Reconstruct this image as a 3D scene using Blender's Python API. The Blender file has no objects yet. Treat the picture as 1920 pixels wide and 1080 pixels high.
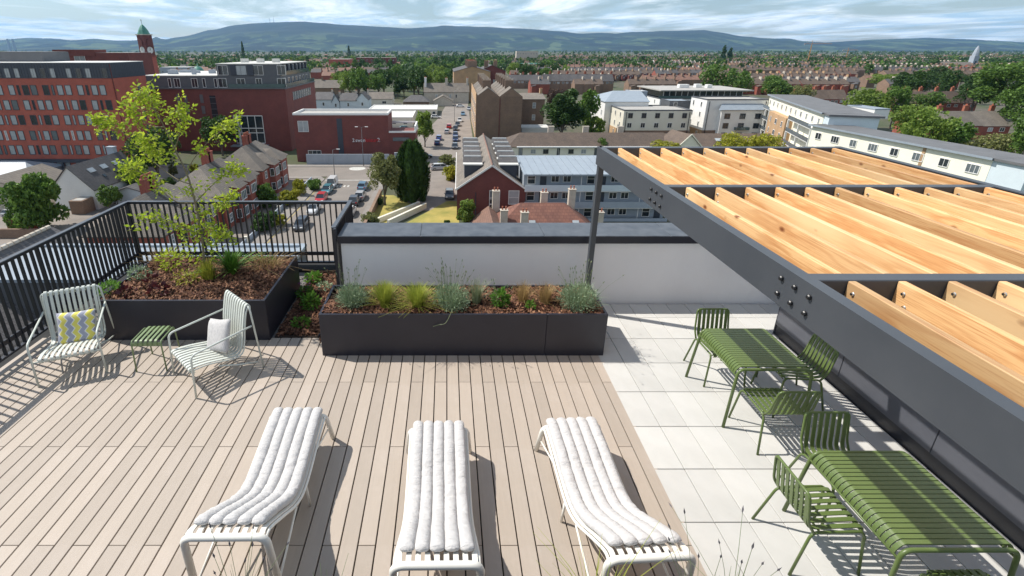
import bpy, bmesh, math, random
import numpy as np
from mathutils import Vector, Matrix

R = math.radians
rnd = random.Random(7)
SC = bpy.context.scene
COL = SC.collection

# ------------------------------------------------------------------ camera
# terrace floor is z = 0, camera 4 m above it, street level 22 m below it
F, PX, HZ = 921.0, 838.0, 92.0
TH = math.atan((434.0 - HZ) / F)
C_, S_ = math.cos(TH), math.sin(TH)
K_ = F / C_
CAMZ = 4.0
G = -22.0
cam_d = bpy.data.cameras.new("camera")
cam_d.sensor_width = 36.0
cam_d.lens = 36.0 * F / 1920.0
cam_d.shift_x = (960.0 - PX) / 1920.0
cam_d.shift_y = -(540.0 - 434.0) / 1920.0
cam_d.clip_start = 0.05
cam_d.clip_end = 60000.0
cam = bpy.data.objects.new("camera", cam_d)
COL.objects.link(cam)
cam.location = (0, 0, CAMZ)
cam.rotation_euler = (math.pi / 2 - TH, 0, 0)
SC.camera = cam

# ------------------------------------------------------------------ sun, sky, exposure
SUN_TO = Vector((-0.73, 0.25, 1.0)).normalized()
SUN_EL = math.asin(SUN_TO.z)
SUN_ROT = math.atan2(SUN_TO.x, SUN_TO.y)
sd = bpy.data.lights.new("sun", 'SUN')
sd.energy = 5.0
sd.angle = R(0.53)
sd.color = (1.0, 0.95, 0.87)
sun = bpy.data.objects.new("sun", sd)
COL.objects.link(sun)
sun.location = (-30, 10, 40)
sun.rotation_euler = (-SUN_TO).to_track_quat('-Z', 'Y').to_euler()

SC.view_settings.view_transform = 'Standard'
SC.view_settings.look = 'None'
SC.view_settings.exposure = 0.2
SC.view_settings.gamma = 1.0
SC.view_settings.use_curve_mapping = False

W = bpy.data.worlds.new("World")
SC.world = W
W.use_nodes = True
def build_world():
    nt = W.node_tree
    nt.nodes.clear()
    N, L = nt.nodes.new, nt.links.new
    out = N('ShaderNodeOutputWorld'); bg = N('ShaderNodeBackground')
    L(bg.outputs[0], out.inputs[0])
    bg.inputs[1].default_value = 0.098
    sky = N('ShaderNodeTexSky'); sky.sky_type = 'NISHITA'; sky.sun_disc = False
    sky.sun_elevation = SUN_EL; sky.sun_rotation = SUN_ROT
    sky.altitude = 20; sky.air_density = 1.0; sky.dust_density = 0.4; sky.ozone_density = 1.5
    tc = N('ShaderNodeTexCoord')
    sep = N('ShaderNodeSeparateXYZ'); L(tc.outputs['Generated'], sep.inputs[0])
    def M(op, a, b=None, v=None):
        n = N('ShaderNodeMath'); n.operation = op
        if hasattr(a, 'links'): L(a, n.inputs[0])
        else: n.inputs[0].default_value = a
        if b is not None:
            if hasattr(b, 'links'): L(b, n.inputs[1])
            else: n.inputs[1].default_value = b
        return n.outputs[0]
    zz = M('ADD', M('ABSOLUTE', sep.outputs[2]), 0.055)
    u = M('DIVIDE', sep.outputs[0], zz); v = M('DIVIDE', sep.outputs[1], zz)
    cmb = N('ShaderNodeCombineXYZ'); L(u, cmb.inputs[0]); L(v, cmb.inputs[1])
    mp = N('ShaderNodeMapping'); mp.inputs['Rotation'].default_value = (0, 0, R(10)); mp.inputs['Scale'].default_value = (1.05, 0.62, 1)
    mp.inputs['Location'].default_value = (9.4, 8.1, 0)
    L(cmb.outputs[0], mp.inputs[0])
    def noise(scale, det, rough, dist=0.0):
        n = N('ShaderNodeTexNoise'); n.inputs['Scale'].default_value = scale; n.inputs['Detail'].default_value = det
        n.inputs['Roughness'].default_value = rough; n.inputs['Distortion'].default_value = dist
        L(mp.outputs[0], n.inputs['Vector']); return n.outputs[0]
    def ramp(a, p0, p1, c0=(0, 0, 0, 1), c1=(1, 1, 1, 1)):
        r = N('ShaderNodeValToRGB'); r.color_ramp.elements[0].position = p0; r.color_ramp.elements[1].position = p1
        r.color_ramp.elements[0].color = c0; r.color_ramp.elements[1].color = c1
        L(a, r.inputs[0]); return r.outputs[0]
    n1 = noise(0.55, 9, 0.58, 0.5); n2 = noise(1.1, 8, 0.6, 0.8)
    cover = ramp(n1, 0.43, 0.57)
    tone = ramp(n2, 0.38, 0.58, (6.0, 8.1, 9.7, 1), (12.2, 12.8, 13.0, 1))
    mix = N('ShaderNodeMix'); mix.data_type = 'RGBA'
    L(M('MULTIPLY', cover, 0.9), mix.inputs[0]); L(sky.outputs[0], mix.inputs[6]); L(tone, mix.inputs[7])
    L(mix.outputs[2], bg.inputs[0])
build_world()

# ------------------------------------------------------------------ picking real places: photo row/column -> ground, height, X
def Yg(py, z=G):
    D = CAMZ - z
    return (K_ * D / (py - HZ) - D * S_) / C_
def Zat(py, Y):
    s = py - HZ
    return CAMZ - s * C_ * Y / (K_ - S_ * s)
def Xat(px, Y, z):
    return (px - PX) * (C_ * Y + S_ * (CAMZ - z)) / F
def at(px, py, z=G):
    Y = Yg(py, z)
    return Vector((Xat(px, Y, z), Y, z))
def onY(px, py, Y):
    z = Zat(py, Y)
    return Vector((Xat(px, Y, z), Y, z))

# ------------------------------------------------------------------ mesh builder
class MB:
    def __init__(s):
        s.v = []; s.f = []; s.m = []; s.mi = 0
    def add(s, vs, fs):
        b = len(s.v); s.v.extend([tuple(p) for p in vs])
        for f in fs:
            s.f.append(tuple(b + i for i in f)); s.m.append(s.mi)
    def box(s, x0, y0, z0, x1, y1, z1):
        s.add([(x0, y0, z0), (x1, y0, z0), (x1, y1, z0), (x0, y1, z0), (x0, y0, z1), (x1, y0, z1), (x1, y1, z1), (x0, y1, z1)],
              [(3, 2, 1, 0), (4, 5, 6, 7), (0, 1, 5, 4), (1, 2, 6, 5), (2, 3, 7, 6), (3, 0, 4, 7)]); return s
    def cbox(s, c, d):
        return s.box(c[0] - d[0] / 2, c[1] - d[1] / 2, c[2] - d[2] / 2, c[0] + d[0] / 2, c[1] + d[1] / 2, c[2] + d[2] / 2)
    def bbox(s, x0, y0, z0, x1, y1, z1, b):
        # box with chamfered upper and vertical edges
        def ring(i, z): return [(x0 + i + b, y0 + i, z), (x1 - i - b, y0 + i, z), (x1 - i, y0 + i + b, z), (x1 - i, y1 - i - b, z),
                                (x1 - i - b, y1 - i, z), (x0 + i + b, y1 - i, z), (x0 + i, y1 - i - b, z), (x0 + i, y0 + i + b, z)]
        vs = ring(0, z0) + ring(0, z1 - b) + ring(b, z1)
        fs = [tuple(range(7, -1, -1)), tuple(range(16, 24))]
        for k in (0, 8):
            for i in range(8):
                j = (i + 1) % 8
                fs.append((k + i, k + j, k + 8 + j, k + 8 + i))
        s.add(vs, fs); return s
    def poly(s, pts):
        s.add(pts, [tuple(range(len(pts)))]); return s
    def slab(s, pts, z0, z1):
        n = len(pts)
        vs = [(p[0], p[1], z0) for p in pts] + [(p[0], p[1], z1) for p in pts]
        fs = [tuple(range(n - 1, -1, -1)), tuple(range(n, 2 * n))] + [(i, (i + 1) % n, n + (i + 1) % n, n + i) for i in range(n)]
        s.add(vs, fs); return s
    def prism(s, prof, axis, a0, a1):
        # closed profile (u, z) extruded along axis 'x' or 'y'
        n = len(prof)
        if axis == 'y': vs = [(u, a0, z) for u, z in prof] + [(u, a1, z) for u, z in prof]
        else: vs = [(a0, u, z) for u, z in prof] + [(a1, u, z) for u, z in prof]
        fs = [tuple(range(n)), tuple(range(2 * n - 1, n - 1, -1))] + [(i, n + i, n + (i + 1) % n, (i + 1) % n) for i in range(n)]
        s.add(vs, fs); return s
    def tube(s, pts, r, n=8, r1=None, cap=True):
        pts = [Vector(p) for p in pts]; k = len(pts)
        rs = r if isinstance(r, (list, tuple)) else [r + ((r1 if r1 is not None else r) - r) * i / max(1, k - 1) for i in range(k)]
        t = [(pts[min(i + 1, k - 1)] - pts[max(i - 1, 0)]).normalized() for i in range(k)]
        a = t[0].orthogonal().normalized(); vs = []
        for i in range(k):
            a = (a - t[i] * a.dot(t[i]))
            a = a.normalized() if a.length > 1e-6 else t[i].orthogonal().normalized()
            b = t[i].cross(a)
            for j in range(n):
                an = 2 * math.pi * j / n
                vs.append(pts[i] + (a * math.cos(an) + b * math.sin(an)) * rs[i])
        fs = []
        for i in range(k - 1):
            for j in range(n):
                j2 = (j + 1) % n
                fs.append((i * n + j, i * n + j2, (i + 1) * n + j2, (i + 1) * n + j))
        if cap:
            fs.append(tuple(range(n - 1, -1, -1))); fs.append(tuple((k - 1) * n + j for j in range(n)))
        s.add(vs, fs); return s
    def strip(s, pts, wd, w, t):
        # flat bar swept along pts; wd = fixed width direction
        pts = [Vector(p) for p in pts]; wd = Vector(wd).normalized(); k = len(pts); vs = []
        for i in range(k):
            tg = (pts[min(i + 1, k - 1)] - pts[max(i - 1, 0)]).normalized()
            nn = tg.cross(wd).normalized()
            for a, b in ((-.5, -.5), (.5, -.5), (.5, .5), (-.5, .5)):
                vs.append(pts[i] + wd * (w * a) + nn * (t * b))
        fs = []
        for i in range(k - 1):
            for j in range(4):
                j2 = (j + 1) % 4
                fs.append((i * 4 + j, i * 4 + j2, i * 4 + 4 + j2, i * 4 + 4 + j))
        fs.append((3, 2, 1, 0)); fs.append(tuple((k - 1) * 4 + j for j in range(4)))
        s.add(vs, fs); return s
    def lathe(s, prof, n=12, c=(0, 0, 0)):
        vs = []; k = len(prof)
        for r, z in prof:
            for j in range(n):
                an = 2 * math.pi * j / n
                vs.append((c[0] + r * math.cos(an), c[1] + r * math.sin(an), c[2] + z))
        fs = [(i * n + j, i * n + (j + 1) % n, (i + 1) * n + (j + 1) % n, (i + 1) * n + j) for i in range(k - 1) for j in range(n)]
        fs.append(tuple(range(n - 1, -1, -1))); fs.append(tuple((k - 1) * n + j for j in range(n)))
        s.add(vs, fs); return s
    def mesh(s, name, mats, smooth=False):
        me = bpy.data.meshes.new(name)
        me.from_pydata(s.v, [], s.f)
        if not isinstance(mats, (list, tuple)): mats = [mats]
        for m in mats: me.materials.append(m)
        if len(mats) > 1: me.polygons.foreach_set('material_index', s.m)
        if smooth: me.shade_smooth() if hasattr(me, 'shade_smooth') else me.polygons.foreach_set('use_smooth', [True] * len(me.polygons))
        me.update()
        return me
    def build(s, name, mats, parent=None, smooth=False, **kw):
        return link(name, s.mesh(name, mats, smooth), parent, **kw)

def link(name, me, parent=None, loc=(0, 0, 0), rz=0, rot=None, kind=None, label=None, cat=None, group=None):
    o = bpy.data.objects.new(name, me); COL.objects.link(o)
    o.location = loc
    o.rotation_euler = rot if rot else (0, 0, rz)
    if parent: o.parent = parent
    tag(o, label, cat, group, kind)
    return o
def tag(o, label=None, cat=None, group=None, kind=None):
    if label: o['label'] = label
    if cat: o['category'] = cat
    if group: o['group'] = group
    if kind: o['kind'] = kind
    return o
def thing(name, label, cat, loc=(0, 0, 0), rz=0, group=None):
    return link(name, None, None, loc, rz, None, None, label, cat, group)
def copy_tree(o, parent=None):
    c = o.copy(); COL.objects.link(c)
    if parent: c.parent = parent
    for ch in o.children: copy_tree(ch, c)
    return c
def npmesh(name, V, Q, mats, midx=None):
    # fast mesh from numpy arrays; Q is (n, k) of equal sided faces
    me = bpy.data.meshes.new(name)
    V = np.asarray(V, dtype=np.float32); Q = np.asarray(Q, dtype=np.int32)
    n, k = Q.shape
    me.vertices.add(len(V)); me.vertices.foreach_set('co', V.ravel())
    me.loops.add(n * k); me.loops.foreach_set('vertex_index', Q.ravel())
    me.polygons.add(n); me.polygons.foreach_set('loop_start', np.arange(0, n * k, k, dtype=np.int32))
    try: me.polygons.foreach_set('loop_total', np.full(n, k, dtype=np.int32))
    except Exception: pass
    for m in (mats if isinstance(mats, (list, tuple)) else [mats]): me.materials.append(m)
    if midx is not None: me.polygons.foreach_set('material_index', np.asarray(midx, dtype=np.int32))
    me.update(calc_edges=True)
    return me
def smooth_path(pts, sub=6):
    P = [Vector(p) for p in pts]; out = []
    for i in range(len(P) - 1):
        p0, p1, p2, p3 = P[max(i - 1, 0)], P[i], P[i + 1], P[min(i + 2, len(P) - 1)]
        for k in range(sub):
            t = k / sub
            out.append(0.5 * ((2 * p1) + (p2 - p0) * t + (2 * p0 - 5 * p1 + 4 * p2 - p3) * t * t + (3 * p1 - p0 - 3 * p2 + p3) * t ** 3))
    out.append(P[-1]); return out
def round_path(pts, r=0.05, n=5):
    # polyline with rounded corners
    P = [Vector(p) for p in pts]; out = [P[0]]
    for i in range(1, len(P) - 1):
        a = P[i - 1] - P[i]; b = P[i + 1] - P[i]
        rr = min(r, a.length * .45, b.length * .45)
        s, e = P[i] + a.normalized() * rr, P[i] + b.normalized() * rr
        for k in range(n + 1):
            t = k / n
            out.append(s * (1 - t) ** 2 + P[i] * 2 * t * (1 - t) + e * t * t)
    out.append(P[-1]); return out

# ------------------------------------------------------------------ materials
def _nt(name):
    m = bpy.data.materials.new(name); m.use_nodes = True
    nt = m.node_tree; b = nt.nodes['Principled BSDF']
    return m, nt, b, nt.nodes.new, nt.links.new
def mixc(nt, fac, a, b, mode='MIX'):
    n = nt.nodes.new('ShaderNodeMix'); n.data_type = 'RGBA'; n.blend_type = mode
    for i, x in ((0, fac), (6, a), (7, b)):
        if hasattr(x, 'links'): nt.links.new(x, n.inputs[i])
        elif i == 0: n.inputs[0].default_value = x
        else: n.inputs[i].default_value = (*x, 1)
    return n.outputs[2]
def noise_out(nt, scale, det=4, rough=.6, vec=None, sc=None):
    n = nt.nodes.new('ShaderNodeTexNoise'); n.inputs['Scale'].default_value = scale
    n.inputs['Detail'].default_value = det; n.inputs['Roughness'].default_value = rough
    if vec is None:
        tc = nt.nodes.new('ShaderNodeTexCoord'); vec = tc.outputs['Object']
    if sc:
        mp = nt.nodes.new('ShaderNodeMapping'); mp.inputs['Scale'].default_value = sc
        nt.links.new(vec, mp.inputs[0]); vec = mp.outputs[0]
    nt.links.new(vec, n.inputs['Vector'])
    return n.outputs[0]
def ramp_out(nt, a, p0, p1, c0=(0, 0, 0), c1=(1, 1, 1), const=False):
    r = nt.nodes.new('ShaderNodeValToRGB'); e = r.color_ramp.elements
    e[0].position = p0; e[1].position = p1; e[0].color = (*c0, 1); e[1].color = (*c1, 1)
    if const: r.color_ramp.interpolation = 'CONSTANT'
    nt.links.new(a, r.inputs[0]); return r.outputs[0]
def bump(nt, b, h, strength=.3, dist=.01):
    n = nt.nodes.new('ShaderNodeBump'); n.inputs['Strength'].default_value = strength; n.inputs['Distance'].default_value = dist
    nt.links.new(h, n.inputs['Height']); nt.links.new(n.outputs[0], b.inputs['Normal'])
def pm(name, c, c2=None, scale=3.0, rough=.6, metal=0.0, bmp=0.0, bscale=None, rvar=0.0, spec=None, sc=None, det=5, world=False):
    """plain painted / stone / metal surface with blotchy variation, optional bump, optional per-object value change"""
    m, nt, b, N, L = _nt(name)
    c2 = c2 or tuple(x * .82 for x in c)
    vec = None
    if world:
        g = N('ShaderNodeNewGeometry'); vec = g.outputs['Position']
    f = ramp_out(nt, noise_out(nt, scale, det, .62, vec, sc), .32, .68)
    col = mixc(nt, f, c, c2)
    if rvar:
        oi = N('ShaderNodeObjectInfo'); mr = N('ShaderNodeMapRange')
        mr.inputs[3].default_value = 1 - rvar; mr.inputs[4].default_value = 1 + rvar
        L(oi.outputs['Random'], mr.inputs[0])
        hv = N('ShaderNodeHueSaturation'); L(mr.outputs[0], hv.inputs['Value']); L(col, hv.inputs['Color']); col = hv.outputs[0]
    L(col, b.inputs['Base Color'])
    b.inputs['Roughness'].default_value = rough; b.inputs['Metallic'].default_value = metal
    if spec is not None: b.inputs['Specular IOR Level'].default_value = spec
    if bmp: bump(nt, b, noise_out(nt, bscale or scale * 6, 4, .6, vec), bmp, .01)
    return m
def brick_mat(name, c, c2, mortar, s=1.0, rough=.85):
    m, nt, b, N, L = _nt(name)
    tc = N('ShaderNodeTexCoord')
    # wall-plane coordinates: (x + y, z)
    sp = N('ShaderNodeSeparateXYZ'); L(tc.outputs['Object'], sp.inputs[0])
    ad = N('ShaderNodeMath'); ad.operation = 'ADD'; L(sp.outputs[0], ad.inputs[0]); L(sp.outputs[1], ad.inputs[1])
    cm = N('ShaderNodeCombineXYZ'); L(ad.outputs[0], cm.inputs[0]); L(sp.outputs[2], cm.inputs[1])
    br = N('ShaderNodeTexBrick'); br.inputs['Scale'].default_value = s * 4.2
    br.inputs['Color1'].default_value = (*c, 1); br.inputs['Color2'].default_value = (*c2, 1); br.inputs['Mortar'].default_value = (*mortar, 1)
    br.inputs['Mortar Size'].default_value = .012; br.inputs['Row Height'].default_value = .32; br.inputs['Brick Width'].default_value = .95
    L(cm.outputs[0], br.inputs[0])
    f = noise_out(nt, .35, 6, .65)
    g = ramp_out(nt, f, .3, .7, (.78, .78, .8), (1.12, 1.08, 1.05))
    col = mixc(nt, 1.0, br.outputs[0], g, 'MULTIPLY')
    oi = N('ShaderNodeObjectInfo'); mr = N('ShaderNodeMapRange'); mr.inputs[3].default_value = .88; mr.inputs[4].default_value = 1.12
    L(oi.outputs['Random'], mr.inputs[0]); hv = N('ShaderNodeHueSaturation'); L(mr.outputs[0], hv.inputs['Value']); L(col, hv.inputs['Color'])
    L(hv.outputs[0], b.inputs['Base Color']); b.inputs['Roughness'].default_value = rough
    return m
def roof_mat(name, c, c2, su=3.2, sv=3.2, rough=.8, rvar=.18, bs=.6):
    """tile courses: relief and tone vary per tile; coordinates are (x, y) of the roof mesh plus height"""
    m, nt, b, N, L = _nt(name)
    tc = N('ShaderNodeTexCoord'); sp = N('ShaderNodeSeparateXYZ'); L(tc.outputs['Object'], sp.inputs[0])
    ge = N('ShaderNodeNewGeometry'); sn = N('ShaderNodeSeparateXYZ')
    # along-course coordinate is x on slopes facing y, and y on slopes facing x
    vt = N('ShaderNodeVectorTransform'); vt.vector_type = 'NORMAL'; vt.convert_from = 'WORLD'; vt.convert_to = 'OBJECT'
    L(ge.outputs['Normal'], vt.inputs[0]); L(vt.outputs[0], sn.inputs[0])
    ax = N('ShaderNodeMath'); ax.operation = 'ABSOLUTE'; L(sn.outputs[0], ax.inputs[0])
    ay = N('ShaderNodeMath'); ay.operation = 'ABSOLUTE'; L(sn.outputs[1], ay.inputs[0])
    gt = N('ShaderNodeMath'); gt.operation = 'GREATER_THAN'; L(ax.outputs[0], gt.inputs[0]); L(ay.outputs[0], gt.inputs[1])
    mx = N('ShaderNodeMix'); mx.data_type = 'FLOAT'; L(gt.outputs[0], mx.inputs[0]); L(sp.outputs[0], mx.inputs[2]); L(sp.outputs[1], mx.inputs[3])
    cm = N('ShaderNodeCombineXYZ'); L(mx.outputs[0], cm.inputs[0])
    sz = N('ShaderNodeMath'); sz.operation = 'MULTIPLY'; sz.inputs[1].default_value = 1.7; L(sp.outputs[2], sz.inputs[0]); L(sz.outputs[0], cm.inputs[1])
    br = N('ShaderNodeTexBrick'); br.inputs['Scale'].default_value = 1.0
    br.inputs['Brick Width'].default_value = 1 / su; br.inputs['Row Height'].default_value = 1 / sv
    br.inputs['Mortar Size'].default_value = .035; br.inputs['Mortar Smooth'].default_value = .6
    br.inputs['Color1'].default_value = (*c, 1); br.inputs['Color2'].default_value = (*c2, 1); br.inputs['Mortar'].default_value = (*(x * .55 for x in c), 1)
    L(cm.outputs[0], br.inputs[0])
    f = noise_out(nt, .5, 6, .7)
    g = ramp_out(nt, f, .3, .72, (.75, .75, .76), (1.2, 1.17, 1.12))
    col = mixc(nt, 1.0, br.outputs[0], g, 'MULTIPLY')
    oi = N('ShaderNodeObjectInfo'); mr = N('ShaderNodeMapRange'); mr.inputs[3].default_value = 1 - rvar; mr.inputs[4].default_value = 1 + rvar
    L(oi.outputs['Random'], mr.inputs[0]); hv = N('ShaderNodeHueSaturation'); L(mr.outputs[0], hv.inputs['Value']); L(col, hv.inputs['Color'])
    L(hv.outputs[0], b.inputs['Base Color']); b.inputs['Roughness'].default_value = rough
    bump(nt, b, br.outputs['Fac'], -bs, .05)
    return m
def leaf_mat(name, c1, c2, trans=.3, rvar=.12, rough=.55):
    m, nt, b, N, L = _nt(name)
    ge = N('ShaderNodeNewGeometry')
    col = mixc(nt, ge.outputs['Random Per Island'], c1, c2)
    oi = N('ShaderNodeObjectInfo'); mr = N('ShaderNodeMapRange'); mr.inputs[3].default_value = 1 - rvar; mr.inputs[4].default_value = 1 + rvar
    L(oi.outputs['Random'], mr.inputs[0]); hv = N('ShaderNodeHueSaturation'); L(mr.outputs[0], hv.inputs['Value']); L(col, hv.inputs['Color'])
    L(hv.outputs[0], b.inputs['Base Color']); b.inputs['Roughness'].default_value = rough; b.inputs['Specular IOR Level'].default_value = .3
    tr = N('ShaderNodeBsdfTranslucent'); L(hv.outputs[0], tr.inputs[0])
    ms = N('ShaderNodeMixShader'); ms.inputs[0].default_value = trans
    out = nt.nodes['Material Output']
    L(b.outputs[0], ms.inputs[1]); L(tr.outputs[0], ms.inputs[2]); L(ms.outputs[0], out.inputs[0])
    return m
def glass_mat(name, c, rough=.08, spec=.8):
    m, nt, b, N, L = _nt(name)
    f = noise_out(nt, .8, 2)
    L(mixc(nt, f, c, tuple(x * .5 for x in c)), b.inputs['Base Color'])
    b.inputs['Roughness'].default_value = rough; b.inputs['Specular IOR Level'].default_value = spec
    return m

MT = {}
def mk():
    M = MT
    M['deck'] = deck_mat()
    M['tile'] = pm('paver_concrete', (.56, .55, .525), (.495, .487, .463), 2.2, .8, bmp=.2, bscale=160, rvar=.06, det=9)
    M['slab'] = pm('screed_dark', (.025, .025, .025), (.012, .012, .012), 4, .9)
    M['anth'] = pm('anthracite_powder_coat', (.017, .017, .027), (.022, .022, .033), 2.5, .42, bmp=.05, bscale=300)
    M['beam'] = pm('anthracite_steel', (.050, .056, .066), (.066, .072, .082), 1.2, .45, bmp=.05, bscale=260)
    M['coping'] = pm('zinc_coping', (.052, .062, .078), (.10, .112, .13), 5, .45, det=9)
    M['fence'] = pm('railing_black', (.014, .016, .024), (.02, .022, .03), 3, .4)
    M['white'] = pm('white_render', (.80, .775, .77), (.745, .72, .715), 1.1, .9, bmp=.14, bscale=90, sc=(1.2, 1.2, .6), det=9)
    M['roofgrey'] = pm('grey_roof_membrane', (.150, .150, .155), (.115, .116, .12), .5, .7)
    M['timber'] = timber_mat()
    M['steel'] = pm('zinc_bolt', (.6, .6, .58), None, 20, .3, 1.0)
    M['black'] = pm('black_bolt', (.015, .015, .017), None, 20, .35)
    M['sage'] = pm('pale_grey_green_paint', (.60, .63, .58), (.56, .59, .545), 3, .45)
    M['cream'] = pm('cream_white_paint', (.80, .78, .72), (.76, .74, .68), 3, .4)
    M['clad'] = pm('clad_panel_grey', (.085, .090, .108), (.105, .11, .128), 1.0, .35)
    M['olive'] = pm('olive_paint', (.112, .160, .046), (.095, .138, .04), 4, .36)
    M['sagegreen'] = pm('sage_green_paint', (.20, .27, .13), (.17, .23, .11), 4, .4)
    M['cush'] = cushion_mat()
    M['pillow'] = pm('pale_grey_linen', (.58, .56, .55), (.44, .43, .43), 28, .95, bmp=.5, bscale=90)
    M['zig'] = zigzag_mat()
    M['mulch'] = chip_mat()
    M['soil'] = pm('soil', (.05, .030, .020), (.025, .016, .012), 14, .95, bmp=.9, bscale=40)
    M['gravel'] = pm('gravel', (.26, .24, .22), (.10, .10, .10), 60, .95, bmp=.9, bscale=120)
    M['lav'] = leaf_mat('lavender_leaf', (.36, .44, .29), (.19, .28, .15), .15)
    M['lavst'] = leaf_mat('lavender_stalk', (.30, .36, .20), (.22, .26, .15), .15)
    M['lavfl'] = leaf_mat('lavender_head', (.28, .26, .28), (.18, .17, .18), .1)
    M['fgrass'] = leaf_mat('feather_grass', (.44, .46, .08), (.26, .33, .05), .35)
    M['dry'] = leaf_mat('dry_grass', (.46, .33, .14), (.30, .20, .09), .3)
    M['leaf'] = leaf_mat('bright_leaf', (.16, .32, .045), (.08, .18, .025), .35)
    M['young'] = leaf_mat('young_leaf', (.52, .60, .06), (.28, .40, .03), .55)
    M['ylw'] = leaf_mat('yellow_leaf', (.42, .40, .05), (.25, .28, .04), .4)
    M['red'] = leaf_mat('burgundy_leaf', (.10, .022, .022), (.05, .012, .018), .25)
    M['purple'] = leaf_mat('purple_flower', (.22, .06, .22), (.12, .05, .15), .2)
    M['bark'] = pm('bark', (.17, .14, .11), (.10, .085, .07), 12, .9, bmp=.5)
    M['twig'] = pm('young_bark', (.24, .20, .13), (.15, .13, .08), 12, .8)
    # city
    M['brick1'] = brick_mat('orange_red_brick', (.46, .125, .085), (.39, .10, .07), (.30, .13, .10))
    M['brick2'] = brick_mat('plum_brick', (.20, .062, .052), (.165, .050, .045), (.19, .09, .08))
    M['brick3'] = brick_mat('warm_red_brick', (.31, .085, .055), (.25, .065, .045), (.3, .18, .15))
    M['stone'] = brick_mat('brown_stock_brick', (.26, .175, .12), (.20, .13, .095), (.24, .19, .15))
    M['sand'] = brick_mat('sandy_brick', (.48, .32, .18), (.42, .27, .15), (.45, .34, .22))
    M['slate'] = roof_mat('slate_roof', (.115, .110, .112), (.085, .082, .086))
    M['tileb'] = roof_mat('brown_tile_roof', (.150, .110, .085), (.115, .085, .068))
    M['tiler'] = roof_mat('red_tile_roof', (.25, .11, .078), (.19, .08, .06), 1.9, 1.9, bs=1)
    M['tileg'] = roof_mat('weathered_roof', (.20, .175, .15), (.16, .14, .12))
    M['tilep'] = roof_mat('russet_roof', (.27, .15, .11), (.21, .12, .09))
    M['navy'] = pm('navy_cladding', (.040, .048, .066), (.05, .058, .078), 1.5, .5)
    M['greyclad'] = pm('grey_cladding', (.115, .120, .130), (.095, .10, .11), .8, .6)
    M['cgrey'] = pm('pale_blue_grey_render', (.36, .40, .45), (.31, .35, .40), .6, .85)
    M['cwhite'] = pm('cream_render', (.74, .70, .60), (.68, .64, .54), .35, .9)
    M['cyel'] = pm('yellow_cream_render', (.86, .83, .70), (.80, .77, .64), .3, .9)
    M['wht'] = pm('white_paint', (.78, .77, .74), (.70, .69, .67), .5, .8)
    M['lblue'] = pm('pale_blue_render_and_wall_shade', (.60, .68, .72), (.55, .62, .66), .5, .85)  # blue render; also the shade painted onto the cream blocks' end walls
    M['metalroof'] = pm('standing_seam_zinc', (.30, .345, .39), (.26, .30, .345), .8, .45)
    M['flatroof'] = pm('flat_roof_felt', (.42, .40, .37), (.33, .32, .30), .8, .9)
    M['lightroof'] = pm('pale_roof_membrane', (.62, .61, .57), (.52, .51, .48), .8, .8)
    M['asph'] = pm('asphalt', (.235, .205, .180), (.19, .168, .148), .25, .9, world=True, bmp=.2, bscale=8)
    M['pave'] = pm('pavement_concrete', (.27, .245, .22), (.21, .19, .175), .5, .9, world=True)
    M['lane'] = pm('worn_lane_concrete', (.26, .225, .195), (.19, .165, .145), .3, .9, world=True)
    M['paint'] = pm('road_paint', (.62, .61, .56), (.40, .39, .36), 2, .8, world=True)
    M['ypaint'] = pm('yellow_road_paint', (.5, .38, .08), (.35, .28, .08), 2, .8, world=True)
    M['lawn'] = pm('dry_lawn', (.42, .33, .09), (.22, .22, .05), .28, .95, world=True, bmp=.5, bscale=6)
    M['ground'] = ground_mat()
    M['hills'] = hill_mat()
    M['glass'] = glass_mat('window_glass', (.035, .045, .055))
    M['glassl'] = glass_mat('window_with_blind', (.46, .50, .52), .15)
    M['glassm'] = glass_mat('window_half_lit', (.16, .19, .21), .12)
    M['gglass'] = glass_mat('green_balcony_glass', (.08, .14, .145), .1)
    M['gcop'] = pm('verdigris_copper', (.09, .30, .22), (.05, .18, .14), .8, .6)
    M['ter'] = pm('terracotta', (.38, .13, .075), (.30, .10, .06), 2, .85)
    M['potc'] = pm('pale_chimney_render', (.56, .50, .42), (.46, .40, .33), 1.2, .9)
    M['tyre'] = pm('tyre', (.012, .012, .012), None, 5, .8)
    M['rim'] = pm('rim', (.45, .45, .46), None, 5, .35, .8)
    M['lamp'] = pm('head_lamp', (.75, .75, .72), None, 5, .2)
    M['tail'] = pm('tail_lamp', (.4, .01, .01), None, 5, .2)
    M['trd'] = leaf_mat('leaf_dark_green', (.075, .145, .030), (.030, .065, .016), .3)
    M['trm'] = leaf_mat('leaf_mid_green', (.165, .28, .050), (.065, .125, .025), .35)
    M['trl'] = leaf_mat('leaf_light_green', (.24, .33, .06), (.11, .18, .03), .4)
    M['try'] = leaf_mat('leaf_yellow_green', (.42, .39, .04), (.24, .27, .03), .35)
    M['tro'] = leaf_mat('leaf_olive', (.27, .28, .10), (.12, .14, .045), .35)
    M['trp'] = leaf_mat('leaf_copper', (.12, .075, .055), (.06, .04, .03), .25)
    M['crane'] = pm('crane_paint', (.55, .28, .07), None, 1, .5)
    M['plast'] = pm('green_plastic', (.05, .14, .08), None, 1, .5)
    M['wood'] = pm('fence_wood', (.26, .13, .06), (.18, .09, .04), 2, .85)
    M['redp'] = pm('red_plastic', (.45, .03, .04), None, 2, .4)
    M['signw'] = pm('sign_white', (.8, .8, .8), (.78, .78, .78), 2, .5)
    M['signr'] = pm('sign_red', (.60, .02, .03), (.5, .02, .03), 2, .5)
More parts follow.
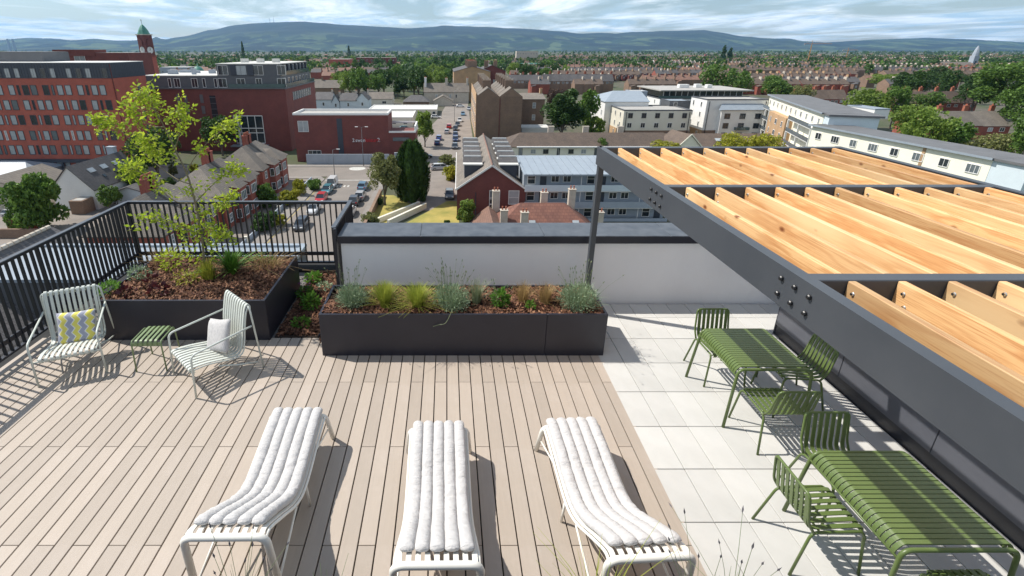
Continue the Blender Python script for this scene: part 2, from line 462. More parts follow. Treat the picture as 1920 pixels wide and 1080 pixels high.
    for nm, c in (('c_white', (.72, .72, .72)), ('c_teal', (.05, .20, .24)), ('c_red', (.50, .02, .02)), ('c_silver', (.48, .49, .50)),
                  ('c_grey', (.07, .075, .085)), ('c_blue', (.16, .30, .42)), ('c_navy', (.02, .04, .12)), ('c_black', (.015, .015, .018)), ('c_royal', (.03, .09, .32))):
        m, nt, b, N, L = _nt(nm)
        L(mixc(nt, noise_out(nt, .9, 3), c, tuple(x * .9 for x in c)), b.inputs['Base Color'])
        b.inputs['Roughness'].default_value = .3; b.inputs['Metallic'].default_value = .2
        b.inputs['Coat Weight'].default_value = .6; M[nm] = m

def deck_mat():
    m, nt, b, N, L = _nt('composite_decking')
    tc = N('ShaderNodeTexCoord'); oi = N('ShaderNodeObjectInfo')
    ad = N('ShaderNodeVectorMath'); ad.operation = 'ADD'; L(tc.outputs['Object'], ad.inputs[0])
    sc = N('ShaderNodeVectorMath'); sc.operation = 'SCALE'; sc.inputs['Scale'].default_value = 37.0
    cm = N('ShaderNodeCombineXYZ'); L(oi.outputs['Random'], cm.inputs[0]); L(oi.outputs['Random'], cm.inputs[1]); L(cm.outputs[0], sc.inputs[0]); L(sc.outputs[0], ad.inputs[1])
    g = noise_out(nt, 14, 5, .6, ad.outputs[0], (3.0, .16, 1))
    bl = noise_out(nt, 1.6, 6, .7)
    col = mixc(nt, ramp_out(nt, g, .3, .7), (.415, .350, .290), (.385, .325, .270))
    col = mixc(nt, ramp_out(nt, bl, .5, .78), col, (.45, .385, .33))
    mr = N('ShaderNodeMapRange'); mr.inputs[3].default_value = .90; mr.inputs[4].default_value = 1.06; L(oi.outputs['Random'], mr.inputs[0])
    hv = N('ShaderNodeHueSaturation'); L(mr.outputs[0], hv.inputs['Value']); L(col, hv.inputs['Color'])
    L(hv.outputs[0], b.inputs['Base Color']); b.inputs['Roughness'].default_value = .62
    bump(nt, b, noise_out(nt, 60, 3, .6, ad.outputs[0], (6, .3, 1)), .12, .004)
    return m
def timber_mat():
    m, nt, b, N, L = _nt('larch_timber')
    tc = N('ShaderNodeTexCoord'); oi = N('ShaderNodeObjectInfo')
    cm = N('ShaderNodeCombineXYZ')
    for i, k in enumerate((17.3, 5.1, 9.7)):
        mm = N('ShaderNodeMath'); mm.operation = 'MULTIPLY'; mm.inputs[1].default_value = k; L(oi.outputs['Random'], mm.inputs[0]); L(mm.outputs[0], cm.inputs[i])
    ad = N('ShaderNodeVectorMath'); ad.operation = 'ADD'; L(tc.outputs['Object'], ad.inputs[0]); L(cm.outputs[0], ad.inputs[1])
    low = noise_out(nt, 1.0, 3, .5, ad.outputs[0], (6, .75, 6))
    ws = N('ShaderNodeMath'); ws.operation = 'MULTIPLY'; ws.inputs[1].default_value = 30.0; L(low, ws.inputs[0])
    sn = N('ShaderNodeMath'); sn.operation = 'SINE'; L(ws.outputs[0], sn.inputs[0])
    fine = noise_out(nt, 10, 4, .6, ad.outputs[0], (10, .35, 14))
    c = mixc(nt, ramp_out(nt, sn.outputs[0], .1, .95), (.73, .44, .200), (.61, .32, .13))
    c = mixc(nt, ramp_out(nt, fine, .45, .75), c, (.47, .205, .07))
    # pale sapwood patches
    c = mixc(nt, ramp_out(nt, noise_out(nt, .9, 3, .5, ad.outputs[0], (2, .5, 3)), .5, .7), c, (.80, .55, .29))
    # knots
    vo = N('ShaderNodeTexVoronoi'); vo.inputs['Scale'].default_value = 1.0; vo.inputs['Randomness'].default_value = 1
    mp = N('ShaderNodeMapping'); mp.inputs['Scale'].default_value = (5, 2.5, 4.5); L(ad.outputs[0], mp.inputs[0]); L(mp.outputs[0], vo.inputs['Vector'])
    c = mixc(nt, ramp_out(nt, vo.outputs['Distance'], .04, .12, (1, 1, 1), (0, 0, 0)), c, (.20, .065, .02))
    mr = N('ShaderNodeMapRange'); mr.inputs[3].default_value = .70; mr.inputs[4].default_value = 1.25; L(oi.outputs['Random'], mr.inputs[0])
    hv = N('ShaderNodeHueSaturation'); L(mr.outputs[0], hv.inputs['Value']); L(c, hv.inputs['Color'])
    L(hv.outputs[0], b.inputs['Base Color']); b.inputs['Roughness'].default_value = .6
    bump(nt, b, fine, .15, .004)
    return m
def cushion_mat():
    m, nt, b, N, L = _nt('quilted_cotton')
    f = noise_out(nt, 20, 4, .7)
    L(mixc(nt, f, (.60, .585, .572), (.52, .505, .50)), b.inputs['Base Color']); b.inputs['Roughness'].default_value = .9
    cr = noise_out(nt, 1, 5, .68, None, (9, 26, 9))
    bump(nt, b, cr, .7, .035)
    return m
def zigzag_mat():
    m, nt, b, N, L = _nt('chevron_print')
    tc = N('ShaderNodeTexCoord'); sp = N('ShaderNodeSeparateXYZ'); L(tc.outputs['Object'], sp.inputs[0])
    def MM(op, a, bb=None):
        n = N('ShaderNodeMath'); n.operation = op
        for i, x in enumerate((a, bb)):
            if x is None: continue
            if hasattr(x, 'links'): L(x, n.inputs[i])
            else: n.inputs[i].default_value = x
        return n.outputs[0]
    tri = MM('PINGPONG', MM('ADD', sp.outputs[2], 1.0), .055)
    t = MM('FRACT', MM('DIVIDE', MM('ADD', MM('ADD', sp.outputs[0], MM('MULTIPLY', tri, .75)), 1.035), .148))
    r = N('ShaderNodeValToRGB'); r.color_ramp.interpolation = 'CONSTANT'; e = r.color_ramp.elements
    e[0].position = 0; e[0].color = (.72, .64, .14, 1)
    e[1].position = .40; e[1].color = (.72, .71, .68, 1)
    for p, c in ((.49, (.34, .35, .43)), (.90, (.72, .71, .68))):
        k = e.new(p); k.color = (*c, 1)
    L(t, r.inputs[0]); L(r.outputs[0], b.inputs['Base Color']); b.inputs['Roughness'].default_value = .9
    bump(nt, b, noise_out(nt, 12, 4), .35, .02)
    return m
def chip_mat():
    m, nt, b, N, L = _nt('bark_chips')
    ge = N('ShaderNodeNewGeometry')
    r = N('ShaderNodeValToRGB'); e = r.color_ramp.elements
    e[0].color = (.045, .018, .010, 1); e[1].color = (.33, .17, .09, 1); k = e.new(.55); k.color = (.15, .058, .030, 1)
    L(ge.outputs['Random Per Island'], r.inputs[0]); L(r.outputs[0], b.inputs['Base Color']); b.inputs['Roughness'].default_value = .85
    return m
def ground_mat():
    m, nt, b, N, L = _nt('suburban_ground')
    g = N('ShaderNodeNewGeometry')
    a = noise_out(nt, .016, 6, .7, g.outputs['Position']); d = noise_out(nt, .09, 5, .7, g.outputs['Position'])
    col = mixc(nt, ramp_out(nt, a, .42, .58), (.060, .075, .030), (.10, .085, .065))
    col = mixc(nt, ramp_out(nt, d, .5, .66), col, (.045, .065, .022))
    L(col, b.inputs['Base Color']); b.inputs['Roughness'].default_value = .95
    return m
def hill_mat():
    m, nt, b, N, L = _nt('upland_heath_and_fields')
    g = N('ShaderNodeNewGeometry')
    sp = N('ShaderNodeSeparateXYZ'); L(g.outputs['Position'], sp.inputs[0])
    vo = N('ShaderNodeTexVoronoi'); vo.inputs['Scale'].default_value = .0065
    mp = N('ShaderNodeMapping'); mp.inputs['Scale'].default_value = (1, .45, 0); L(g.outputs['Position'], mp.inputs[0]); L(mp.outputs[0], vo.inputs['Vector'])
    s2 = N('ShaderNodeSeparateXYZ'); L(vo.outputs['Color'], s2.inputs[0])
    fields = mixc(nt, ramp_out(nt, s2.outputs[0], .45, .75), (.016, .038, .028), (.070, .105, .052))
    wood = noise_out(nt, .0012, 6, .65, g.outputs['Position'])
    col = mixc(nt, ramp_out(nt, wood, .47, .53), fields, (.006, .018, .020))
    heath = mixc(nt, ramp_out(nt, noise_out(nt, .0009, 6, .7, g.outputs['Position']), .42, .6), (.008, .020, .022), (.022, .032, .028))
    hz = N('ShaderNodeMapRange'); hz.inputs[1].default_value = 110; hz.inputs[2].default_value = 260; L(sp.outputs[2], hz.inputs[0])
    col = mixc(nt, hz.outputs[0], col, heath)
    L(col, b.inputs['Base Color']); b.inputs['Roughness'].default_value = 1.0
    return m
mk()
# ================================================================== THE TERRACE (structure first)
def bump_seed(i): return random.Random(i * 7919 + 13)

slab = MB().box(-6.3, -2.0, -.42, 8.0, 9.05, -.045).build('terrace_slab', MT['slab'], kind='structure')
MB().box(-6.25, -2.0, G, 7.95, 8.98, -.43).build('building_below', MT['white'], kind='structure')
gr = MB(); gr.box(-5.92, 6.28, -.04, -1.72, 8.70, -.012)
gr.build('gravel_margin', MT['gravel'], kind='structure')

# decking: boards 0.153 wide, butt joints alternating row by row
deck = thing('deck', None, None, (0, 0, 0)); tag(deck, kind='structure')
BW = .1533
joints = {1: (-.29, .8, 3.02, 5.23, 6.26), 0: (.83, 1.93, 4.14, 6.26)}
bmesh_cache = {}
for i in range(-39, 14):
    js = joints[i % 2]
    x = (i + .5) * BW
    for a, b in zip(js[:-1], js[1:]):
        if a < 1.0 and b < 1.5: continue
        L_ = round(b - a - .005, 4)
        if L_ not in bmesh_cache:
            bmesh_cache[L_] = MB().bbox(-BW / 2 + .0058, -L_ / 2, -.028, BW / 2 - .0058, L_ / 2, 0, .0025).mesh('board', MT['deck'])
        link('board', bmesh_cache[L_], deck, (x, (a + b) / 2, rnd.uniform(-.0008, .0008)))

pav = thing('terrace_paving', None, None); tag(pav, kind='structure')
tm = MB().bbox(-.1515, -.296, -.035, .1515, .296, 0, .003).mesh('paver', MT['tile'])
for cx in range(12):
    for k in range(10):
        x = 2.258 + .31 * cx; y = 6.54 - .6 * k
        if x > 4.9 and k > 0: continue
        link('paver', tm, pav, (x, y + .4 if False else y, rnd.uniform(-.001, .001)))
t2 = MB().bbox(-.1515, -.22, -.035, .1515, .22, 0, .003).mesh('paver', MT['tile'])
for cx in range(12): link('paver', t2, pav, (2.258 + .31 * cx, 7.062, 0))
t3 = MB().box(-1.66, 6.72, -.035, 2.10, 7.28, -.004).build('rear_strip', MT['tile'], pav)

# parapet wall with zinc coping panels
wall = MB().box(-1.70, 7.31, -.04, 7.6, 7.86, 1.10).build('parapet_wall', MT['white'], kind='structure')
xs = [-1.735, -.42, 1.55, 3.55, 5.6, 7.6]
for a, b in zip(xs[:-1], xs[1:]):
    m = MB(); m.bbox(a + .0015, 7.262, 1.101, b - .0015, 7.905, 1.226, .006)
    m.build('coping_panel', MT['coping'], wall)
MB().box(-1.735, 7.258, 1.098, 7.6, 7.264, 1.212).build('coping_fascia', MT['anth'], wall)

# low clad wall along the right edge
lw = MB().box(4.92, -1.5, -.04, 5.25, 6.37, .97).build('clad_wall', MT['anth'], kind='structure')
y = 6.37
for k in range(6):
    MB().bbox(4.885, y - 1.24, .17, 4.92, y - .004, .985, .004).build('cladding_panel', MT['clad'], lw)
    y -= 1.244
MB().box(4.90, -1.5, -.03, 4.921, 6.37, .165).build('kick_plate', MT['fence'], lw)
MB().box(4.87, -1.5, .986, 5.27, 6.38, 1.02).build('wall_cap', MT['anth'], lw)
MB().box(4.885, 6.371, -.03, 5.27, 6.378, .985).build('end_panel', MT['clad'], lw)

# ------------------------------------------------------------------ railings: flat bars set square to the run
def railing(label, p0, p1, step=.105, top=1.35, low=.13, dep=.05, posts=3):
    p0, p1 = Vector((*p0, 0)), Vector((*p1, 0)); d = p1 - p0; Ln = d.length; rz = math.atan2(d.y, d.x)
    t = thing('railing', label, 'railing', p0, rz, 'dark bar railings round the roof terrace')
    MB().bbox(-.03, -.035, top - .012, Ln + .03, .035, top, .003).build('top_rail', MT['coping'], t)
    MB().box(0, -.03, top - .05, Ln, .03, top - .013).build('upper_rail', MT['fence'], t)
    MB().box(0, -.012, .26, Ln, .012, .33).build('lower_rail', MT['fence'], t)
    MB().bbox(0, -.03, low - .03, Ln, .03, low, .003).build('bottom_rail', MT['fence'], t)
    bar = MB().box(-.007, -dep / 2, low + .001, .007, dep / 2, top - .051).mesh('baluster', MT['fence'])
    n = int(Ln / step)
    for i in range(n + 1):
        x = i * Ln / n
        if i % max(1, n // posts) == 0: continue
        link('baluster', bar, t, (x, 0, 0))
    pm_ = MB().box(-.010, -.032, -.05, .010, .032, top - .014).mesh('post', MT['fence'])
    for i in range(0, n + 1, max(1, n // posts)): link('post', pm_, t, (i * Ln / n, 0, 0))
    return t
railing('long dark bar railing running down the side of the deck behind the chevron-cushion chair', (-5.95, 1.2), (-5.95, 8.70), posts=4)
railing('dark bar railing across the far end behind the planter with the young tree', (-5.93, 8.76), (-1.86, 8.76), posts=3)
railing('short dark railing return between the far railing and the end of the white parapet', (-1.80, 8.76), (-1.80, 7.33), step=.06, top=1.36, posts=2)
e = thing('railing_end_post', 'tall dark flat post at the end of the white parapet wall', 'post', (-1.765, 7.24, 0))
MB().bbox(-.02, -.028, -.03, .02, .028, 1.36, .004).build('post', MT['fence'], e)
MB().box(-.03, -.05, -.04, .03, .05, -.02).build('base_plate', MT['fence'], e)
# kerb upstand under the far railing with a pale rope lying in front of it
MB().box(-5.9, 8.55, -.04, -1.85, 8.95, .045).build('kerb_upstand', MT['slab'], kind='structure')
pts = [(-2.75 + .9 * i / 14, 8.50 - .0 * i + .012 * math.sin(i * .9), .065 - .03 * math.sin(math.pi * i / 14)) for i in range(15)]
rope = MB().tube(pts, .014, 6).build('rope', MT['sand'], smooth=True)
tag(rope, 'pale rope lying along the kerb under the far railing', 'rope')

# ------------------------------------------------------------------ planters, soil and bark mulch
def chips(name, x0, x1, y0, y1, z, n, seed, parent, hump=.03):
    g = np.random.default_rng(seed)
    px = g.uniform(x0, x1, n); py = g.uniform(y0, y1, n); pz = z + g.uniform(0, .03, n) + hump * np.sin(px * 5) * np.sin(py * 6)
    l = g.uniform(.012, .042, n); w = g.uniform(.006, .016, n); a = g.uniform(0, math.pi, n); tilt = g.normal(0, .45, (n, 2))
    ca, sa = np.cos(a), np.sin(a); V = []
    for sx, sy in ((-1, -.6), (.8, -1), (1, .7), (-.7, 1)):
        u, v = sx * l, sy * w
        X = px + ca * u - sa * v; Y = py + sa * u + ca * v; Z = pz + u * tilt[:, 0] + v * tilt[:, 1]
        V.append(np.stack([X, Y, Z], 1))
    V = np.stack(V, 1).reshape(-1, 3); Q = np.arange(4 * n).reshape(n, 4)
    return link(name, npmesh(name, V, Q, MT['mulch']), parent, kind='stuff')
def planter(label, x0, x1, y0, y1, h, wall_t=.035, seed=1, n=6000, soil=.045):
    cx, cy = (x0 + x1) / 2, (y0 + y1) / 2; t = thing('planter', label, 'planter', (cx, cy, 0))
    a, b = (x1 - x0) / 2, (y1 - y0) / 2; w = wall_t
    sp_ = a * .58
    fr = [('front_panel', (-a, -b, 0, sp_ - .0015, -b + w, h)), ('front_panel', (sp_ + .0015, -b, 0, a, -b + w, h))] if a > 1.5 else [('front_panel', (-a, -b, 0, a, -b + w, h))]
    for nm, bx in (*fr, ('back_panel', (-a, b - w, 0, a, b, h)),
                   ('side_panel', (-a, -b + w + .001, 0, -a + w, b - w - .001, h)), ('side_panel', (a - w, -b + w + .001, 0, a, b - w - .001, h))):
        MB().bbox(*bx, .004).build(nm, MT['anth'], t)
    s = MB(); nx, ny = 24, 12
    vs = []; fs = []
    for j in range(ny + 1):
        for i in range(nx + 1):
            X = -a + w + (2 * a - 2 * w) * i / nx; Y = -b + w + (2 * b - 2 * w) * j / ny
            vs.append((X, Y, h - soil + .03 * math.sin((X + cx) * 5) * math.sin((Y + cy) * 6)))
    for j in range(ny):
        for i in range(nx):
            k = j * (nx + 1) + i; fs.append((k, k + 1, k + nx + 2, k + nx + 1))
    s.add(vs, fs); s.build('soil', MT['soil'], t, smooth=True)
    g = chips('bark_mulch', x0 + w, x1 - w, y0 + w, y1 - w, h - soil, n, seed, t)
    g.location = (-cx, -cy, 0)
    return t
PL1 = planter('large square dark planter with the young tree and bark mulch', -5.02, -2.59, 6.20, 7.82, .65, seed=3, n=11000)
PL2 = planter('long dark rectangular planter of grasses and lavender before the white wall', -1.73, 2.175, 5.81, 6.70, .65, seed=4, n=9500)
PL3 = planter('dark planter of wild lavender below the camera at the deck edge', -2.6, 2.9, 1.32, 1.98, .95, seed=5, n=1500)
# ground level bed between the two planters
bed = thing('planting_bed', None, None); tag(bed, kind='structure')
MB().box(-2.55, 6.27, -.038, -1.76, 8.5, .01).build('bed_soil', MT['soil'], bed)
chips('bark_mulch', -2.54, -1.78, 6.30, 8.48, .012, 5000, 9, bed, .012)
MB().tube(smooth_path([(-1.90, 6.27, .02), (-1.83, 6.9, .05), (-1.79, 7.6, .03), (-1.80, 8.4, .02)]), .014, 6).build('edging_membrane', MT['fence'], bed)
g2 = chips('pebbles', -1.86, -1.66, 6.15, 6.75, .0, 300, 21, bed, 0)

# ------------------------------------------------------------------ plants
def blades(n, seed, h, spread, w, lean, seg=4, hvar=.35, base=.05):
    g = np.random.default_rng(seed); V = []; Q = []
    for i in range(n):
        a = g.uniform(0, 2 * math.pi); r = base * math.sqrt(g.uniform()); ln = abs(g.normal(0, lean)) ; H = h * g.uniform(1 - hvar, 1 + hvar * .4)
        bx, by = r * math.cos(a), r * math.sin(a); dx, dy = math.cos(a + g.normal(0, .5)), math.sin(a + g.normal(0, .5))
        px_, py_ = -dy, dx; ww = w * g.uniform(.7, 1.2); k0 = len(V)
        for s in range(seg + 1):
            t = s / seg; out = spread * ln * t ** 1.8; z = H * t * (1 - .28 * ln * t)
            hw = ww * (1 - t) ** .7 / 2 + .0006
            x, y_ = bx + dx * out, by + dy * out
            V.append((x - px_ * hw, y_ - py_ * hw, z)); V.append((x + px_ * hw, y_ + py_ * hw, z))
        for s in range(seg):
            k = k0 + 2 * s; Q.append((k, k + 1, k + 3, k + 2))
    return np.array(V), np.array(Q)
def leafcards(n, seed, rx, ry, rz, cz, size, asp=.45, up=.3):
    g = np.random.default_rng(seed)
    d = g.normal(0, 1, (n, 3)); d /= np.linalg.norm(d, axis=1)[:, None]
    rad = g.uniform(.35, 1, n) ** .6
    P = d * rad[:, None] * np.array([rx, ry, rz]) + np.array([0, 0, cz]); P[:, 2] = np.maximum(P[:, 2], .01)
    ax = d + g.normal(0, .55, (n, 3)) + np.array([0, 0, up]); ax /= np.linalg.norm(ax, axis=1)[:, None]
    b = np.cross(ax, g.normal(0, 1, (n, 3))); b /= np.linalg.norm(b, axis=1)[:, None]
    s = size * g.uniform(.6, 1.3, n)[:, None]
    V = np.stack([P, P + ax * s * .5 + b * s * asp * .5, P + ax * s, P + ax * s * .5 - b * s * asp * .5], 1).reshape(-1, 3)
    return V, np.arange(4 * n).reshape(n, 4)
def plant(name, label, loc, parts, cat='plant', group=None):
    """parts: list of (part name, (V, Q), material)"""
    t = thing(name, label, cat, loc, 0, group)
    for nm, (V, Q), m in parts:
        link(nm, npmesh(nm, V, Q, MT[m]), t)
    return t
def shift(vq, dx=0, dy=0, dz=0):
    V, Q = vq; return V + np.array([dx, dy, dz]), Q
def merge(*vqs):
    Vs = []; Qs = []; o = 0
    for V, Q in vqs: Vs.append(V); Qs.append(Q + o); o += len(V)
    return np.concatenate(Vs), np.concatenate(Qs)
def stalks(n, seed, h, spread, head=.05, hw=.012, lean=.5, base=.1):
    """thin stems with a seed or flower head, returned as (stems, heads)"""
    g = np.random.default_rng(seed); SV, SQ, HV, HQ = [], [], [], []
    for i in range(n):
        a = g.uniform(0, 2 * math.pi); l = abs(g.normal(.4, lean)); H = h * g.uniform(.65, 1.15); r = base * math.sqrt(g.uniform())
        b0 = np.array([r * math.cos(a), r * math.sin(a), 0]); d = np.array([math.cos(a), math.sin(a), 0]); p_ = np.array([-d[1], d[0], 0]); q_ = np.array([0, 0, 1.])
        pts = [b0 + d * spread * l * (t ** 1.5) + q_ * H * t for t in (0, .33, .66, 1)]
        for u in (p_, d):
            k = len(SV)
            for t, p in enumerate(pts):
                w = .0022 * (1 - .15 * t); SV += [p - u * w, p + u * w]
            SQ += [(k + 2 * j, k + 2 * j + 1, k + 2 * j + 3, k + 2 * j + 2) for j in range(3)]
        tip = pts[-1]; ax = (pts[-1] - pts[-2]); ax /= np.linalg.norm(ax)
        for an in (0, 1.05, 2.1):
            u = p_ * math.cos(an) + d * math.sin(an); k = len(HV); hh = head * g.uniform(.6, 1.2)
            HV += [tip - ax * hh * .3, tip + ax * hh * .2 + u * hw, tip + ax * hh * .8, tip + ax * hh * .2 - u * hw]
            HQ.append((k, k + 1, k + 2, k + 3))
    return (np.array(SV), np.array(SQ)), (np.array(HV), np.array(HQ))
def lavender(label, loc, r, h, seed, nst=40, big=1.0):
    st, hd = stalks(nst, seed + 1, h * 1.75, r * 1.3, .045, .008, .45, r * .5)
    return plant('lavender', label, loc, [('foliage', merge(blades(420, seed, h * .95, r * .85, .007, .5, 3, .5, r * .6), leafcards(1700, seed + 2, r * .95, r * .9, h * .72, h * .36, .042, .26, .7)), 'lav'),
                                         ('stems', st, 'lavst'), ('flower_heads', hd, 'lavst')])
def tuft(name, label, loc, h, spread, seed, mat, n=700, w=.004, lean=.6, base=.06):
    return plant(name, label, loc, [('blades', blades(n, seed, h, spread, w, lean, 5, .4, base), mat)])
def PX2(px, Y, z=.60): return (Xat(px, Y, z), Y, z)
lavender('silvery lavender clump at the railing end of the long planter', PX2(661, 6.15), .23, .30, 11, 26)
tuft('feather_grass', 'yellow-green feather grass tuft beside the first silvery lavender', PX2(722, 6.12), .36, .26, 12, 'fgrass', 1100)
tuft('feather_grass', 'brightest yellow-green feather grass tuft spilling over the planter front', PX2(783, 6.05), .36, .28, 13, 'fgrass', 1200)
lavender('wide silvery lavender with tall stalks in the middle of the long planter', PX2(846, 6.12), .28, .30, 14, 60)
tuft('feather_grass', 'small olive grass tuft just right of the tall-stalked lavender', PX2(893, 6.22), .36, .22, 15, 'lavst', 260)
plant('leafy_perennial', 'small green leafy perennial in the bare mulch of the long planter', PX2(937, 6.1),
      [('leaves', leafcards(260, 16, .10, .09, .13, .13, .07, .6, .3), 'leaf'), ('stems', stalks(12, 17, .42, .12, .05, .008)[0], 'lavst'), ('flower_heads', stalks(12, 17, .42, .12, .05, .008)[1], 'lav')])
tuft('dry_grass', 'tan dry grass tuft nearer the small green perennial', PX2(980, 6.2), .32, .17, 18, 'dry', 380)
tuft('dry_grass', 'tan dry grass tuft beside the big end lavender', PX2(1022, 6.2), .30, .2, 19, 'dry', 380)
plant('seedling', 'tiny green seedling between the two dry grass tufts', PX2(994, 6.03), [('leaves', leafcards(90, 20, .05, .05, .06, .06, .05, .6), 'leaf')])
lavender('largest silvery lavender at the paving end of the long planter', PX2(1084, 6.12), .30, .32, 21, 44)
trail = thing('trailing_stem', 'bare pale stem trailing over the front of the long planter', 'plant', (0, 0, 0))
MB().tube(smooth_path([PX2(853, 6.0, .66), PX2(848, 5.85, .69), onY(836, 605, 5.77), onY(823, 609, 5.78), onY(812, 612, 5.79)]), .004, 5).build('stem', MT['lavst'], trail)

def P1(px, Y): return (Xat(px, Y, .6), Y, .6)
plant('fern', 'bright green feathery fern in the square planter beside the young tree', P1(436, 7.2),
      [('fronds', blades(240, 31, .40, .34, .03, .75, 5, .3, .05), 'leaf')])
tuft('yellow_shrub', 'yellow-green upright shrub at the foot of the young tree', P1(392, 7.0), .34, .2, 32, 'ylw', 200, .014, .5, .1)
plant('yellow_shrub', 'low yellow-green foliage in front of the tree trunk', P1(352, 6.85), [('leaves', leafcards(220, 33, .20, .12, .12, .10, .05, .45), 'ylw')])
plant('yellow_shrub', 'loose lime-leaved shrub behind the tree trunk', P1(322, 7.35), [('leaves', leafcards(220, 34, .2, .14, .2, .18, .06, .45), 'young')])
plant('heuchera', 'burgundy-leaved plant at the front of the square planter', P1(300, 6.5), [('leaves', leafcards(55, 35, .13, .11, .07, .06, .08, .8), 'red')])
plant('heuchera', 'smaller burgundy-leaved plant near the front planter edge', P1(238, 6.45), [('leaves', leafcards(50, 36, .13, .10, .06, .05, .08, .8), 'red')])
plant('heuchera', 'dark burgundy plant between the small shrub and the tree', P1(284, 6.8), [('leaves', leafcards(34, 37, .10, .10, .08, .06, .07, .8), 'red')])
plant('small_shrub', 'small grey-green shrub inside the railing edge of the square planter', P1(262, 7.0), [('leaves', leafcards(240, 38, .17, .14, .11, .1, .045, .5), 'lav')])
plant('small_shrub', 'small bright green shrub at the near corner by the chevron-cushion chair', P1(207, 6.5), [('leaves', leafcards(260, 39, .16, .14, .1, .09, .05, .5), 'leaf')])
tuft('dry_grass', 'rusty dry grass patch at the far corner of the square planter', P1(500, 7.45), .2, .3, 40, 'dry', 200, .008, .8, .22)
tuft('dry_grass', 'straw-coloured grass behind the small grey-green shrub', P1(305, 7.6), .26, .3, 41, 'dry', 120, .006, .8, .2)
plant('low_herb', 'low green herbs along the far rim of the square planter', P1(470, 7.65), [('leaves', leafcards(130, 42, .5, .06, .06, .05, .06, .4), 'leaf')])
def GB(px, Y): return (Xat(px, Y, .02), Y, .02)
plant('low_herb', 'bright green rosette at the far end of the ground bed', GB(588, 8.1), [('leaves', leafcards(110, 51, .13, .12, .07, .06, .09, .6), 'leaf')])
plant('salvia', 'purple-flowered plant in the ground bed between the planters', GB(574, 7.5), [('leaves', leafcards(170, 52, .13, .12, .10, .08, .07, .5), 'leaf'), ('flowers', leafcards(110, 53, .1, .1, .12, .26, .03, .5), 'purple')])
plant('low_herb', 'leafy green clump in the middle of the ground bed', GB(583, 7.15), [('leaves', leafcards(220, 54, .15, .14, .12, .1, .07, .5), 'leaf')])
plant('low_herb', 'grey-green seedling against the side of the long planter', GB(607, 7.75), [('leaves', leafcards(120, 55, .12, .1, .08, .07, .06, .4), 'lav')])
plant('low_herb', 'small dark green plant in the shaded front of the ground bed', GB(566, 6.55), [('leaves', leafcards(140, 56, .13, .1, .07, .06, .06, .5), 'leaf')])

# wild plants poking up at the bottom edge, rooted in the planter below the camera
def PN(px, Y, z=.6): return (Xat(px, Y + .25, 1.35), Y + .25, .91)
def near_lav(label, px, Y, h, n, seed, spread=.16, fol=True):
    st, hd = stalks(n, seed, h, spread, .042, .006, .5, .05)
    ps = [('stems', st, 'lavst'), ('flower_heads', hd, 'lavfl')]
    if fol: ps.append(('foliage', blades(70, seed + 1, h * .5, .16, .005, .6, 4, .5, .08), 'lavst'))
    return plant('lavender', label, PN(px, Y), ps)
near_lav('thin lavender stalks in front of the lounger nearest the armchairs', 430, 1.62, .56, 13, 61, .30)
near_lav('tall lavender stalks standing over the pale paving edge', 1400, 1.66, .50, 9, 62, .24)
near_lav('lavender stalks crossing the foot of the lounger nearest the tables', 1330, 1.60, .52, 9, 63, .2)
plant('leafy_perennial', 'green leafy sprig in front of the middle of the deck edge', PN(598, 1.62), [('leaves', leafcards(90, 64, .08, .07, .10, .20, .035, .5), 'leaf'), ('stems', stalks(9, 65, .34, .12, .04, .008)[0], 'lavst')])
tuft('feather_grass', 'pale yellow grass blades in front of the lounger nearest the tables', PN(1130, 1.62), .36, .30, 66, 'fgrass', 90, .004, .7, .12)

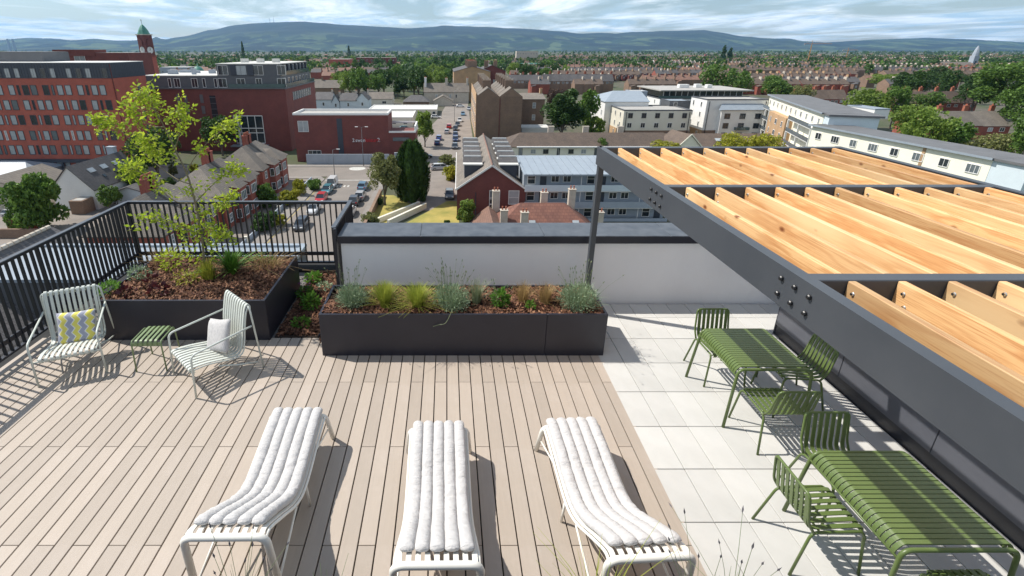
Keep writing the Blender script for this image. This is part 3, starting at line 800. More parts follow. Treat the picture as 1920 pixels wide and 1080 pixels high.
# ------------------------------------------------------------------ young tree in the square planter
def young_tree():
    Yb = 7.2; base = Vector((Xat(384, Yb, .6), Yb, .58)); g = random.Random(5)
    t = thing('young_tree', 'slender young tree with sparse lime-green leaves in the square planter', 'tree', base)
    loc = lambda px, py, dy=0: onY(px, py, Yb + dy) - base
    trunk = [loc(384, 505), loc(378, 440), loc(366, 380, .05), loc(350, 325, .05), loc(328, 280, .1), loc(308, 238, .1), loc(290, 205, .12), loc(272, 168, .1)]
    br = [[loc(356, 345), loc(330, 335, .1), loc(290, 305, .2), loc(258, 275, .3), loc(232, 250, .35), loc(205, 232, .4), (loc(178, 228, .42))],
          [loc(350, 325), loc(362, 300, -.1), loc(388, 268, -.15), loc(415, 245, -.2), loc(442, 228, -.25)],
          [loc(328, 280), loc(335, 255, -.1), loc(337, 228, -.15), loc(332, 200, -.2)],
          [loc(366, 380), loc(395, 350, -.2), loc(425, 325, -.3), loc(448, 318, -.35)],
          [loc(366, 380), loc(330, 378, -.2), loc(296, 350, -.3), loc(262, 322, -.3), loc(240, 318, -.3)],
          [loc(374, 420), loc(402, 402, .2), loc(420, 380, .3), loc(432, 372, .3)],
          [loc(376, 440), loc(350, 430, -.2), loc(318, 418, -.3), loc(270, 412, -.4)],
          [loc(308, 238), loc(280, 235, .2), loc(256, 215, .25), loc(246, 205, .3)],
          [loc(290, 205), loc(270, 195, -.15), loc(262, 178, -.2)],
          [loc(378, 440), loc(390, 425, -.1), loc(408, 430, -.25), loc(420, 440, -.3)],
          [loc(340, 300), loc(312, 296, -.1), loc(290, 280, -.2), loc(276, 262, -.25)]]
    m = MB(); m.tube(smooth_path(trunk, 5), .021, 8, .005)
    m.build('trunk', MT['twig'], t, smooth=True)
    V, Q = [], []; tw = MB()
    def leaf(p, d, s):
        d = d.normalized(); b = d.cross(Vector((g.gauss(0, 1), g.gauss(0, 1), g.gauss(0, 1) + .4))).normalized(); k = len(V)
        V.extend([tuple(p), tuple(p + d * s * .45 + b * s * .25), tuple(p + d * s), tuple(p + d * s * .45 - b * s * .25)]); Q.append((k, k + 1, k + 2, k + 3))
    def spray(p, d, n, r):
        # twig with leaflets in pairs
        d = d.normalized(); L_ = g.uniform(.10, .22); q = p + d * L_ + Vector((0, 0, g.uniform(-.05, .03)))
        tw.tube([p, (p + q) / 2 + Vector((0, 0, .012)), q], .0028, 4, .0012, cap=False)
        for i in range(n):
            u = g.uniform(.15, 1.05); pp = p.lerp(q, u) + Vector((g.gauss(0, r), g.gauss(0, r), g.gauss(0, r) - .01))
            leaf(pp, d * .5 + Vector((g.gauss(0, .7), g.gauss(0, .7), g.gauss(0, .5) - .15)), g.uniform(.045, .088))
    for i, b in enumerate(br):
        path = smooth_path(b, 5)
        mm = MB(); mm.tube(path, .009, 6, .003); mm.build('branch', MT['twig'], t, smooth=True)
        n = len(path)
        for k in range(n):
            u = k / (n - 1)
            if u < .34: continue
            for _ in range(g.choice((1, 1, 2)) + (2 if u > .78 else 0)):
                spray(path[k], Vector((g.gauss(0, 1), g.gauss(0, 1), g.gauss(.35, .6))), g.randint(8, 13), .035)
    tp = smooth_path(trunk, 5)
    for k in range(len(tp)):
        u = k / (len(tp) - 1)
        cnt = 3 if u > .82 else (2 if .10 < u < .40 else g.choice((0, 0, 1)))
        for _ in range(cnt if u > .08 else 0):
            spray(tp[k], Vector((g.gauss(0, 1), g.gauss(0, 1), g.gauss(.1, .6))), g.randint(8, 13), .045)
    tw.build('twigs', MT['twig'], t, kind='stuff')
    link('leaves', npmesh('leaves', V, Q, MT['young']), t)
    # suckering shoots round the foot
    V2, Q2 = leafcards(230, 77, .30, .22, .42, .55, .075, .42, .1)
    link('basal_shoots', npmesh('basal_shoots', V2, Q2, MT['young']), t)
young_tree()

# ------------------------------------------------------------------ pergola
def pergola():
    t = thing('pergola', 'large pergola with dark steel frame and pale timber rafters over the paving', 'pergola', (2.18, 7.1, 0))
    ox, oy = 2.18, 7.1
    zt, zb = 2.68, 2.42
    def bx(nm, x0, y0, z0, x1, y1, z1, m='beam', b=.006): return MB().bbox(x0 - ox, y0 - oy, z0, x1 - ox, y1 - oy, z1, b).build(nm, MT[m], t)
    side = MB(); prof = [(0, zb), (.085, zb), (.085, zb + .012), (.014, zb + .012), (.014, zt - .012), (.085, zt - .012), (.085, zt), (0, zt)]
    side.prism(prof, 'y', -8.6, 0.0); side.build('edge_beam', MT['beam'], t)
    side = MB(); side.prism([(3.52 - u, z) for u, z in prof][::-1], 'y', -8.6, 0.0); side.build('edge_beam', MT['beam'], t)
    crossY = [7.045, 4.92, 2.755, .6]
    for cy in crossY: bx('cross_beam', 2.196, cy - .05, zb + .02, 5.684, cy + .05, zt - .002)
    bolt = MB().lathe([(.010, 0), (.017, .004), (.017, .014), (.012, .020), (.004, .022)], 8).mesh('bolt', MT['black'])
    nut = MB().lathe([(.014, 0), (.014, .002), (.011, .006), (.009, .012), (.003, .013)], 8).mesh('bolt', MT['steel'])
    for cy in crossY[1:3]:
        for r_ in range(2):
            for c in range(3):
                # left outer face of the edge beam
                link('bolt', bolt, t, (-.001, cy - oy - .13 + .13 * c, zb + .075 + .11 * r_), rot=(0, -math.pi / 2, 0))
    for cy in crossY[:1]:
        for c in range(2): link('bolt', bolt, t, (.03, cy - oy + .0, zt - .001 - 0 * c), rot=(0, 0, 0))
    rm = {}
    for a, b in zip(crossY[:-1], crossY[1:]):
        L_ = round(a - b - .104, 3)
        if L_ not in rm: rm[L_] = MB().bbox(-.0235, -L_ / 2, 0, .0235, L_ / 2, .195, .004).mesh('rafter', MT['timber'])
        for k in range(11):
            x = 2.47 + .3055 * k
            o = link('rafter', rm[L_], t, (x - ox, (a + b) / 2 - oy, zt - .200))
            for s in (1, -1):
                for q in range(2):
                    link('bolt', nut, o, (-.0236, s * (L_ / 2 - .06 - .03 * q), .135 - .075 * q), rot=(0, -math.pi / 2, 0))
    bx('post', 2.20, 7.0, 0, 2.28, 7.09, zb); bx('post', 5.60, 7.0, 0, 5.68, 7.09, zb); bx('post', 5.60, .56, 0, 5.68, .65, zb); bx('post', 2.20, -1.2, 0, 2.28, -1.11, zb)
    MB().cbox((2.24 - ox, 7.045 - oy, .006), (.18, .18, .012)).build('base_plate', MT['beam'], t)
pergola()

# ------------------------------------------------------------------ furniture
X_AX = (1, 0, 0); Y_AX = (0, 1, 0)
def make_lounge_chair(label):
    t = thing('lounge_chair', label, 'armchair', (0, 0, 0), 0, 'pale grey slatted lounge chairs by the square planter')
    m = MT['sage']
    for s in (-1, 1):
        MB().tube(round_path([(s * .365, -.42, 0), (s * .36, -.385, .585), (s * .355, .385, .655)], .07), .0125, 10).build('arm', m, t, smooth=True)
        MB().tube([(s * .35, .40, .10), (s * .33, .16, .17), (s * .30, -.08, .262)], .010, 8).build('stretcher', m, t, smooth=True)
        MB().tube(smooth_path([(s * .305, -.38, .352), (s * .305, -.2, .345), (s * .305, 0, .298), (s * .305, .16, .268), (s * .305, .245, .31), (s * .305, .285, .45), (s * .305, .32, .65), (s * .305, .36, .83), (s * .305, .395, .905)], 4), .010, 8).build('side_rail', m, t, smooth=True)
    MB().tube(round_path([(-.375, .45, 0), (-.335, .40, .915), (.335, .40, .915), (.375, .45, 0)], .06), .0125, 10).build('back_frame', m, t, smooth=True)
    MB().tube([(-.36, -.39, .335), (.36, -.39, .335)], .010, 8).build('front_bar', m, t, smooth=True)
    MB().tube([(-.31, .18, .255), (.31, .18, .255)], .010, 8).build('rear_bar', m, t, smooth=True)
    prof = [(0, -.350, .305), (0, -.392, .318), (0, -.412, .352), (0, -.385, .378), (0, -.2, .360), (0, 0, .314), (0, .15, .283), (0, .225, .318), (0, .268, .45), (0, .305, .65), (0, .345, .83), (0, .372, .912), (0, .402, .937), (0, .430, .905), (0, .428, .86)]
    sl = MB().strip(smooth_path(prof, 4), X_AX, .034, .013).mesh('slat', m)
    for k in range(10): link('slat', sl, t, ((k - 4.5) * .0608, 0, 0))
    return t
lc = make_lounge_chair('pale grey slatted lounge chair with chevron cushion beside the side railing')
lc.location = (-4.99, 5.66, 0); lc.rotation_euler = (0, 0, R(24.5))
lc2 = copy_tree(lc); lc2.location = (-3.04, 5.47, 0); lc2.rotation_euler = (0, 0, R(-43))
lc2['label'] = 'pale grey slatted lounge chair with plain grey cushion in front of the square planter'

def pillow_mesh(name, w, h, t, mat, seed):
    g = random.Random(seed); n = 16; vs = []; fs = []
    for side in (1, -1):
        for j in range(n + 1):
            for i in range(n + 1):
                u, v = -1 + 2 * i / n, -1 + 2 * j / n
                bul = max(0, (1 - u ** 4)) ** .55 * max(0, (1 - v ** 4)) ** .55
                pin = 1 - .07 * (1 - abs(v)) * (abs(u) ** 3) ; pin2 = 1 - .07 * (1 - abs(u)) * (abs(v) ** 3)
                vs.append((u * w / 2 * pin, side * t / 2 * bul * (.86 + .14 * math.sin(u * 2.3 + v * 1.7 + seed)), v * h / 2 * pin2))
    N = (n + 1) ** 2
    for s in range(2):
        for j in range(n):
            for i in range(n):
                k = s * N + j * (n + 1) + i; q = (k, k + 1, k + n + 2, k + n + 1)
                fs.append(q if s == 1 else q[::-1])
    bm = bmesh.new(); bvs = [bm.verts.new(v) for v in vs]
    for f in fs: bm.faces.new([bvs[i] for i in f])
    bmesh.ops.remove_doubles(bm, verts=bm.verts, dist=1e-5); bmesh.ops.recalc_face_normals(bm, faces=bm.faces)
    me = bpy.data.meshes.new(name); bm.to_mesh(me); bm.free(); me.materials.append(mat)
    me.polygons.foreach_set('use_smooth', [True] * len(me.polygons)); return me
def put_pillow(chair, me, label, lx, ly, lz, tilt, roll, yaw=0):
    M = Matrix.Translation(chair.location) @ chair.rotation_euler.to_matrix().to_4x4() @ Matrix.Translation((lx, ly, lz)) @ Matrix.Rotation(R(yaw), 4, 'Z') @ Matrix.Rotation(R(tilt), 4, 'X') @ Matrix.Rotation(R(roll), 4, 'Y')
    o = link('cushion', me, None, M.to_translation(), rot=M.to_euler(), label=label, cat='cushion'); return o
put_pillow(lc, pillow_mesh('cushion', .44, .43, .13, MT['zig'], 1), 'square cushion with yellow and grey chevrons on the lounge chair by the railing', .04, .10, .485, -24, 3)
put_pillow(lc2, pillow_mesh('cushion', .44, .44, .14, MT['pillow'], 2), 'plain pale grey cushion on the lounge chair before the planter', .0, .09, .495, -26, -16, 8)

def make_stool():
    t = thing('side_table', 'small sage green slatted side table between the two lounge chairs', 'side table', (-3.915, 5.655, 0), R(3))
    m = MT['sagegreen']
    for s in (-1, 1):
        MB().tube(round_path([(s * .195, -.205, 0), (s * .185, -.185, .445), (s * .185, .185, .445), (s * .195, .205, 0)], .05), .010, 8).build('leg_frame', m, t, smooth=True)
    for s in (-1, 1): MB().strip([(-.178, s * .186, .405), (.178, s * .186, .405)], (0, 0, 1), .05, .006).build('apron', m, t)
    pr = smooth_path([(0, -.190, .385), (0, -.192, .43), (0, -.165, .458), (0, 0, .460), (0, .165, .458), (0, .192, .43), (0, .190, .385)], 4)
    sl = MB().strip(pr, X_AX, .030, .010).mesh('slat', m)
    for k in range(5): link('slat', sl, t, ((k - 2) * .062, 0, 0))
make_stool()

def make_table(label, x0, x1, y0, y1, n):
    cx, cy = (x0 + x1) / 2, (y0 + y1) / 2; a, b = (x1 - x0) / 2, (y1 - y0) / 2
    t = thing('dining_table', label, 'table', (cx, cy, 0), 0, 'olive green slatted tables under the pergola'); m = MT['olive']
    for s in (-1, 1):
        MB().tube(round_path([(-a - .055, s * (b + .05), 0), (-a, s * b, .735), (a, s * b, .735), (a + .055, s * (b + .05), 0)], .075, 6), .0165, 10).build('leg_frame', m, t, smooth=True)
        MB().tube([(s * (a + .012), -b, .655), (s * (a + .012), b, .655)], .010, 8).build('side_rail', m, t, smooth=True)
    pr = smooth_path([(-a - .010, 0, .655), (-a - .004, 0, .70), (-a + .035, 0, .748), (-a + .10, 0, .752), (0, 0, .752), (a - .10, 0, .752), (a - .035, 0, .748), (a + .004, 0, .70), (a + .010, 0, .655)], 4)
    p = (2 * b - .05) / n
    sl = MB().strip(pr, Y_AX, p * .80, .010).mesh('slat', m)
    for k in range(n): link('slat', sl, t, (0, -b + .025 + p * (k + .5), 0))
    return t
make_table('olive green slatted table standing nearer the white parapet', 3.17, 3.97, 4.48, 5.29, 19)
make_table('olive green slatted table standing nearer the camera', 3.17, 3.98, 2.43, 3.31, 20)

def make_chair():
    t = thing('dining_chair', 'x', 'chair', (0, 0, 0), 0, 'olive green slatted chairs at the tables'); m = MT['olive']
    for s in (-1, 1):
        MB().tube(round_path([(s * .255, -.285, 0), (s * .222, -.245, .40), (s * .215, -.215, .435), (s * .215, .17, .425), (s * .255, .275, 0)], .06), .0115, 8).build('leg_frame', m, t, smooth=True)
    MB().tube(round_path([(-.218, .16, .425), (-.218, .225, .52), (-.205, .275, .80), (.205, .275, .80), (.218, .225, .52), (.218, .16, .425)], .05), .0115, 8).build('back_frame', m, t, smooth=True)
    MB().tube([(-.215, -.225, .430), (.215, -.225, .430)], .009, 8).build('front_bar', m, t, smooth=True)
    MB().tube([(-.215, .10, .418), (.215, .10, .418)], .009, 8).build('seat_bar', m, t, smooth=True)
    pr = smooth_path([(0, -.235, .405), (0, -.252, .428), (0, -.225, .447), (0, -.1, .443), (0, .05, .433), (0, .15, .436), (0, .205, .475), (0, .232, .60), (0, .258, .735), (0, .272, .808)], 4)
    sl = MB().strip(pr, X_AX, .036, .009).mesh('slat', m)
    for k in range(7): link('slat', sl, t, ((k - 3) * .0575, 0, 0))
    return t
chairs = [(3.50, 5.42, 0, 'olive green chair facing the camera at the parapet end of the farther table'),
          (4.15, 4.93, -93, 'olive green chair against the clad wall beside the farther table'),
          (3.52, 4.30, 180, 'olive green chair with its back to the camera at the farther table'),
          (3.58, 3.46, 0, 'olive green chair facing the camera between the two tables'),
          (3.05, 3.02, 90, 'olive green chair on the open paving side of the nearer table'),
          (3.70, 2.25, 181, 'olive green chair half out of frame under the near end of the nearer table')]
pc = make_chair()
for i, (x, y, a, lb) in enumerate(chairs):
    o = pc if i == 0 else copy_tree(pc)
    o.location = (x, y, 0); o.rotation_euler = (0, 0, R(a)); o['label'] = lb

LPROF = [(.865, .325), (.865, .365), (.82, .378), (.58, .355), (.32, .315), (.10, .295), (-.08, .318), (-.28, .425), (-.52, .61), (-.76, .785), (-.845, .795)]
def make_lounger(label):
    t = thing('sun_lounger', label, 'sun lounger', (0, 0, 0), 0, 'cream slatted sun loungers on the deck'); m = MT['cream']
    MB().tube(round_path([(-.325, -.80, 0), (-.29, -.855, .80), (.29, -.855, .80), (.325, -.80, 0)], .075, 7), .0275, 12).build('head_frame', m, t, smooth=True)
    MB().tube(round_path([(-.325, .93, 0), (-.29, .855, .37), (.29, .855, .37), (.325, .93, 0)], .075, 7), .0245, 12).build('foot_frame', m, t, smooth=True)
    for s in (-1, 1):
        MB().tube([(s * .305, -.83, .26), (s * .29, -.25, .37)], .009, 8).build('brace', m, t, smooth=True)
        MB().tube([(s * .30, .89, .17), (s * .28, .42, .31)], .009, 8).build('brace', m, t, smooth=True)
        MB().tube(smooth_path([(s * .283, y, z - .022) for y, z in LPROF[1:]], 5), .0125, 8).build('side_rail', m, t, smooth=True)
        MB().tube([(s * .28, .06, .27), (s * .29, .08, 0)], .012, 8).build('leg', m, t, smooth=True)
    for y, z in ((.5, .315), (0.0, .265), (-.5, .56)):
        MB().tube([(-.283, y, z), (.283, y, z)], .009, 8).build('cross_bar', m, t, smooth=True)
    sl = MB().strip(smooth_path([(0, y, z) for y, z in LPROF], 5), X_AX, .036, .010).mesh('slat', m)
    for k in range(9): link('slat', sl, t, ((k - 4) * .0635, 0, 0))
    return t
def make_pad(label, seed):
    t = thing('lounger_pad', label, 'cushion pad', (0, 0, 0), 0, 'quilted pads on the sun loungers')
    path = smooth_path([(0, y, z) for y, z in [(.905, .385), (.84, .412), (.58, .39), (.32, .35), (.10, .33), (-.09, .355), (-.29, .465), (-.53, .65), (-.77, .825)]], 12)
    # resample evenly
    ds = [0]
    for a, b in zip(path[:-1], path[1:]): ds.append(ds[-1] + (b - a).length)
    n = 84; P = []
    for i in range(n + 1):
        d = ds[-1] * i / n; k = 0
        while k < len(ds) - 2 and ds[k + 1] < d: k += 1
        P.append(path[k].lerp(path[k + 1], (d - ds[k]) / max(1e-6, ds[k + 1] - ds[k])))
    from mathutils import noise as mn
    for c in range(5):
        vs = []; fs = []; m = 14; g = random.Random(seed * 31 + c)
        ph = [g.uniform(0, 40) for _ in range(4)]
        creases = sorted(g.uniform(.28, .62) for _ in range(4)) + [.12 + g.uniform(-.03, .03), .80 + g.uniform(-.05, .05)]
        for i in range(n + 1):
            u = i / n; tg = (P[min(i + 1, n)] - P[max(i - 1, 0)]).normalized(); nn = Vector((1, 0, 0)).cross(tg).normalized()
            if nn.z < 0: nn = -nn
            e = min(u, 1 - u) * n; cap = math.sqrt(max(0.0, 1 - max(0, 1 - (e + .3) / 2.6) ** 2))
            cr = sum(.22 * math.exp(-((u - q) / .010) ** 2) for q in creases)
            puff = (1 + .05 * mn.noise(Vector((u * 22, ph[0], 0))) - cr) * cap
            wid = (1 + .03 * mn.noise(Vector((u * 14, ph[1], 3)))) * (.7 + .3 * cap)
            xc = (c - 2) * .103 + .004 * mn.noise(Vector((u * 6, ph[2], 9)))
            for j in range(m):
                an = 2 * math.pi * j / m; cx_, sx_ = math.cos(an), math.sin(an)
                rx = .0535 * wid * (abs(cx_) ** .8) * (1 if cx_ > 0 else -1); rz = .043 * puff * sx_ * (1 if sx_ > 0 else .6)
                wr = .0068 * mn.noise(Vector((u * 75 + ph[3], cx_ * 2.2, sx_ * 2 + c * 5))) * (1.6 if .2 < u < .7 else .8)
                vs.append(P[i] + Vector((xc + rx, 0, 0)) + nn * (rz + .006 + (wr if sx_ > 0 else 0)))
        for i in range(n):
            for j in range(m):
                j2 = (j + 1) % m; fs.append((i * m + j, (i + 1) * m + j, (i + 1) * m + j2, i * m + j2))
        fs.append(tuple(range(m))); fs.append(tuple(n * m + j for j in range(m - 1, -1, -1)))
        b = MB(); b.add(vs, fs); b.build('padded_channel', MT['cush'], t, smooth=True)
    return t
lg = [(-1.565, 3.33, 0.5, 'sun lounger nearest the pale grey armchairs', 'white quilted pad on the lounger nearest the armchairs'),
      (-.075, 3.13, .6, 'sun lounger in the middle of the row of three', 'pale quilted pad on the middle lounger'),
      (1.325, 3.18, 3.2, 'sun lounger nearest the pale paving and tables', 'white quilted pad on the lounger nearest the tables')]
for i, (x, y, a, lb, pl) in enumerate(lg):
    if i == 0: L0 = o = make_lounger('cream slatted ' + lb + ' with a white pad')
    else: o = copy_tree(L0); o['label'] = 'cream slatted ' + lb + ' with a white pad'
    p = make_pad(pl, i + 1)
    for q in (o, p): q.location = (x, y, 0); q.rotation_euler = (0, 0, R(a))
# ================================================================== THE CITY
gnd = MB(); gnd.add([(-9000, -200, G - .05), (11000, -200, G - .05), (11000, 16000, G - .05), (-9000, 16000, G - .05)], [(0, 1, 2, 3)])
gnd.build('ground', MT['ground'], kind='structure')

def sheet(name, pts, mat, z, parent=None):
    m = MB(); m.poly([(p[0], p[1], G + z) for p in pts]); return m.build(name, mat, parent, kind='structure')
def gp(*pxs): return [at(a, b) for a, b in pxs]
def ccw(p):
    a = sum(p[i][0] * p[(i + 1) % len(p)][1] - p[(i + 1) % len(p)][0] * p[i][1] for i in range(len(p)))
    return p if a > 0 else p[::-1]

# ---- hills on the horizon: ridge rows read along the skyline, relief carried down to the plain
from mathutils import noise as mnoise
RID = [(-900, 74), (-500, 70), (-150, 78), (0, 76), (55, 71), (100, 72), (140, 76), (175, 73), (212, 76), (250, 76), (285, 73), (297, 69), (310, 74), (350, 68), (400, 56), (450, 47), (480, 44), (522, 42), (567, 40), (605, 43), (655, 47), (712, 50), (767, 53), (805, 51), (830, 48), (867, 49), (905, 51), (960, 53), (997, 55), (1047, 59), (1085, 63), (1120, 62), (1150, 63), (1185, 60), (1247, 58), (1285, 57), (1310, 56), (1347, 61), (1385, 68), (1440, 72), (1472, 72), (1502, 77), (1540, 80), (1590, 77), (1640, 74), (1735, 71), (1815, 74), (1865, 77), (1920, 80), (2200, 70), (2600, 76), (3100, 70)]
def ridge(px):
    for (a, b), (c, d) in zip(RID[:-1], RID[1:]):
        if a <= px <= c:
            t = (px - a) / (c - a); t = t * t * (3 - 2 * t) * .5 + t * .5; return b + (d - b) * t
    return 76
def hills(name, y0, y1, lift, seed, px0=-900, px1=3100, step=9, mat='hills', nv=34):
    V = []; Q = []; cols = list(range(px0, px1 + 1, step)); n = len(cols)
    for j in range(nv + 1):
        t = j / nv
        Y = y0 + (y1 - y0) * t
        for i, px in enumerate(cols):
            X = (px - PX) * C_ * Y / F
            ztop = Zat(ridge(px) + lift, y1)
            f = max(0.0, min(1, t)) ; f = f * f * (3 - 2 * f) * .55 + f * .45
            nz = mnoise.fractal(Vector((X * .0011 + seed, Y * .0011, 0)), 1.0, 2.0, 5)
            V.append((X, Y, G - .8 + (ztop - G + .8) * f + nz * 75 * t * (1 - t) * 2.2 + (mnoise.fractal(Vector((X * .004, Y * .004, seed)), 1, 2, 3) * 7 * t)))
    for i in range(n):
        a = V[nv * n + i]; V.append((a[0] * 1.15, a[1] * 1.15, G - .9))
    for j in range(nv + 1):
        for i in range(n - 1):
            k = j * n + i; Q.append((k, k + 1, k + n + 1, k + n))
    me = npmesh(name, V, Q, MT[mat]); me.polygons.foreach_set('use_smooth', [True] * len(me.polygons))
    return link(name, me, kind='structure')
hills('hills', 5200, 9800, 0, 1.3)

# ---- roads, lanes, pavements, lawns
X0, X1 = Xat(547, Yg(402), G), Xat(676, Yg(412), G)      # the street seen past the railing runs along Y
SX0, SX1 = -26.0, -14.2
Yc0, Yc1 = Yg(331), Yg(316)
road = thing('street', None, None); tag(road, kind='structure')
sheet('carriageway', [(SX0, 14), (SX1, 14), (SX1, Yc0), (SX0, Yc0)], MT['asph'], .004, road)
sheet('cross_street', [(-90, Yc0), (2, Yc0), (2, Yc1 + 1.5), (-90, Yc1 + 1.5)], MT['asph'], .004, road)
def kerbed(name, pts, mat=None):
    m = MB(); m.slab(ccw(pts), G - .04, G + .12); return m.build(name, mat or MT['pave'], kind='structure')
kerbed('pavement', [(SX0 - 2.3, 14), (SX0, 14), (SX0, Yc0 - 2.5), (SX0 - 1.5, Yc0), (SX0 - 2.3, Yc0)])
kerbed('pavement', [(SX1, 14), (SX1 + 1.5, 14), (SX1 + 1.5, Yc0 - 2), (SX1, Yc0 - 3)])
kerbed('pavement', [(-90, Yc1 + 1.5), (-14, Yc1 + 1.5), (-14, Yc1 + 3.6), (-90, Yc1 + 3.6)])
kerbed('pavement', [(-70, Yc0 - 2.2), (SX0 - 2.3, Yc0 - 2.2), (SX0 - 2.3, Yc0), (-70, Yc0)])
# painted ramp and markings at the junction
mk_ = MB()
for i in range(4):
    x = SX0 + 3.6 + .75 * i
    mk_.poly([(x, Yc0 - 8.6, G + .008), (x + .35, Yc0 - 8.6, G + .008), (x + .35, Yc0 - 7.4, G + .008), (x, Yc0 - 7.4, G + .008)])
mk_.poly([(SX0 + .3, Yc0 - 3.4, G + .008), (SX1 - .3, Yc0 - 3.4, G + .008), (SX1 - .3, Yc0 - 3.0, G + .008), (SX0 + .3, Yc0 - 3.0, G + .008)])
mk_.build('road_marking', MT['paint'], road)
ml = MB()
for s, x in ((1, SX0 + .25),):
    ml.poly([(x, 14, G + .008), (x + .12, 14, G + .008), (x + .12, Yc0 - 9, G + .008), (x, Yc0 - 9, G + .008)])
ml.build('yellow_line', MT['ypaint'], road)
c = at(670, 316); mm = MB(); mm.poly([(c.x + 1.9 * math.cos(a), c.y + 1.9 * math.sin(a), G + .009) for a in [i * math.pi / 10 for i in range(20)]]); mm.build('mini_roundabout', MT['paint'], road)
# lane of parked cars going away beside the tall stone houses
lane = [(-9.5, Yc1 - 6), (6.5, Yc1 - 6), (8.2, 160), (12.5, 330), (16, 480), (9, 480), (4.5, 330), (-3.5, 200), (-9, 150)]
sheet('parking_lane', lane, MT['lane'], .006)
sheet('garden_drive', gp((752, 372), (800, 330), (838, 303), (860, 303), (858, 380), (852, 392), (800, 395), (770, 395)), MT['lane'], .008)
lawns = [('lawn', gp((676, 421), (702, 366), (738, 366), (790, 392), (755, 405), (720, 424))), ('lawn', gp((750, 424), (800, 398), (838, 377), (856, 377), (862, 424)))]
for nm, p in lawns: sheet(nm, p, MT['lawn'], .010)
sheet('yard', gp((560, 300), (860, 300), (860, 235), (690, 235)), MT['pave'], .002)
sheet('verge', [(-110, 45), (SX0 - 2.3, 45), (SX0 - 2.3, Yc0 - 2.2), (-110, Yc0 - 2.2)], MT['lane'], .001)

# ------------------------------------------------------------------ building kit
WC = {}
def win_mesh(w, h, fm, style):
    k = (round(w, 2), round(h, 2), fm, style)
    if k in WC: return WC[k]
    f = min(.09, w * .14); d = .07
    m = MB()
    m.box(-w / 2, -d, -h / 2, -w / 2 + f, d, h / 2); m.box(w / 2 - f, -d, -h / 2, w / 2, d, h / 2)
    m.box(-w / 2 + f, -d, h / 2 - f, w / 2 - f, d, h / 2); m.box(-w / 2 + f, -d - .04, -h / 2, w / 2 - f, d, -h / 2 + f)
    if style in ('cross', 'mid'): m.box(-.03, -d + .02, -h / 2 + f, .03, d, h / 2 - f)
    if style in ('cross', 'sash'): m.box(-w / 2 + f, -d + .025, -.03, w / 2 - f, d - .005, .03)
    if style == 'triple':
        for s in (-1, 1): m.box(s * w / 6 - .03, -d + .02, -h / 2 + f, s * w / 6 + .03, d, h / 2 - f)
    a = m.mesh('window', MT[fm])
    pan = {}
    for g_ in ('glass', 'glassl', 'glassm'):
        pan[g_] = MB().box(-w / 2 + f - .005, -.02, -h / 2 + f - .005, w / 2 - f + .005, .02, h / 2 - f + .005).mesh('pane', MT[g_])
    WC[k] = (a, pan); return WC[k]
def window(parent, x, y, z, face, w, h, fm='wht', style='plain', gl=None, name='window'):
    """face: 0 looks to -Y, 1 to +X, 2 to +Y, 3 to -X, or an angle in radians given as a float"""
    a, pan = win_mesh(w, h, fm, style)
    rz = face if isinstance(face, float) else face * math.pi / 2
    o = link(name, a, parent, (x, y, z), rz)
    g_ = gl or rnd.choice(('glass', 'glass', 'glassm', 'glassl'))
    link('pane', pan[g_], o)
    return o
def roof_planes(m, x0, x1, y0, y1, ze, zr, axis='x', hip0=0, hip1=0, oh=.3, th=.14):
    """gable or hip roof; ridge along axis; hip0/hip1 = hip run at either end (0 gives a gable)"""
    sw = axis == 'y'
    if sw: x0, x1, y0, y1 = y0, y1, x0, x1
    half = (y1 - y0) / 2; ym = (y0 + y1) / 2; sl = (zr - ze) / half
    a0, a1, b0, b1 = x0 - oh, x1 + oh, y0 - oh, y1 + oh; zo = ze - sl * oh
    r0, r1 = (x0 + hip0 if hip0 else a0), (x1 - hip1 if hip1 else a1)
    T = lambda p: (p[1], p[0], p[2]) if sw else p
    for dz in (0,):
        A, B, C, D = (a0, b0, zo), (a1, b0, zo), (a1, b1, zo), (a0, b1, zo); E, Fp = (r0, ym, zr), (r1, ym, zr)
    lo = lambda p: (p[0], p[1], p[2] - th)
    fs = [(A, B, Fp, E), (C, D, E, Fp)]
    if hip0: fs.append((D, A, E))
    if hip1: fs.append((B, C, Fp))
    for f in fs:
        f2 = [T(p) for p in f]; g2 = [T(lo(p)) for p in f]
        if sw: f2 = f2[::-1]; g2 = g2[::-1]
        n = len(f2); m.add(f2 + g2, [tuple(range(n)), tuple(range(2 * n - 1, n - 1, -1))] + [(i, n + i, n + (i + 1) % n, (i + 1) % n) for i in range(n)])
def gable_walls(m, x0, x1, y0, y1, z0, ze, zr, axis='x', hip0=0, hip1=0):
    prof = None
    if axis == 'x':
        if hip0 or hip1: m.box(x0, y0, z0, x1, y1, ze - .02)
        else: m.prism([(y0, z0), (y1, z0), (y1, ze - .05), ((y0 + y1) / 2, zr - .16), (y0, ze - .05)], 'x', x0, x1)
    else:
        if hip0 or hip1: m.box(x0, y0, z0, x1, y1, ze - .02)
        else: m.prism([(x0, z0), (x0, ze - .05), ((x0 + x1) / 2, zr - .16), (x1, ze - .05), (x1, z0)], 'y', y0, y1)
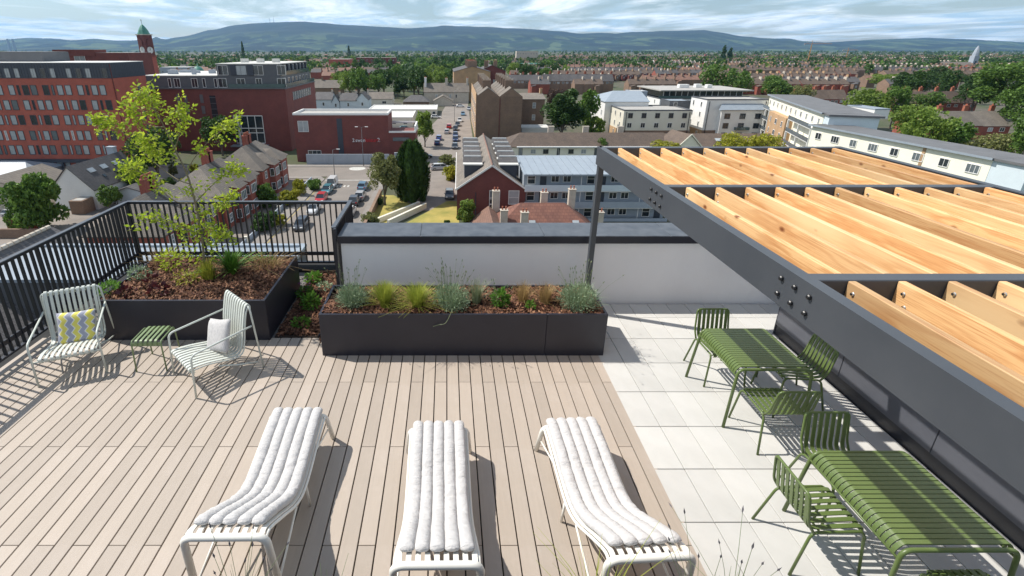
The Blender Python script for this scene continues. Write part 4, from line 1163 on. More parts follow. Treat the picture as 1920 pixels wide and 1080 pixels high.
def chimney(parent, x, y, z0, z1, w=.9, d=.5, pots=4, mat='ter', potm='ter', along='x'):
    m = MB()
    if along == 'y': w, d = d, w
    m.box(x - w / 2, y - d / 2, z0, x + w / 2, y + d / 2, z1); m.box(x - w / 2 - .07, y - d / 2 - .07, z1, x + w / 2 + .07, y + d / 2 + .07, z1 + .12)
    o = m.build('chimney', MT[mat], parent)
    q = MB()
    for i in range(pots):
        t = (i + .5) / pots - .5
        px_, py_ = (x, y + t * d * .95) if along == 'y' else (x + t * w * .95, y)
        q.lathe([(.10, 0), (.13, .05), (.10, .12), (.09, .40), (.12, .44), (.12, .5)], 6, (px_, py_, z1 + .12))
    if pots: q.build('chimney_pots', MT[potm], o)
    return o
def house(name, label, x, y, w, d, ze, zr, wall, roof, axis='x', rz=0, hip0=0, hip1=0, cat='house', group=None, base=G, chim=(), oh=.3):
    """centre of the footprint at (x, y); heights above the ground"""
    t = thing(name, label, cat, (x, y, base), rz, group)
    m = MB(); gable_walls(m, -w / 2, w / 2, -d / 2, d / 2, 0, ze, zr, axis, hip0, hip1); m.build('wall', MT[wall], t)
    m = MB(); roof_planes(m, -w / 2, w / 2, -d / 2, d / 2, ze, zr, axis, hip0, hip1, oh); r = m.build('roof', MT[roof], t)
    for c in chim: chimney(r, **c)
    return t
def block(name, label, x0, x1, y0, y1, h, wall, roof='flatroof', cat='building', rz=0, group=None, base=G, par=.5, capm='wht', cap=True):
    cx, cy = (x0 + x1) / 2, (y0 + y1) / 2; a, b = (x1 - x0) / 2, (y1 - y0) / 2
    t = thing(name, label, cat, (cx, cy, base), rz, group)
    MB().box(-a, -b, 0, a, b, h).build('wall', MT[wall], t)
    MB().box(-a + .3, -b + .3, h + .002, a - .3, b - .3, h + .05).build('roof', MT[roof], t)
    if cap:
        m = MB()
        m.box(-a - .06, -b - .06, h + .001, a + .06, -b + .28, h + par); m.box(-a - .06, b - .28, h + .001, a + .06, b + .06, h + par)
        m.box(-a - .06, -b + .281, h + .001, -a + .28, b - .281, h + par); m.box(a - .28, -b + .281, h + .001, a + .06, b - .281, h + par)
        m.build('parapet', MT[capm], t)
    return t

# ------------------------------------------------------------------ tall red brick student block, far left
YA = Yg(325)
ax1, ax0 = Xat(209, YA, -2), -112.0
zt = Zat(118, YA); zd = Zat(147, YA)
tA = thing('apartment_block', 'tall orange-red brick block with rows of windows and a dark top floor', 'apartment block', (ax1, YA, G))
hA = zt - G; hD = zd - G
dA = (ax1 * F / (273 - PX) - S_ * 6) / C_ - YA
MB().box(ax0 - ax1, 0, 0, 0, dA, hD).build('wall', MT['brick1'], tA)
MB().tube([(.08, .25, 0), (.08, .25, hA - .2)], .09, 6).build('drain_pipe', MT['brick2'], tA)
MB().box(ax0 - ax1 - .05, -.06, hD + .001, .05, dA + .05, hA).build('top_storey', MT['navy'], tA)
mseam = MB()
for i in range(int((ax1 - ax0) / .6)): mseam.box(-.6 * i - .32, -.10, hD + .02, -.6 * i - .28, -.061, hA)
for i in range(int(dA / .6)): mseam.box(.051, .4 + .6 * i, hD + .02, .09, .44 + .6 * i, hA)
o = mseam.build('standing_seams', MT['navy'], tA, kind='stuff')
MB().box(ax0 - ax1 - .1, -.12, hA + .001, .1, dA + .1, hA + .12).build('roof_edge', MT['wht'], tA)
rows = [137, 169, 197, 225, 254, 281, 311]
for r_, py in enumerate(rows):
    zz = Zat(py, YA) - G; x = -1.1 - (.9 if r_ % 2 else 0) - .3 * r_
    k = rnd.randint(0, 3)
    while x > ax0 - ax1 + 3 and x > -34:
        gl = 'glassl' if rnd.random() < .66 else rnd.choice(('glass', 'glassm'))
        if r_ == 0:
            window(tA, x, -.07, zz, 0, 1.15, 1.95, 'greyclad', 'plain', gl); x -= (2.0 if k % 3 else 3.4); k += 1; continue
        if r_ == 6 and x < -22: break
        p = k % 4
        if p in (0, 1): window(tA, x, -.01, zz, 0, 1.28, 2.05, 'navy', 'plain', gl); x -= 1.72
        elif p == 2: window(tA, x + .2, -.01, zz, 0, .5, 2.05, 'navy' if rnd.random() < .6 else 'wht', 'plain', gl); x -= 1.25
        else: window(tA, x, -.01, zz, 0, 1.28, 2.05, 'navy', 'plain', gl); x -= 2.55
        k += 1
    if r_ in (1, 2, 3, 4, 5): window(tA, .02, dA * .72, zz, 1, 1.0, 1.9, 'navy', 'plain', 'glassm')
MB().box(ax0 - ax1 + 10, -.55, Zat(304, YA) - G, .2, -.001, Zat(298, YA) - G).build('canopy', MT['navy'], tA)
for i in range(7): MB().cbox((-2 - 4.2 * i, -.5, (Zat(304, YA) - G) / 2), (.35, .3, Zat(304, YA) - G - .01)).build('column', MT['navy'], tA)
plant_rm = block('roof_plant_room', 'low dark slatted plant room on the red brick block roof', ax1 - 30, ax1 - 17, YA + 5, YA + 13, 2.0, 'greyclad', 'flatroof', 'plant room', base=zt + .13, cap=False)
# brick block behind it
Yb = 175.0
bb = block('brick_building', 'plum brick building with one wide window rising behind the red block', Xat(107, Yb, 2), Xat(240, Yb, 2), Yb, Yb + 14, Zat(99, Yb) - G, 'brick2', cap=False)
window(bb, -4.5, -7.03, Zat(108, Yb) - G, 0, 3.6, 2.2, 'wht', 'mid', 'glassm')
MB().box(-13, -7.2, Zat(99, Yb) - G - 1, 1, -1, Zat(93, Yb) - G).build('upper_wall', MT['brick2'], bb)

# ------------------------------------------------------------------ plum brick shopping complex with grey storeys
YB = Yg(283)
bx0, bx1 = Xat(268, YB, -6), Xat(535, YB, -6)
zb_ = Zat(167, YB); zg = Zat(143, YB); zu = Zat(121, YB)
tB = thing('shopping_complex', 'large plum brick building with grey clad penthouse storeys', 'building', (bx1, YB, G))
w_ = bx0 - bx1; dB = 30.0
MB().box(w_, 0, 0, 0, dB, zb_ - G).build('wall', MT['brick2'], tB)
MB().box(w_ - .2, -.35, zb_ - G + .001, .25, dB, zb_ - G + .3).build('ledge', MT['greyclad'], tB)
MB().box(w_, .6, zb_ - G + .301, -.9, dB - 1, zg - G).build('penthouse_wall', MT['greyclad'], tB)
um = Xat(400, YB, 2) - bx1
MB().box(um, .75, zg - G + .001, -1.6, dB - 2, zu - G).build('upper_wall', MT['greyclad'], tB)
MB().box(um - .15, .6, zu - G + .001, -1.4, dB - 1.8, zu - G + .22).build('roof', MT['lightroof'], tB)
MB().box(w_, .5, zg - G + .001, um - .16, dB - 1, zg - G + .18).build('roof', MT['lightroof'], tB)
def pxx(px, z): return Xat(px, YB, z) - bx1
for px in (480, 428, 354, 322, 395): pass
zl = (zb_ + zg) / 2 - .1 - G; zuu = (zg + zu) / 2 - G
for px, st in ((313, 0), (327, 1), (360, 1), (378, 0), (400, 0), (413, 2), (448, 2), (482, 1), (525, 2)):
    window(tB, pxx(px, -2), .57, zl, 0, (.8, 1.6, 2.2)[st], 2.3, 'wht', 'mid' if st else 'plain', 'glass')
for px, ww in ((413, 2.6), (447, 3.0), (480, 2.6), (524, 2.2)):
    window(tB, pxx(px, 1), .72, zuu, 0, ww, 2.4, 'wht' if px != 447 else 'greyclad', 'mid', 'glassl' if px == 447 else 'glass')
for px in (433, 466): MB().box(pxx(px, 1) - .7, .45, zg - G + .2, pxx(px, 1) + .7, .749, zu - G - .2).build('recess', MT['navy'], tB)
for i in range(7):
    yy = 3.2 + 3.6 * i
    window(tB, -1.57, yy, zuu, 1, 1.3, 2.3, 'wht', 'plain', 'glassm'); MB().box(-1.59, yy + 1.2, zg - G + .2, -1.1, yy + 2.0, zu - G - .1).build('recess', MT['navy'], tB)
    window(tB, -.87, yy, zl, 1, 1.4, 2.2, 'wht', 'plain', 'glass')
MB().box(.10, .2, zb_ - G + .31, .14, dB - .4, zb_ - G + 1.3).build('balcony_glass', MT['gglass'], tB)
MB().box(-.82, .2, zg - G + .05, -.78, dB - 2, zg - G + 1.15).build('balcony_glass', MT['gglass'], tB)
MB().box(pxx(428, -4), -.2, zb_ - G + .31, .05, -.16, zb_ - G + 1.3).build('balcony_glass', MT['gglass'], tB)
for u, v, s_, q in ((.12, 8, 2.2, 1.1), (.22, 14, 1.4, .8), (.30, 6, 1.0, 1.6), (.08, 18, 3.0, .7), (.36, 12, 1.6, 1.0)):
    MB().cbox((w_ * (1 - u), v, zg - G + .181 + q / 2), (s_, s_ * .7, q)).build('roof_plant', MT['cgrey'], tB)
for u in (.2, .45, .7): MB().cbox((um * u - 2, 12, zu - G + .221 + .5), (1.8, 1.4, 1.0)).build('roof_plant', MT['lightroof'], tB)
# slot window, small windows, big shopfront
zs0, zs1 = Zat(226, YB) - G, Zat(179, YB) - G
MB().box(pxx(393, -8), -.05, zs0, pxx(404, -8), .0, zs1).build('slot_window', MT['glass'], tB)
for i in range(5): MB().box(pxx(393, -8) - .02, -.09, zs0 + (zs1 - zs0) * i / 4.4, pxx(404, -8) + .02, -.051, zs0 + (zs1 - zs0) * i / 4.4 + .12).build('transom', MT['greyclad'], tB)
for px in (334, 348, 378):
    for py in (185, 206, 226): window(tB, pxx(px, -8), -.03, Zat(py, YB) - G, 0, 1.1, 2.3, 'brick2', 'plain', 'glassm')
gz0, gz1 = Zat(268, YB) - G, Zat(217, YB) - G; gx0, gx1 = pxx(437, -12), pxx(491, -12)
MB().box(gx0, -.10, gz0, gx1, -.001, gz1).build('shopfront_glass', MT['glass'], tB)
m = MB()
for u in (0, .22, .48, .74, 1): m.box(gx0 + (gx1 - gx0) * u - .08, -.2, gz0, gx0 + (gx1 - gx0) * u + .08, -.101, gz1)
for u in (0, .38, .55, 1): m.box(gx0, -.26, gz0 + (gz1 - gz0) * u - .1, gx1, -.201, gz0 + (gz1 - gz0) * u + .1)
m.build('shopfront_frame', MT['wht'], tB)
MB().box(gx0 + 1, -.8, gz0 - 4, gx0 + 1.4, -.4, gz1).build('column', MT['wht'], tB)
MB().box(gx0 - 1, -2.2, gz0 - .7, gx1 + 1, -.3, gz0 - .35).build('canopy', MT['metalroof'], tB)
MB().box(.001, 6, Zat(192, YB) - G, .06, 24, Zat(176, YB) - G).build('ribbon_window', MT['glassm'], tB)
m = MB()
for i in range(9): m.box(.061, 6 + 18 * i / 8 - .06, Zat(192, YB) - G, .12, 6 + 18 * i / 8 + .06, Zat(176, YB) - G)
m.build('ribbon_frame', MT['wht'], tB)
# small copper lantern and roof clutter
tl = thing('roof_lantern', 'small sandstone turret with green copper dome behind the grey penthouse', 'turret', (Xat(371, YB + 40, -2), YB + 40, G))
hz_ = Zat(140, YB + 40) - G
MB().lathe([(2.0, 0), (2.0, hz_)], 8).build('drum', MT['sand'], tl)
MB().lathe([(2.25, hz_), (2.2, hz_ + .4), (1.8, hz_ + 1.5), (1.0, hz_ + 2.4), (.15, hz_ + 2.8), (.08, hz_ + 3.6)], 10).build('dome', MT['gcop'], tl, smooth=True)

# ------------------------------------------------------------------ clock tower
YT = 420.0
tT = thing('clock_tower', 'red brick clock tower with white dials and green copper cupola', 'clock tower', (Xat(283, YT, -12), YT, G), R(-24))
tw = 3.75
zc_ = Zat(77, YT) - G; zk = Zat(94, YT) - G; z2 = Zat(107, YT) - G; zsp = Zat(45, YT) - G; zcu = Zat(66, YT) - G
MB().box(-tw * 1.05, -tw * 1.05, 0, tw * 1.05, tw * 1.05, z2).build('shaft', MT['brick1'], tT)
MB().box(-tw * 1.18, -tw * 1.18, z2 + .001, tw * 1.18, tw * 1.18, z2 + 1.2).build('string_course', MT['brick3'], tT)
MB().box(-tw, -tw, z2 + 1.201, tw, tw, zcu).build('belfry', MT['brick2'], tT)
for a in range(4):
    q = MB(); q.prism([(-1.8, zk + 3), (1.8, zk + 3), (1.8, zk + 7), (0, zk + 9), (-1.8, zk + 7)], 'y', -tw - .8, -tw - .001); o = q.build('gablet', MT['brick2'], tT); o.rotation_euler.z = a * math.pi / 2
    d = MB(); d.lathe([(2.55, 0), (2.55, .2), (2.3, .25)], 24); o = d.build('clock_face', MT['wht'], tT); o.rotation_euler = (math.pi / 2, 0, a * math.pi / 2); o.location = Matrix.Rotation(a * math.pi / 2, 3, 'Z') @ Vector((0, -tw - .02, zk))
    h_ = MB(); h_.box(-.14, -.1, .26, .14, 1.9, .36); h_.box(-.9, -.13, .26, .1, .13, .34)
    for i in range(12):
        an = i * math.pi / 6; h_.cbox((2.05 * math.sin(an), 2.05 * math.cos(an), .28), (.18, .18, .06))
    hh = h_.build('clock_hands', MT['black'], o)
MB().box(-tw - .5, -tw - .5, zcu + .001, tw + .5, tw + .5, zcu + .7).build('cornice', MT['potc'], tT)
MB().lathe([(tw * 1.22, zcu + .7), (tw * 1.10, zcu + (zsp - zcu) * .22), (tw * .90, zcu + (zsp - zcu) * .45), (tw * .60, zcu + (zsp - zcu) * .68), (tw * .28, zcu + (zsp - zcu) * .88), (.1, zsp)], 8).build('cupola', MT['gcop'], tT)
fi = MB(); fi.tube([(0, 0, zsp - .2), (0, 0, zsp + 3.6)], .13, 6); fi.box(-.9, -.06, zsp + 2.4, .9, .06, zsp + 2.6); fi.build('finial', MT['black'], tT)

# ------------------------------------------------------------------ flat roofed brick centre with wall sign
YL = Yg(304) + .5
zl1 = Zat(216, YL); lx0, lx1, lx2 = Xat(549, YL, zl1), Xat(727, YL, zl1), Xat(779, YL, Zat(249, YL))
tL = block('leisure_centre', 'long flat-roofed plum brick building with a red and white wall sign', lx0, lx1, YL, YL + 9, zl1 - G, 'brick2', 'flatroof')
ox, oy = (lx0 + lx1) / 2, YL + 4.5
zlow = Zat(249, YL) - G
MB().box(lx1 - ox + .001, -4.5, 0, lx2 - ox, 4.0, zlow).build('lower_wall', MT['brick2'], tL)
m = MB(); m.box(lx1 - ox + .1, -4.55, zlow + .001, lx2 - ox + .05, -4.2, zlow + .4); m.box(lx2 - ox - .3, -4.199, zlow + .001, lx2 - ox + .05, 4.05, zlow + 1.6); m.box(lx1 - ox + .1, 3.7, zlow + 1.2, lx2 - ox - .301, 4.05, zlow + 1.6); m.build('lower_parapet', MT['wht'], tL)
window(tL, Xat(569, YL, -14) - ox, -4.53, Zat(237, YL) - G, 0, 2.5, 2.6, 'wht', 'mid', 'glassl')
MB().box(Xat(632, YL, -14) - ox, -4.56, 0, Xat(642, YL, -14) - ox, -4.501, zl1 - G - .8).build('recessed_joint', MT['navy'], tL)
window(tL, Xat(752, YL, -16) - ox, -4.55, Zat(261, YL) - G, 0, 4.0, .9, 'greyclad', 'mid', 'glassm')
window(tL, Xat(589, YL, -18) - ox, -4.53, Zat(286, YL) - G, 0, 3.2, 1.1, 'wht', 'triple', 'glass')
def sign_text(txt, mat, x, z, size, parent, y=-4.56):
    cu = bpy.data.curves.new('lettering', 'FONT'); cu.body = txt; cu.size = size; cu.extrude = .05; cu.align_x = 'LEFT'
    ob = bpy.data.objects.new('lettering', cu); COL.objects.link(ob); ob.parent = parent; ob.location = (x, y, z); ob.rotation_euler = (math.pi / 2, 0, 0)
    cu.materials.append(MT[mat]); me = bpy.data.meshes.new_from_object(ob); COL.objects.unlink(ob); bpy.data.objects.remove(ob)
    return link('lettering', me, parent, (x, y, z), rot=(math.pi / 2, 0, 0))
zs = Zat(266, YL) - G
sign_text('2', 'signw', Xat(660, YL, -16) - ox, zs, 1.2, tL); sign_text('swan', 'signw', Xat(666, YL, -16) - ox, zs, 1.2, tL)
sign_text('leisure', 'signr', Xat(684, YL, -16) - ox, zs, 1.35, tL); sign_text('2', 'signw', Xat(707, YL, -16) - ox, zs, 1.4, tL)
# pale boundary wall in front
YW = Yg(308.5)
wx0, wx1 = Xat(574, YW, -20), Xat(730, YW, -20); hw = Zat(289, YW) - G
bw = thing('boundary_wall', 'pale grey rendered wall along the pavement below the brick centre', 'wall', ((wx0 + wx1) / 2, YW, G))
a_ = (wx1 - wx0) / 2
for i in range(4): MB().box(-a_ + a_ * .5 * i + .02, -.12, 0, -a_ + a_ * .5 * (i + 1) - .02, .12, hw).build('wall_panel', MT['cgrey'], bw)
MB().box(a_ + 1.2, -.2, 0, a_ + 2.1, .2, hw * 1.15).build('gate_pier', MT['cgrey'], bw)

# ------------------------------------------------------------------ sheds and low buildings behind
Yh = Yg(238); h1 = Zat(221, Yh) - G
sh = block('flat_roofed_shed', 'low white-roofed shed just behind the brick centre', Xat(672, Yh, -18), Xat(773, Yh, -18), Yh, Yh + 20, h1, 'cwhite', 'lightroof', par=.25)
for u in (3, 7): window(sh, u, -10.03, h1 * .5, 0, 1.4, 1.2, 'wht', 'mid', 'glass')
Yh2 = Yg(217); h2 = Zat(206, Yh2) - G
sh2 = block('flat_roofed_shed', 'long pale roofed shed behind the lime tree', Xat(690, Yh2, -18), Xat(819, Yh2, -18), Yh2, Yh2 + 18, h2, 'cwhite', 'lightroof', par=.25)
for u in range(6): window(sh2, -2 + 3 * u, -9.03, h2 * .5, 0, 1.3, 1.2, 'wht', 'plain', 'glass')
# row of pale cottages
Yk = Yg(206)
cols = [(590, 622, 'lblue', 176, 0), (622, 636, 'lblue', 180, 1), (637, 668, 'lblue', 178, 0), (668, 690, 'lblue', 176, 1)]
lbs = ['pale blue cottage with one upright window at the start of the pale row', 'narrow pale mint gabled cottage next in the pale row', 'pale cottage with grey roof and tall chimney in the pale row', 'pale blue gabled cottage at the end of the pale row']
for (a, b, wl, top, gb), lb in zip(cols, lbs):
    xa, xb = Xat(a, Yk, -18), Xat(b, Yk, -18); ze = Zat(top + 10, Yk) - G; zr = Zat(top - 2, Yk) - G
    h = house('cottage', lb, (xa + xb) / 2, Yk + 5, xb - xa - .05, 10, ze, zr, wl, 'slate', 'y' if gb else 'x', chim=[dict(x=(xb - xa) / 2 - .6, y=0, z0=zr - 1.2, z1=zr + .9, w=.6, d=1.2, pots=3, mat='potc')])
    window(h, 0, -5.03, ze * .55, 0, .9, 1.5, 'wht', 'sash', 'glass')
Yk2 = Yg(198)
hh = house('bungalow', 'long low brown-roofed house right of the pale cottages', Xat(712, Yk2, -18), Yk2 + 5, Xat(735, Yk2, -18) - Xat(688, Yk2, -18), 9, Zat(185, Yk2) - G, Zat(174, Yk2) - G, 'cwhite', 'tileg')
window(hh, 2, -4.53, 1.5, 0, 2, 1.2, 'wht', 'mid')
Yk3 = Yg(183)
house('terrace_cottage', 'dark-fronted brown-roofed houses behind the pale blue cottage', Xat(612, Yk3, -18), Yk3 + 5, Xat(640, Yk3, -18) - Xat(586, Yk3, -18), 10, Zat(164, Yk3) - G, Zat(151, Yk3) - G, 'stone', 'tileg', chim=[dict(x=-3, y=0, z0=6, z1=Zat(146, Yk3) - G, pots=4, mat='stone')])
# stone house with two tall pale chimneys
Yq = Yg(194); qx0, qx1 = Xat(795, Yq, -16), Xat(879, Yq, -16); ze = Zat(172, Yq) - G; zr = Zat(157, Yq) - G
hq = house('stone_house', 'pale stone house with three tall chimneys at the head of the lane', (qx0 + qx1) / 2, Yq + 6, qx1 - qx0, 11, ze, zr, 'potc', 'tileg',
           chim=[dict(x=-(qx1 - qx0) / 2 + .6, y=-1, z0=0, z1=zr + 2.6, w=1.0, d=3.2, pots=4, mat='wht'), dict(x=0, y=-.5, z0=ze, z1=zr + 2.2, w=1.3, d=1.6, pots=4, mat='potc'), dict(x=(qx1 - qx0) / 2 - .6, y=-.5, z0=ze, z1=zr + 2.4, w=1.0, d=1.6, pots=4, mat='potc')])
for u in (-5, -2, 2, 5): window(hq, u, -5.53, ze * .62, 0, 1.0, 1.7, 'wht', 'sash')
house('porch_wing', 'low hipped roof annexe in front of the pale stone house', Xat(831, Yg(197), -20), Yg(197) - 1, 9, 8, 2.6, 5.0, 'potc', 'tileg', 'y')
hip = house('hipped_cottage', 'small dark hipped cottage left of the pale stone house', Xat(780, Yg(200), -20), Yg(200) + 3, 12, 9, 2.6, 5.2, 'stone', 'slate', 'x', hip0=3.5, hip1=3.5)

# ------------------------------------------------------------------ bay-fronted brick houses along the street
def bay_house(label, x, y, mir, ybay=3.2):
    """8.5 deep (X) and 7 wide (Y); front looks to +X; hipped outer end at +Y, mirrored when mir"""
    s = -1 if mir else 1
    D, Wd, ze, zr = 9.2, 7.2, 5.6, 9.0
    t = thing('brick_house', label, 'house', (x, y, G), 0, 'bay-fronted brick houses along the street')
    MB().box(-D, -Wd / 2, 0, 0, Wd / 2, ze).build('wall', MT['brick3'], t)
    m = MB()
    if mir: roof_planes(m, -D, 0, -Wd / 2, Wd / 2 + .01, ze, zr, 'y', hip0=3.6, hip1=0, oh=.3)
    else: roof_planes(m, -D, 0, -Wd / 2 - .01, Wd / 2, ze, zr, 'y', hip0=0, hip1=3.6, oh=.3)
    r = m.build('roof', MT['tileg'], t)
    chimney(r, -D / 2 - .3, -s * (Wd / 2 - .5), zr - 1.2, zr + 1.5, 1.5, .8, 5, 'brick3', 'ter', 'y')
    by = -s * 1.5
    b = MB(); b.slab([(-.01, by - 1.7), (1.0, by - 1.3), (1.0, by + 1.3), (-.01, by + 1.7)], 0, ze + .1); bay = b.build('bay', MT['brick3'], t)
    br = MB(); br.add([(-2.8, by - 1.9, ze + .9), (1.25, by - 1.75, ze), (1.25, by + 1.75, ze), (-2.8, by + 1.9, ze + .9), (-1.4, by, ze + 2.05), (-3.4, by, ze + 2.05)],
                      [(0, 1, 4, 5), (1, 2, 4), (2, 3, 5, 4), (0, 5, 3), (3, 2, 1, 0)])
    br.build('bay_roof', MT['tileg'], t)
    for zc in (1.5, 4.2):
        window(t, 1.02, by, zc, 1, 2.0, 1.5, 'wht', 'triple', 'glassm')
        window(t, .55, by - 1.53, zc, .32 * 0 + math.atan2(-.4, -1.0) + math.pi, .8, 1.5, 'wht', 'plain', 'glass')
        window(t, -.0 + .02, -by * 1.3, zc, 1, 1.1, 1.4, 'wht', 'cross', 'glassm')
        window(t, -D / 2, s * (Wd / 2 + .01), zc, 2 if s > 0 else 0, .9, 1.2, 'wht', 'sash')
    return t
bays = [(Xat(552, Yg(336), -17), Yg(336) - 4, False, 'brick bay-fronted house at the street corner by the pale wall'),
        (None, None, True, 'second bay-fronted brick house from the street corner'),
        (None, None, False, 'third bay-fronted brick house from the street corner'),
        (None, None, True, 'fourth bay-fronted brick house from the corner, beside the yellow hedge'),
        (None, None, False, 'fifth bay-fronted brick house from the corner, seen through the railing'),
        (None, None, True, 'bay-fronted brick house nearest the terrace, behind the railing bars')]
bxx = SX0 - 2.3 - 5.2; by_ = Yg(336) - 4.0
for i, (_, _, mir, lb) in enumerate(bays):
    bay_house(lb, bxx, by_, mir)
    by_ -= 7.2 if i % 2 == 0 else 9.4
# garden walls with piers
gw = thing('garden_wall', 'low pale garden wall with piers along the street pavement', 'wall', (SX0 - 2.45, 60, G))
for i in range(9):
    yy = -24 + 7.2 * i; MB().box(-.1, yy + .2, 0, .1, yy + 7.0, .85).build('wall_panel', MT['cgrey'], gw); MB().box(-.22, yy - .2, 0, .22, yy + .2, 1.2).build('pier', MT['cwhite'], gw)
gw2 = thing('garden_wall', 'dark stone wall between the street and the dry lawn', 'wall', (SX1 + 1.75, 62, G))
MB().box(-.18, -30, 0, .18, Yg(368) - 62, 1.25).build('wall', MT['stone'], gw2); MB().box(-.24, -30, 1.251, .24, Yg(368) - 62, 1.36).build('coping', MT['stone'], gw2)
tr_ = thing('ramp_walls', 'pair of low concrete walls stepping down across the lawn', 'wall', (0, 0, G))
for q0, q1, lab in ((at(700, 421), at(786, 386), 0), (at(728, 424), at(798, 391), 1)):
    m = MB(); d = (q1 - q0); n = Vector((-d.y, d.x, 0)).normalized() * .22
    m.slab(ccw([q0 - n, q1 - n, q1 + n, q0 + n]), 0, .8 + .2 * lab); m.build('wall', MT['cwhite'], tr_)
# white gabled cottage with roof lights
p0 = at(178, 392); wy0 = p0.y; wx1 = Xat(192, wy0, G)
wc_w = 7.6; wc_d = 13
hw_ = house('white_cottage', 'white rendered gabled house with three roof lights left of the young tree', wx1 - wc_w / 2, wy0 + wc_d / 2, wc_w, wc_d, Zat(353, wy0) - G, Zat(312, wy0) - G, 'wht', 'slate', 'y', rz=R(-4), chim=[dict(x=-.8, y=wc_d / 2 - 1, z0=5, z1=Zat(312, wy0) - G + 1.0, w=1.4, d=.9, pots=0, mat='cgrey')], oh=.25)
ze, zr = Zat(353, wy0) - G, Zat(312, wy0) - G
sl = math.atan2(zr - ze, wc_w / 2)
for i in range(3):
    u = .62; o = link('roof_light', MB().box(-.45, -.7, 0, .45, .7, .12).mesh('roof_light', MT['glassl']), hw_, (wc_w / 2 * (1 - u), -3.2 + 3.0 * i, ze + (zr - ze) * u + .02), rot=(0, sl, 0))
    link('roof_light', MB().box(-.3, -.3, 0, .3, .3, .1).mesh('roof_light', MT['glass']), hw_, (wc_w / 2 * (1 - .3), -2.0 + 3.0 * i, ze + (zr - ze) * .3 + .02), rot=(0, sl, 0))
window(hw_, wc_w / 2 + .02, 3.2, ze * .68, 1, 2.2, 1.3, 'wht', 'triple', 'glass')
an = house('lean_to', 'small dark flat-roofed extension beside the white gabled house', wx1 + 3.2, wy0 + 7, 5.4, 8, 2.3, 3.2, 'lblue', 'slate', 'y')
ls = block('garden_shed', 'small flat-roofed garden shed beside the big round tree', Xat(135, Yg(402), G), Xat(160, Yg(402), G), Yg(402), Yg(402) + 4, 2.3, 'stone', 'flatroof', 'shed', cap=False)
# buildings at the left frame edge
le = house('edge_house', 'grey-roofed rendered house at the left edge with a white box on its wall', Xat(-18, Yg(396), -18), Yg(396) + 6, 13, 11, Zat(362, Yg(396)) - G, Zat(335, Yg(396)) - G, 'potc', 'tileg', 'y')
window(le, 4, -5.53, 2.6, 0, 1.1, 1.2, 'wht', 'mid')
house('edge_house', 'white hip-roofed house at the left edge below the red block', Xat(-22, Yg(348), -18), Yg(348) + 6, 13, 10, Zat(330, Yg(348)) - G, Zat(313, Yg(348)) - G, 'cgrey', 'metalroof', 'x', hip0=4, hip1=4)
fw = thing('timber_fence', 'brown timber garden fence left of the big round tree', 'fence', at(28, 432))
for i in range(11): MB().box(-.8 + .42 * i - .2, -.03, 0, -.8 + .42 * i + .2, .03, 1.7 + .03 * (i % 2)).build('fence_board', MT['wood'], fw)
st = thing('stone_wall', 'grey stone garden wall by the red ball in the left garden', 'wall', at(30, 446)); MB().box(-6, -.2, 0, 5, .2, 1.4).build('wall', MT['stone'], st)
rb = at(62, 434); ob = MB().lathe([(.05, .05), (.45, .2), (.6, .6), (.45, 1.0), (.05, 1.15)], 12).build('garden_ball', MT['redp'], smooth=True); ob.location = rb; tag(ob, 'red round object in the garden below the big tree', 'ball')
# slate roofs right under the railing
nr = house('near_roof', 'long dark slate roof with pale ridge tiles just outside the side railing', -28.4, 22, 11, 22, 10.4, 14.0, 'stone', 'slate', 'y')
rt = MB()
for i in range(48): rt.tube([(0, -11 + .46 * i, 14.1), (0, -11 + .46 * i + .38, 14.1)], .15, 6)
rt.build('ridge_tiles', MT['potc'], nr, kind='stuff')
nb = block('lower_roof', 'pale flat roof just below the far railing', -30, -9.6, 25.5, 31, 13.4, 'greyclad', 'metalroof', par=.2, capm='metalroof')
nl = block('lower_roof', 'grey metal flat roof close under the side railing', -13, -6.6, 3, 24, 14.0, 'greyclad', 'metalroof', par=.3, capm='navy')

# ------------------------------------------------------------------ long gabled building with dormers
YG0 = Yg(412); gx0, gx1 = Xat(857, YG0, -15), Xat(987, YG0, -15)
gw_ = gx1 - gx0; ze = Zat(354, YG0) - G; zr = Zat(310, YG0) - G
Lg = 0
for _ in range(200):
    if Zat(238, YG0 + Lg) < zr + G: Lg += .5
    else: break
Lg = max(30, min(Lg, 60))
gb_ = thing('gabled_block', 'long red brick gabled building with pale boxy dormers along both slopes', 'building', ((gx0 + gx1) / 2, YG0, G), R(-1.3))
m = MB(); gable_walls(m, -gw_ / 2, gw_ / 2, 0, Lg, 0, ze, zr, 'y'); m.build('wall', MT['brick2'], gb_)
m = MB(); roof_planes(m, -gw_ / 2, gw_ / 2, 0, Lg, ze, zr, 'y', oh=.2); rg = m.build('roof', MT['tileg'], gb_)
MB().tube([(0, -.2, zr + .08), (0, Lg + .2, zr + .08)], .13, 6).build('ridge_tiles', MT['tilep'], rg)
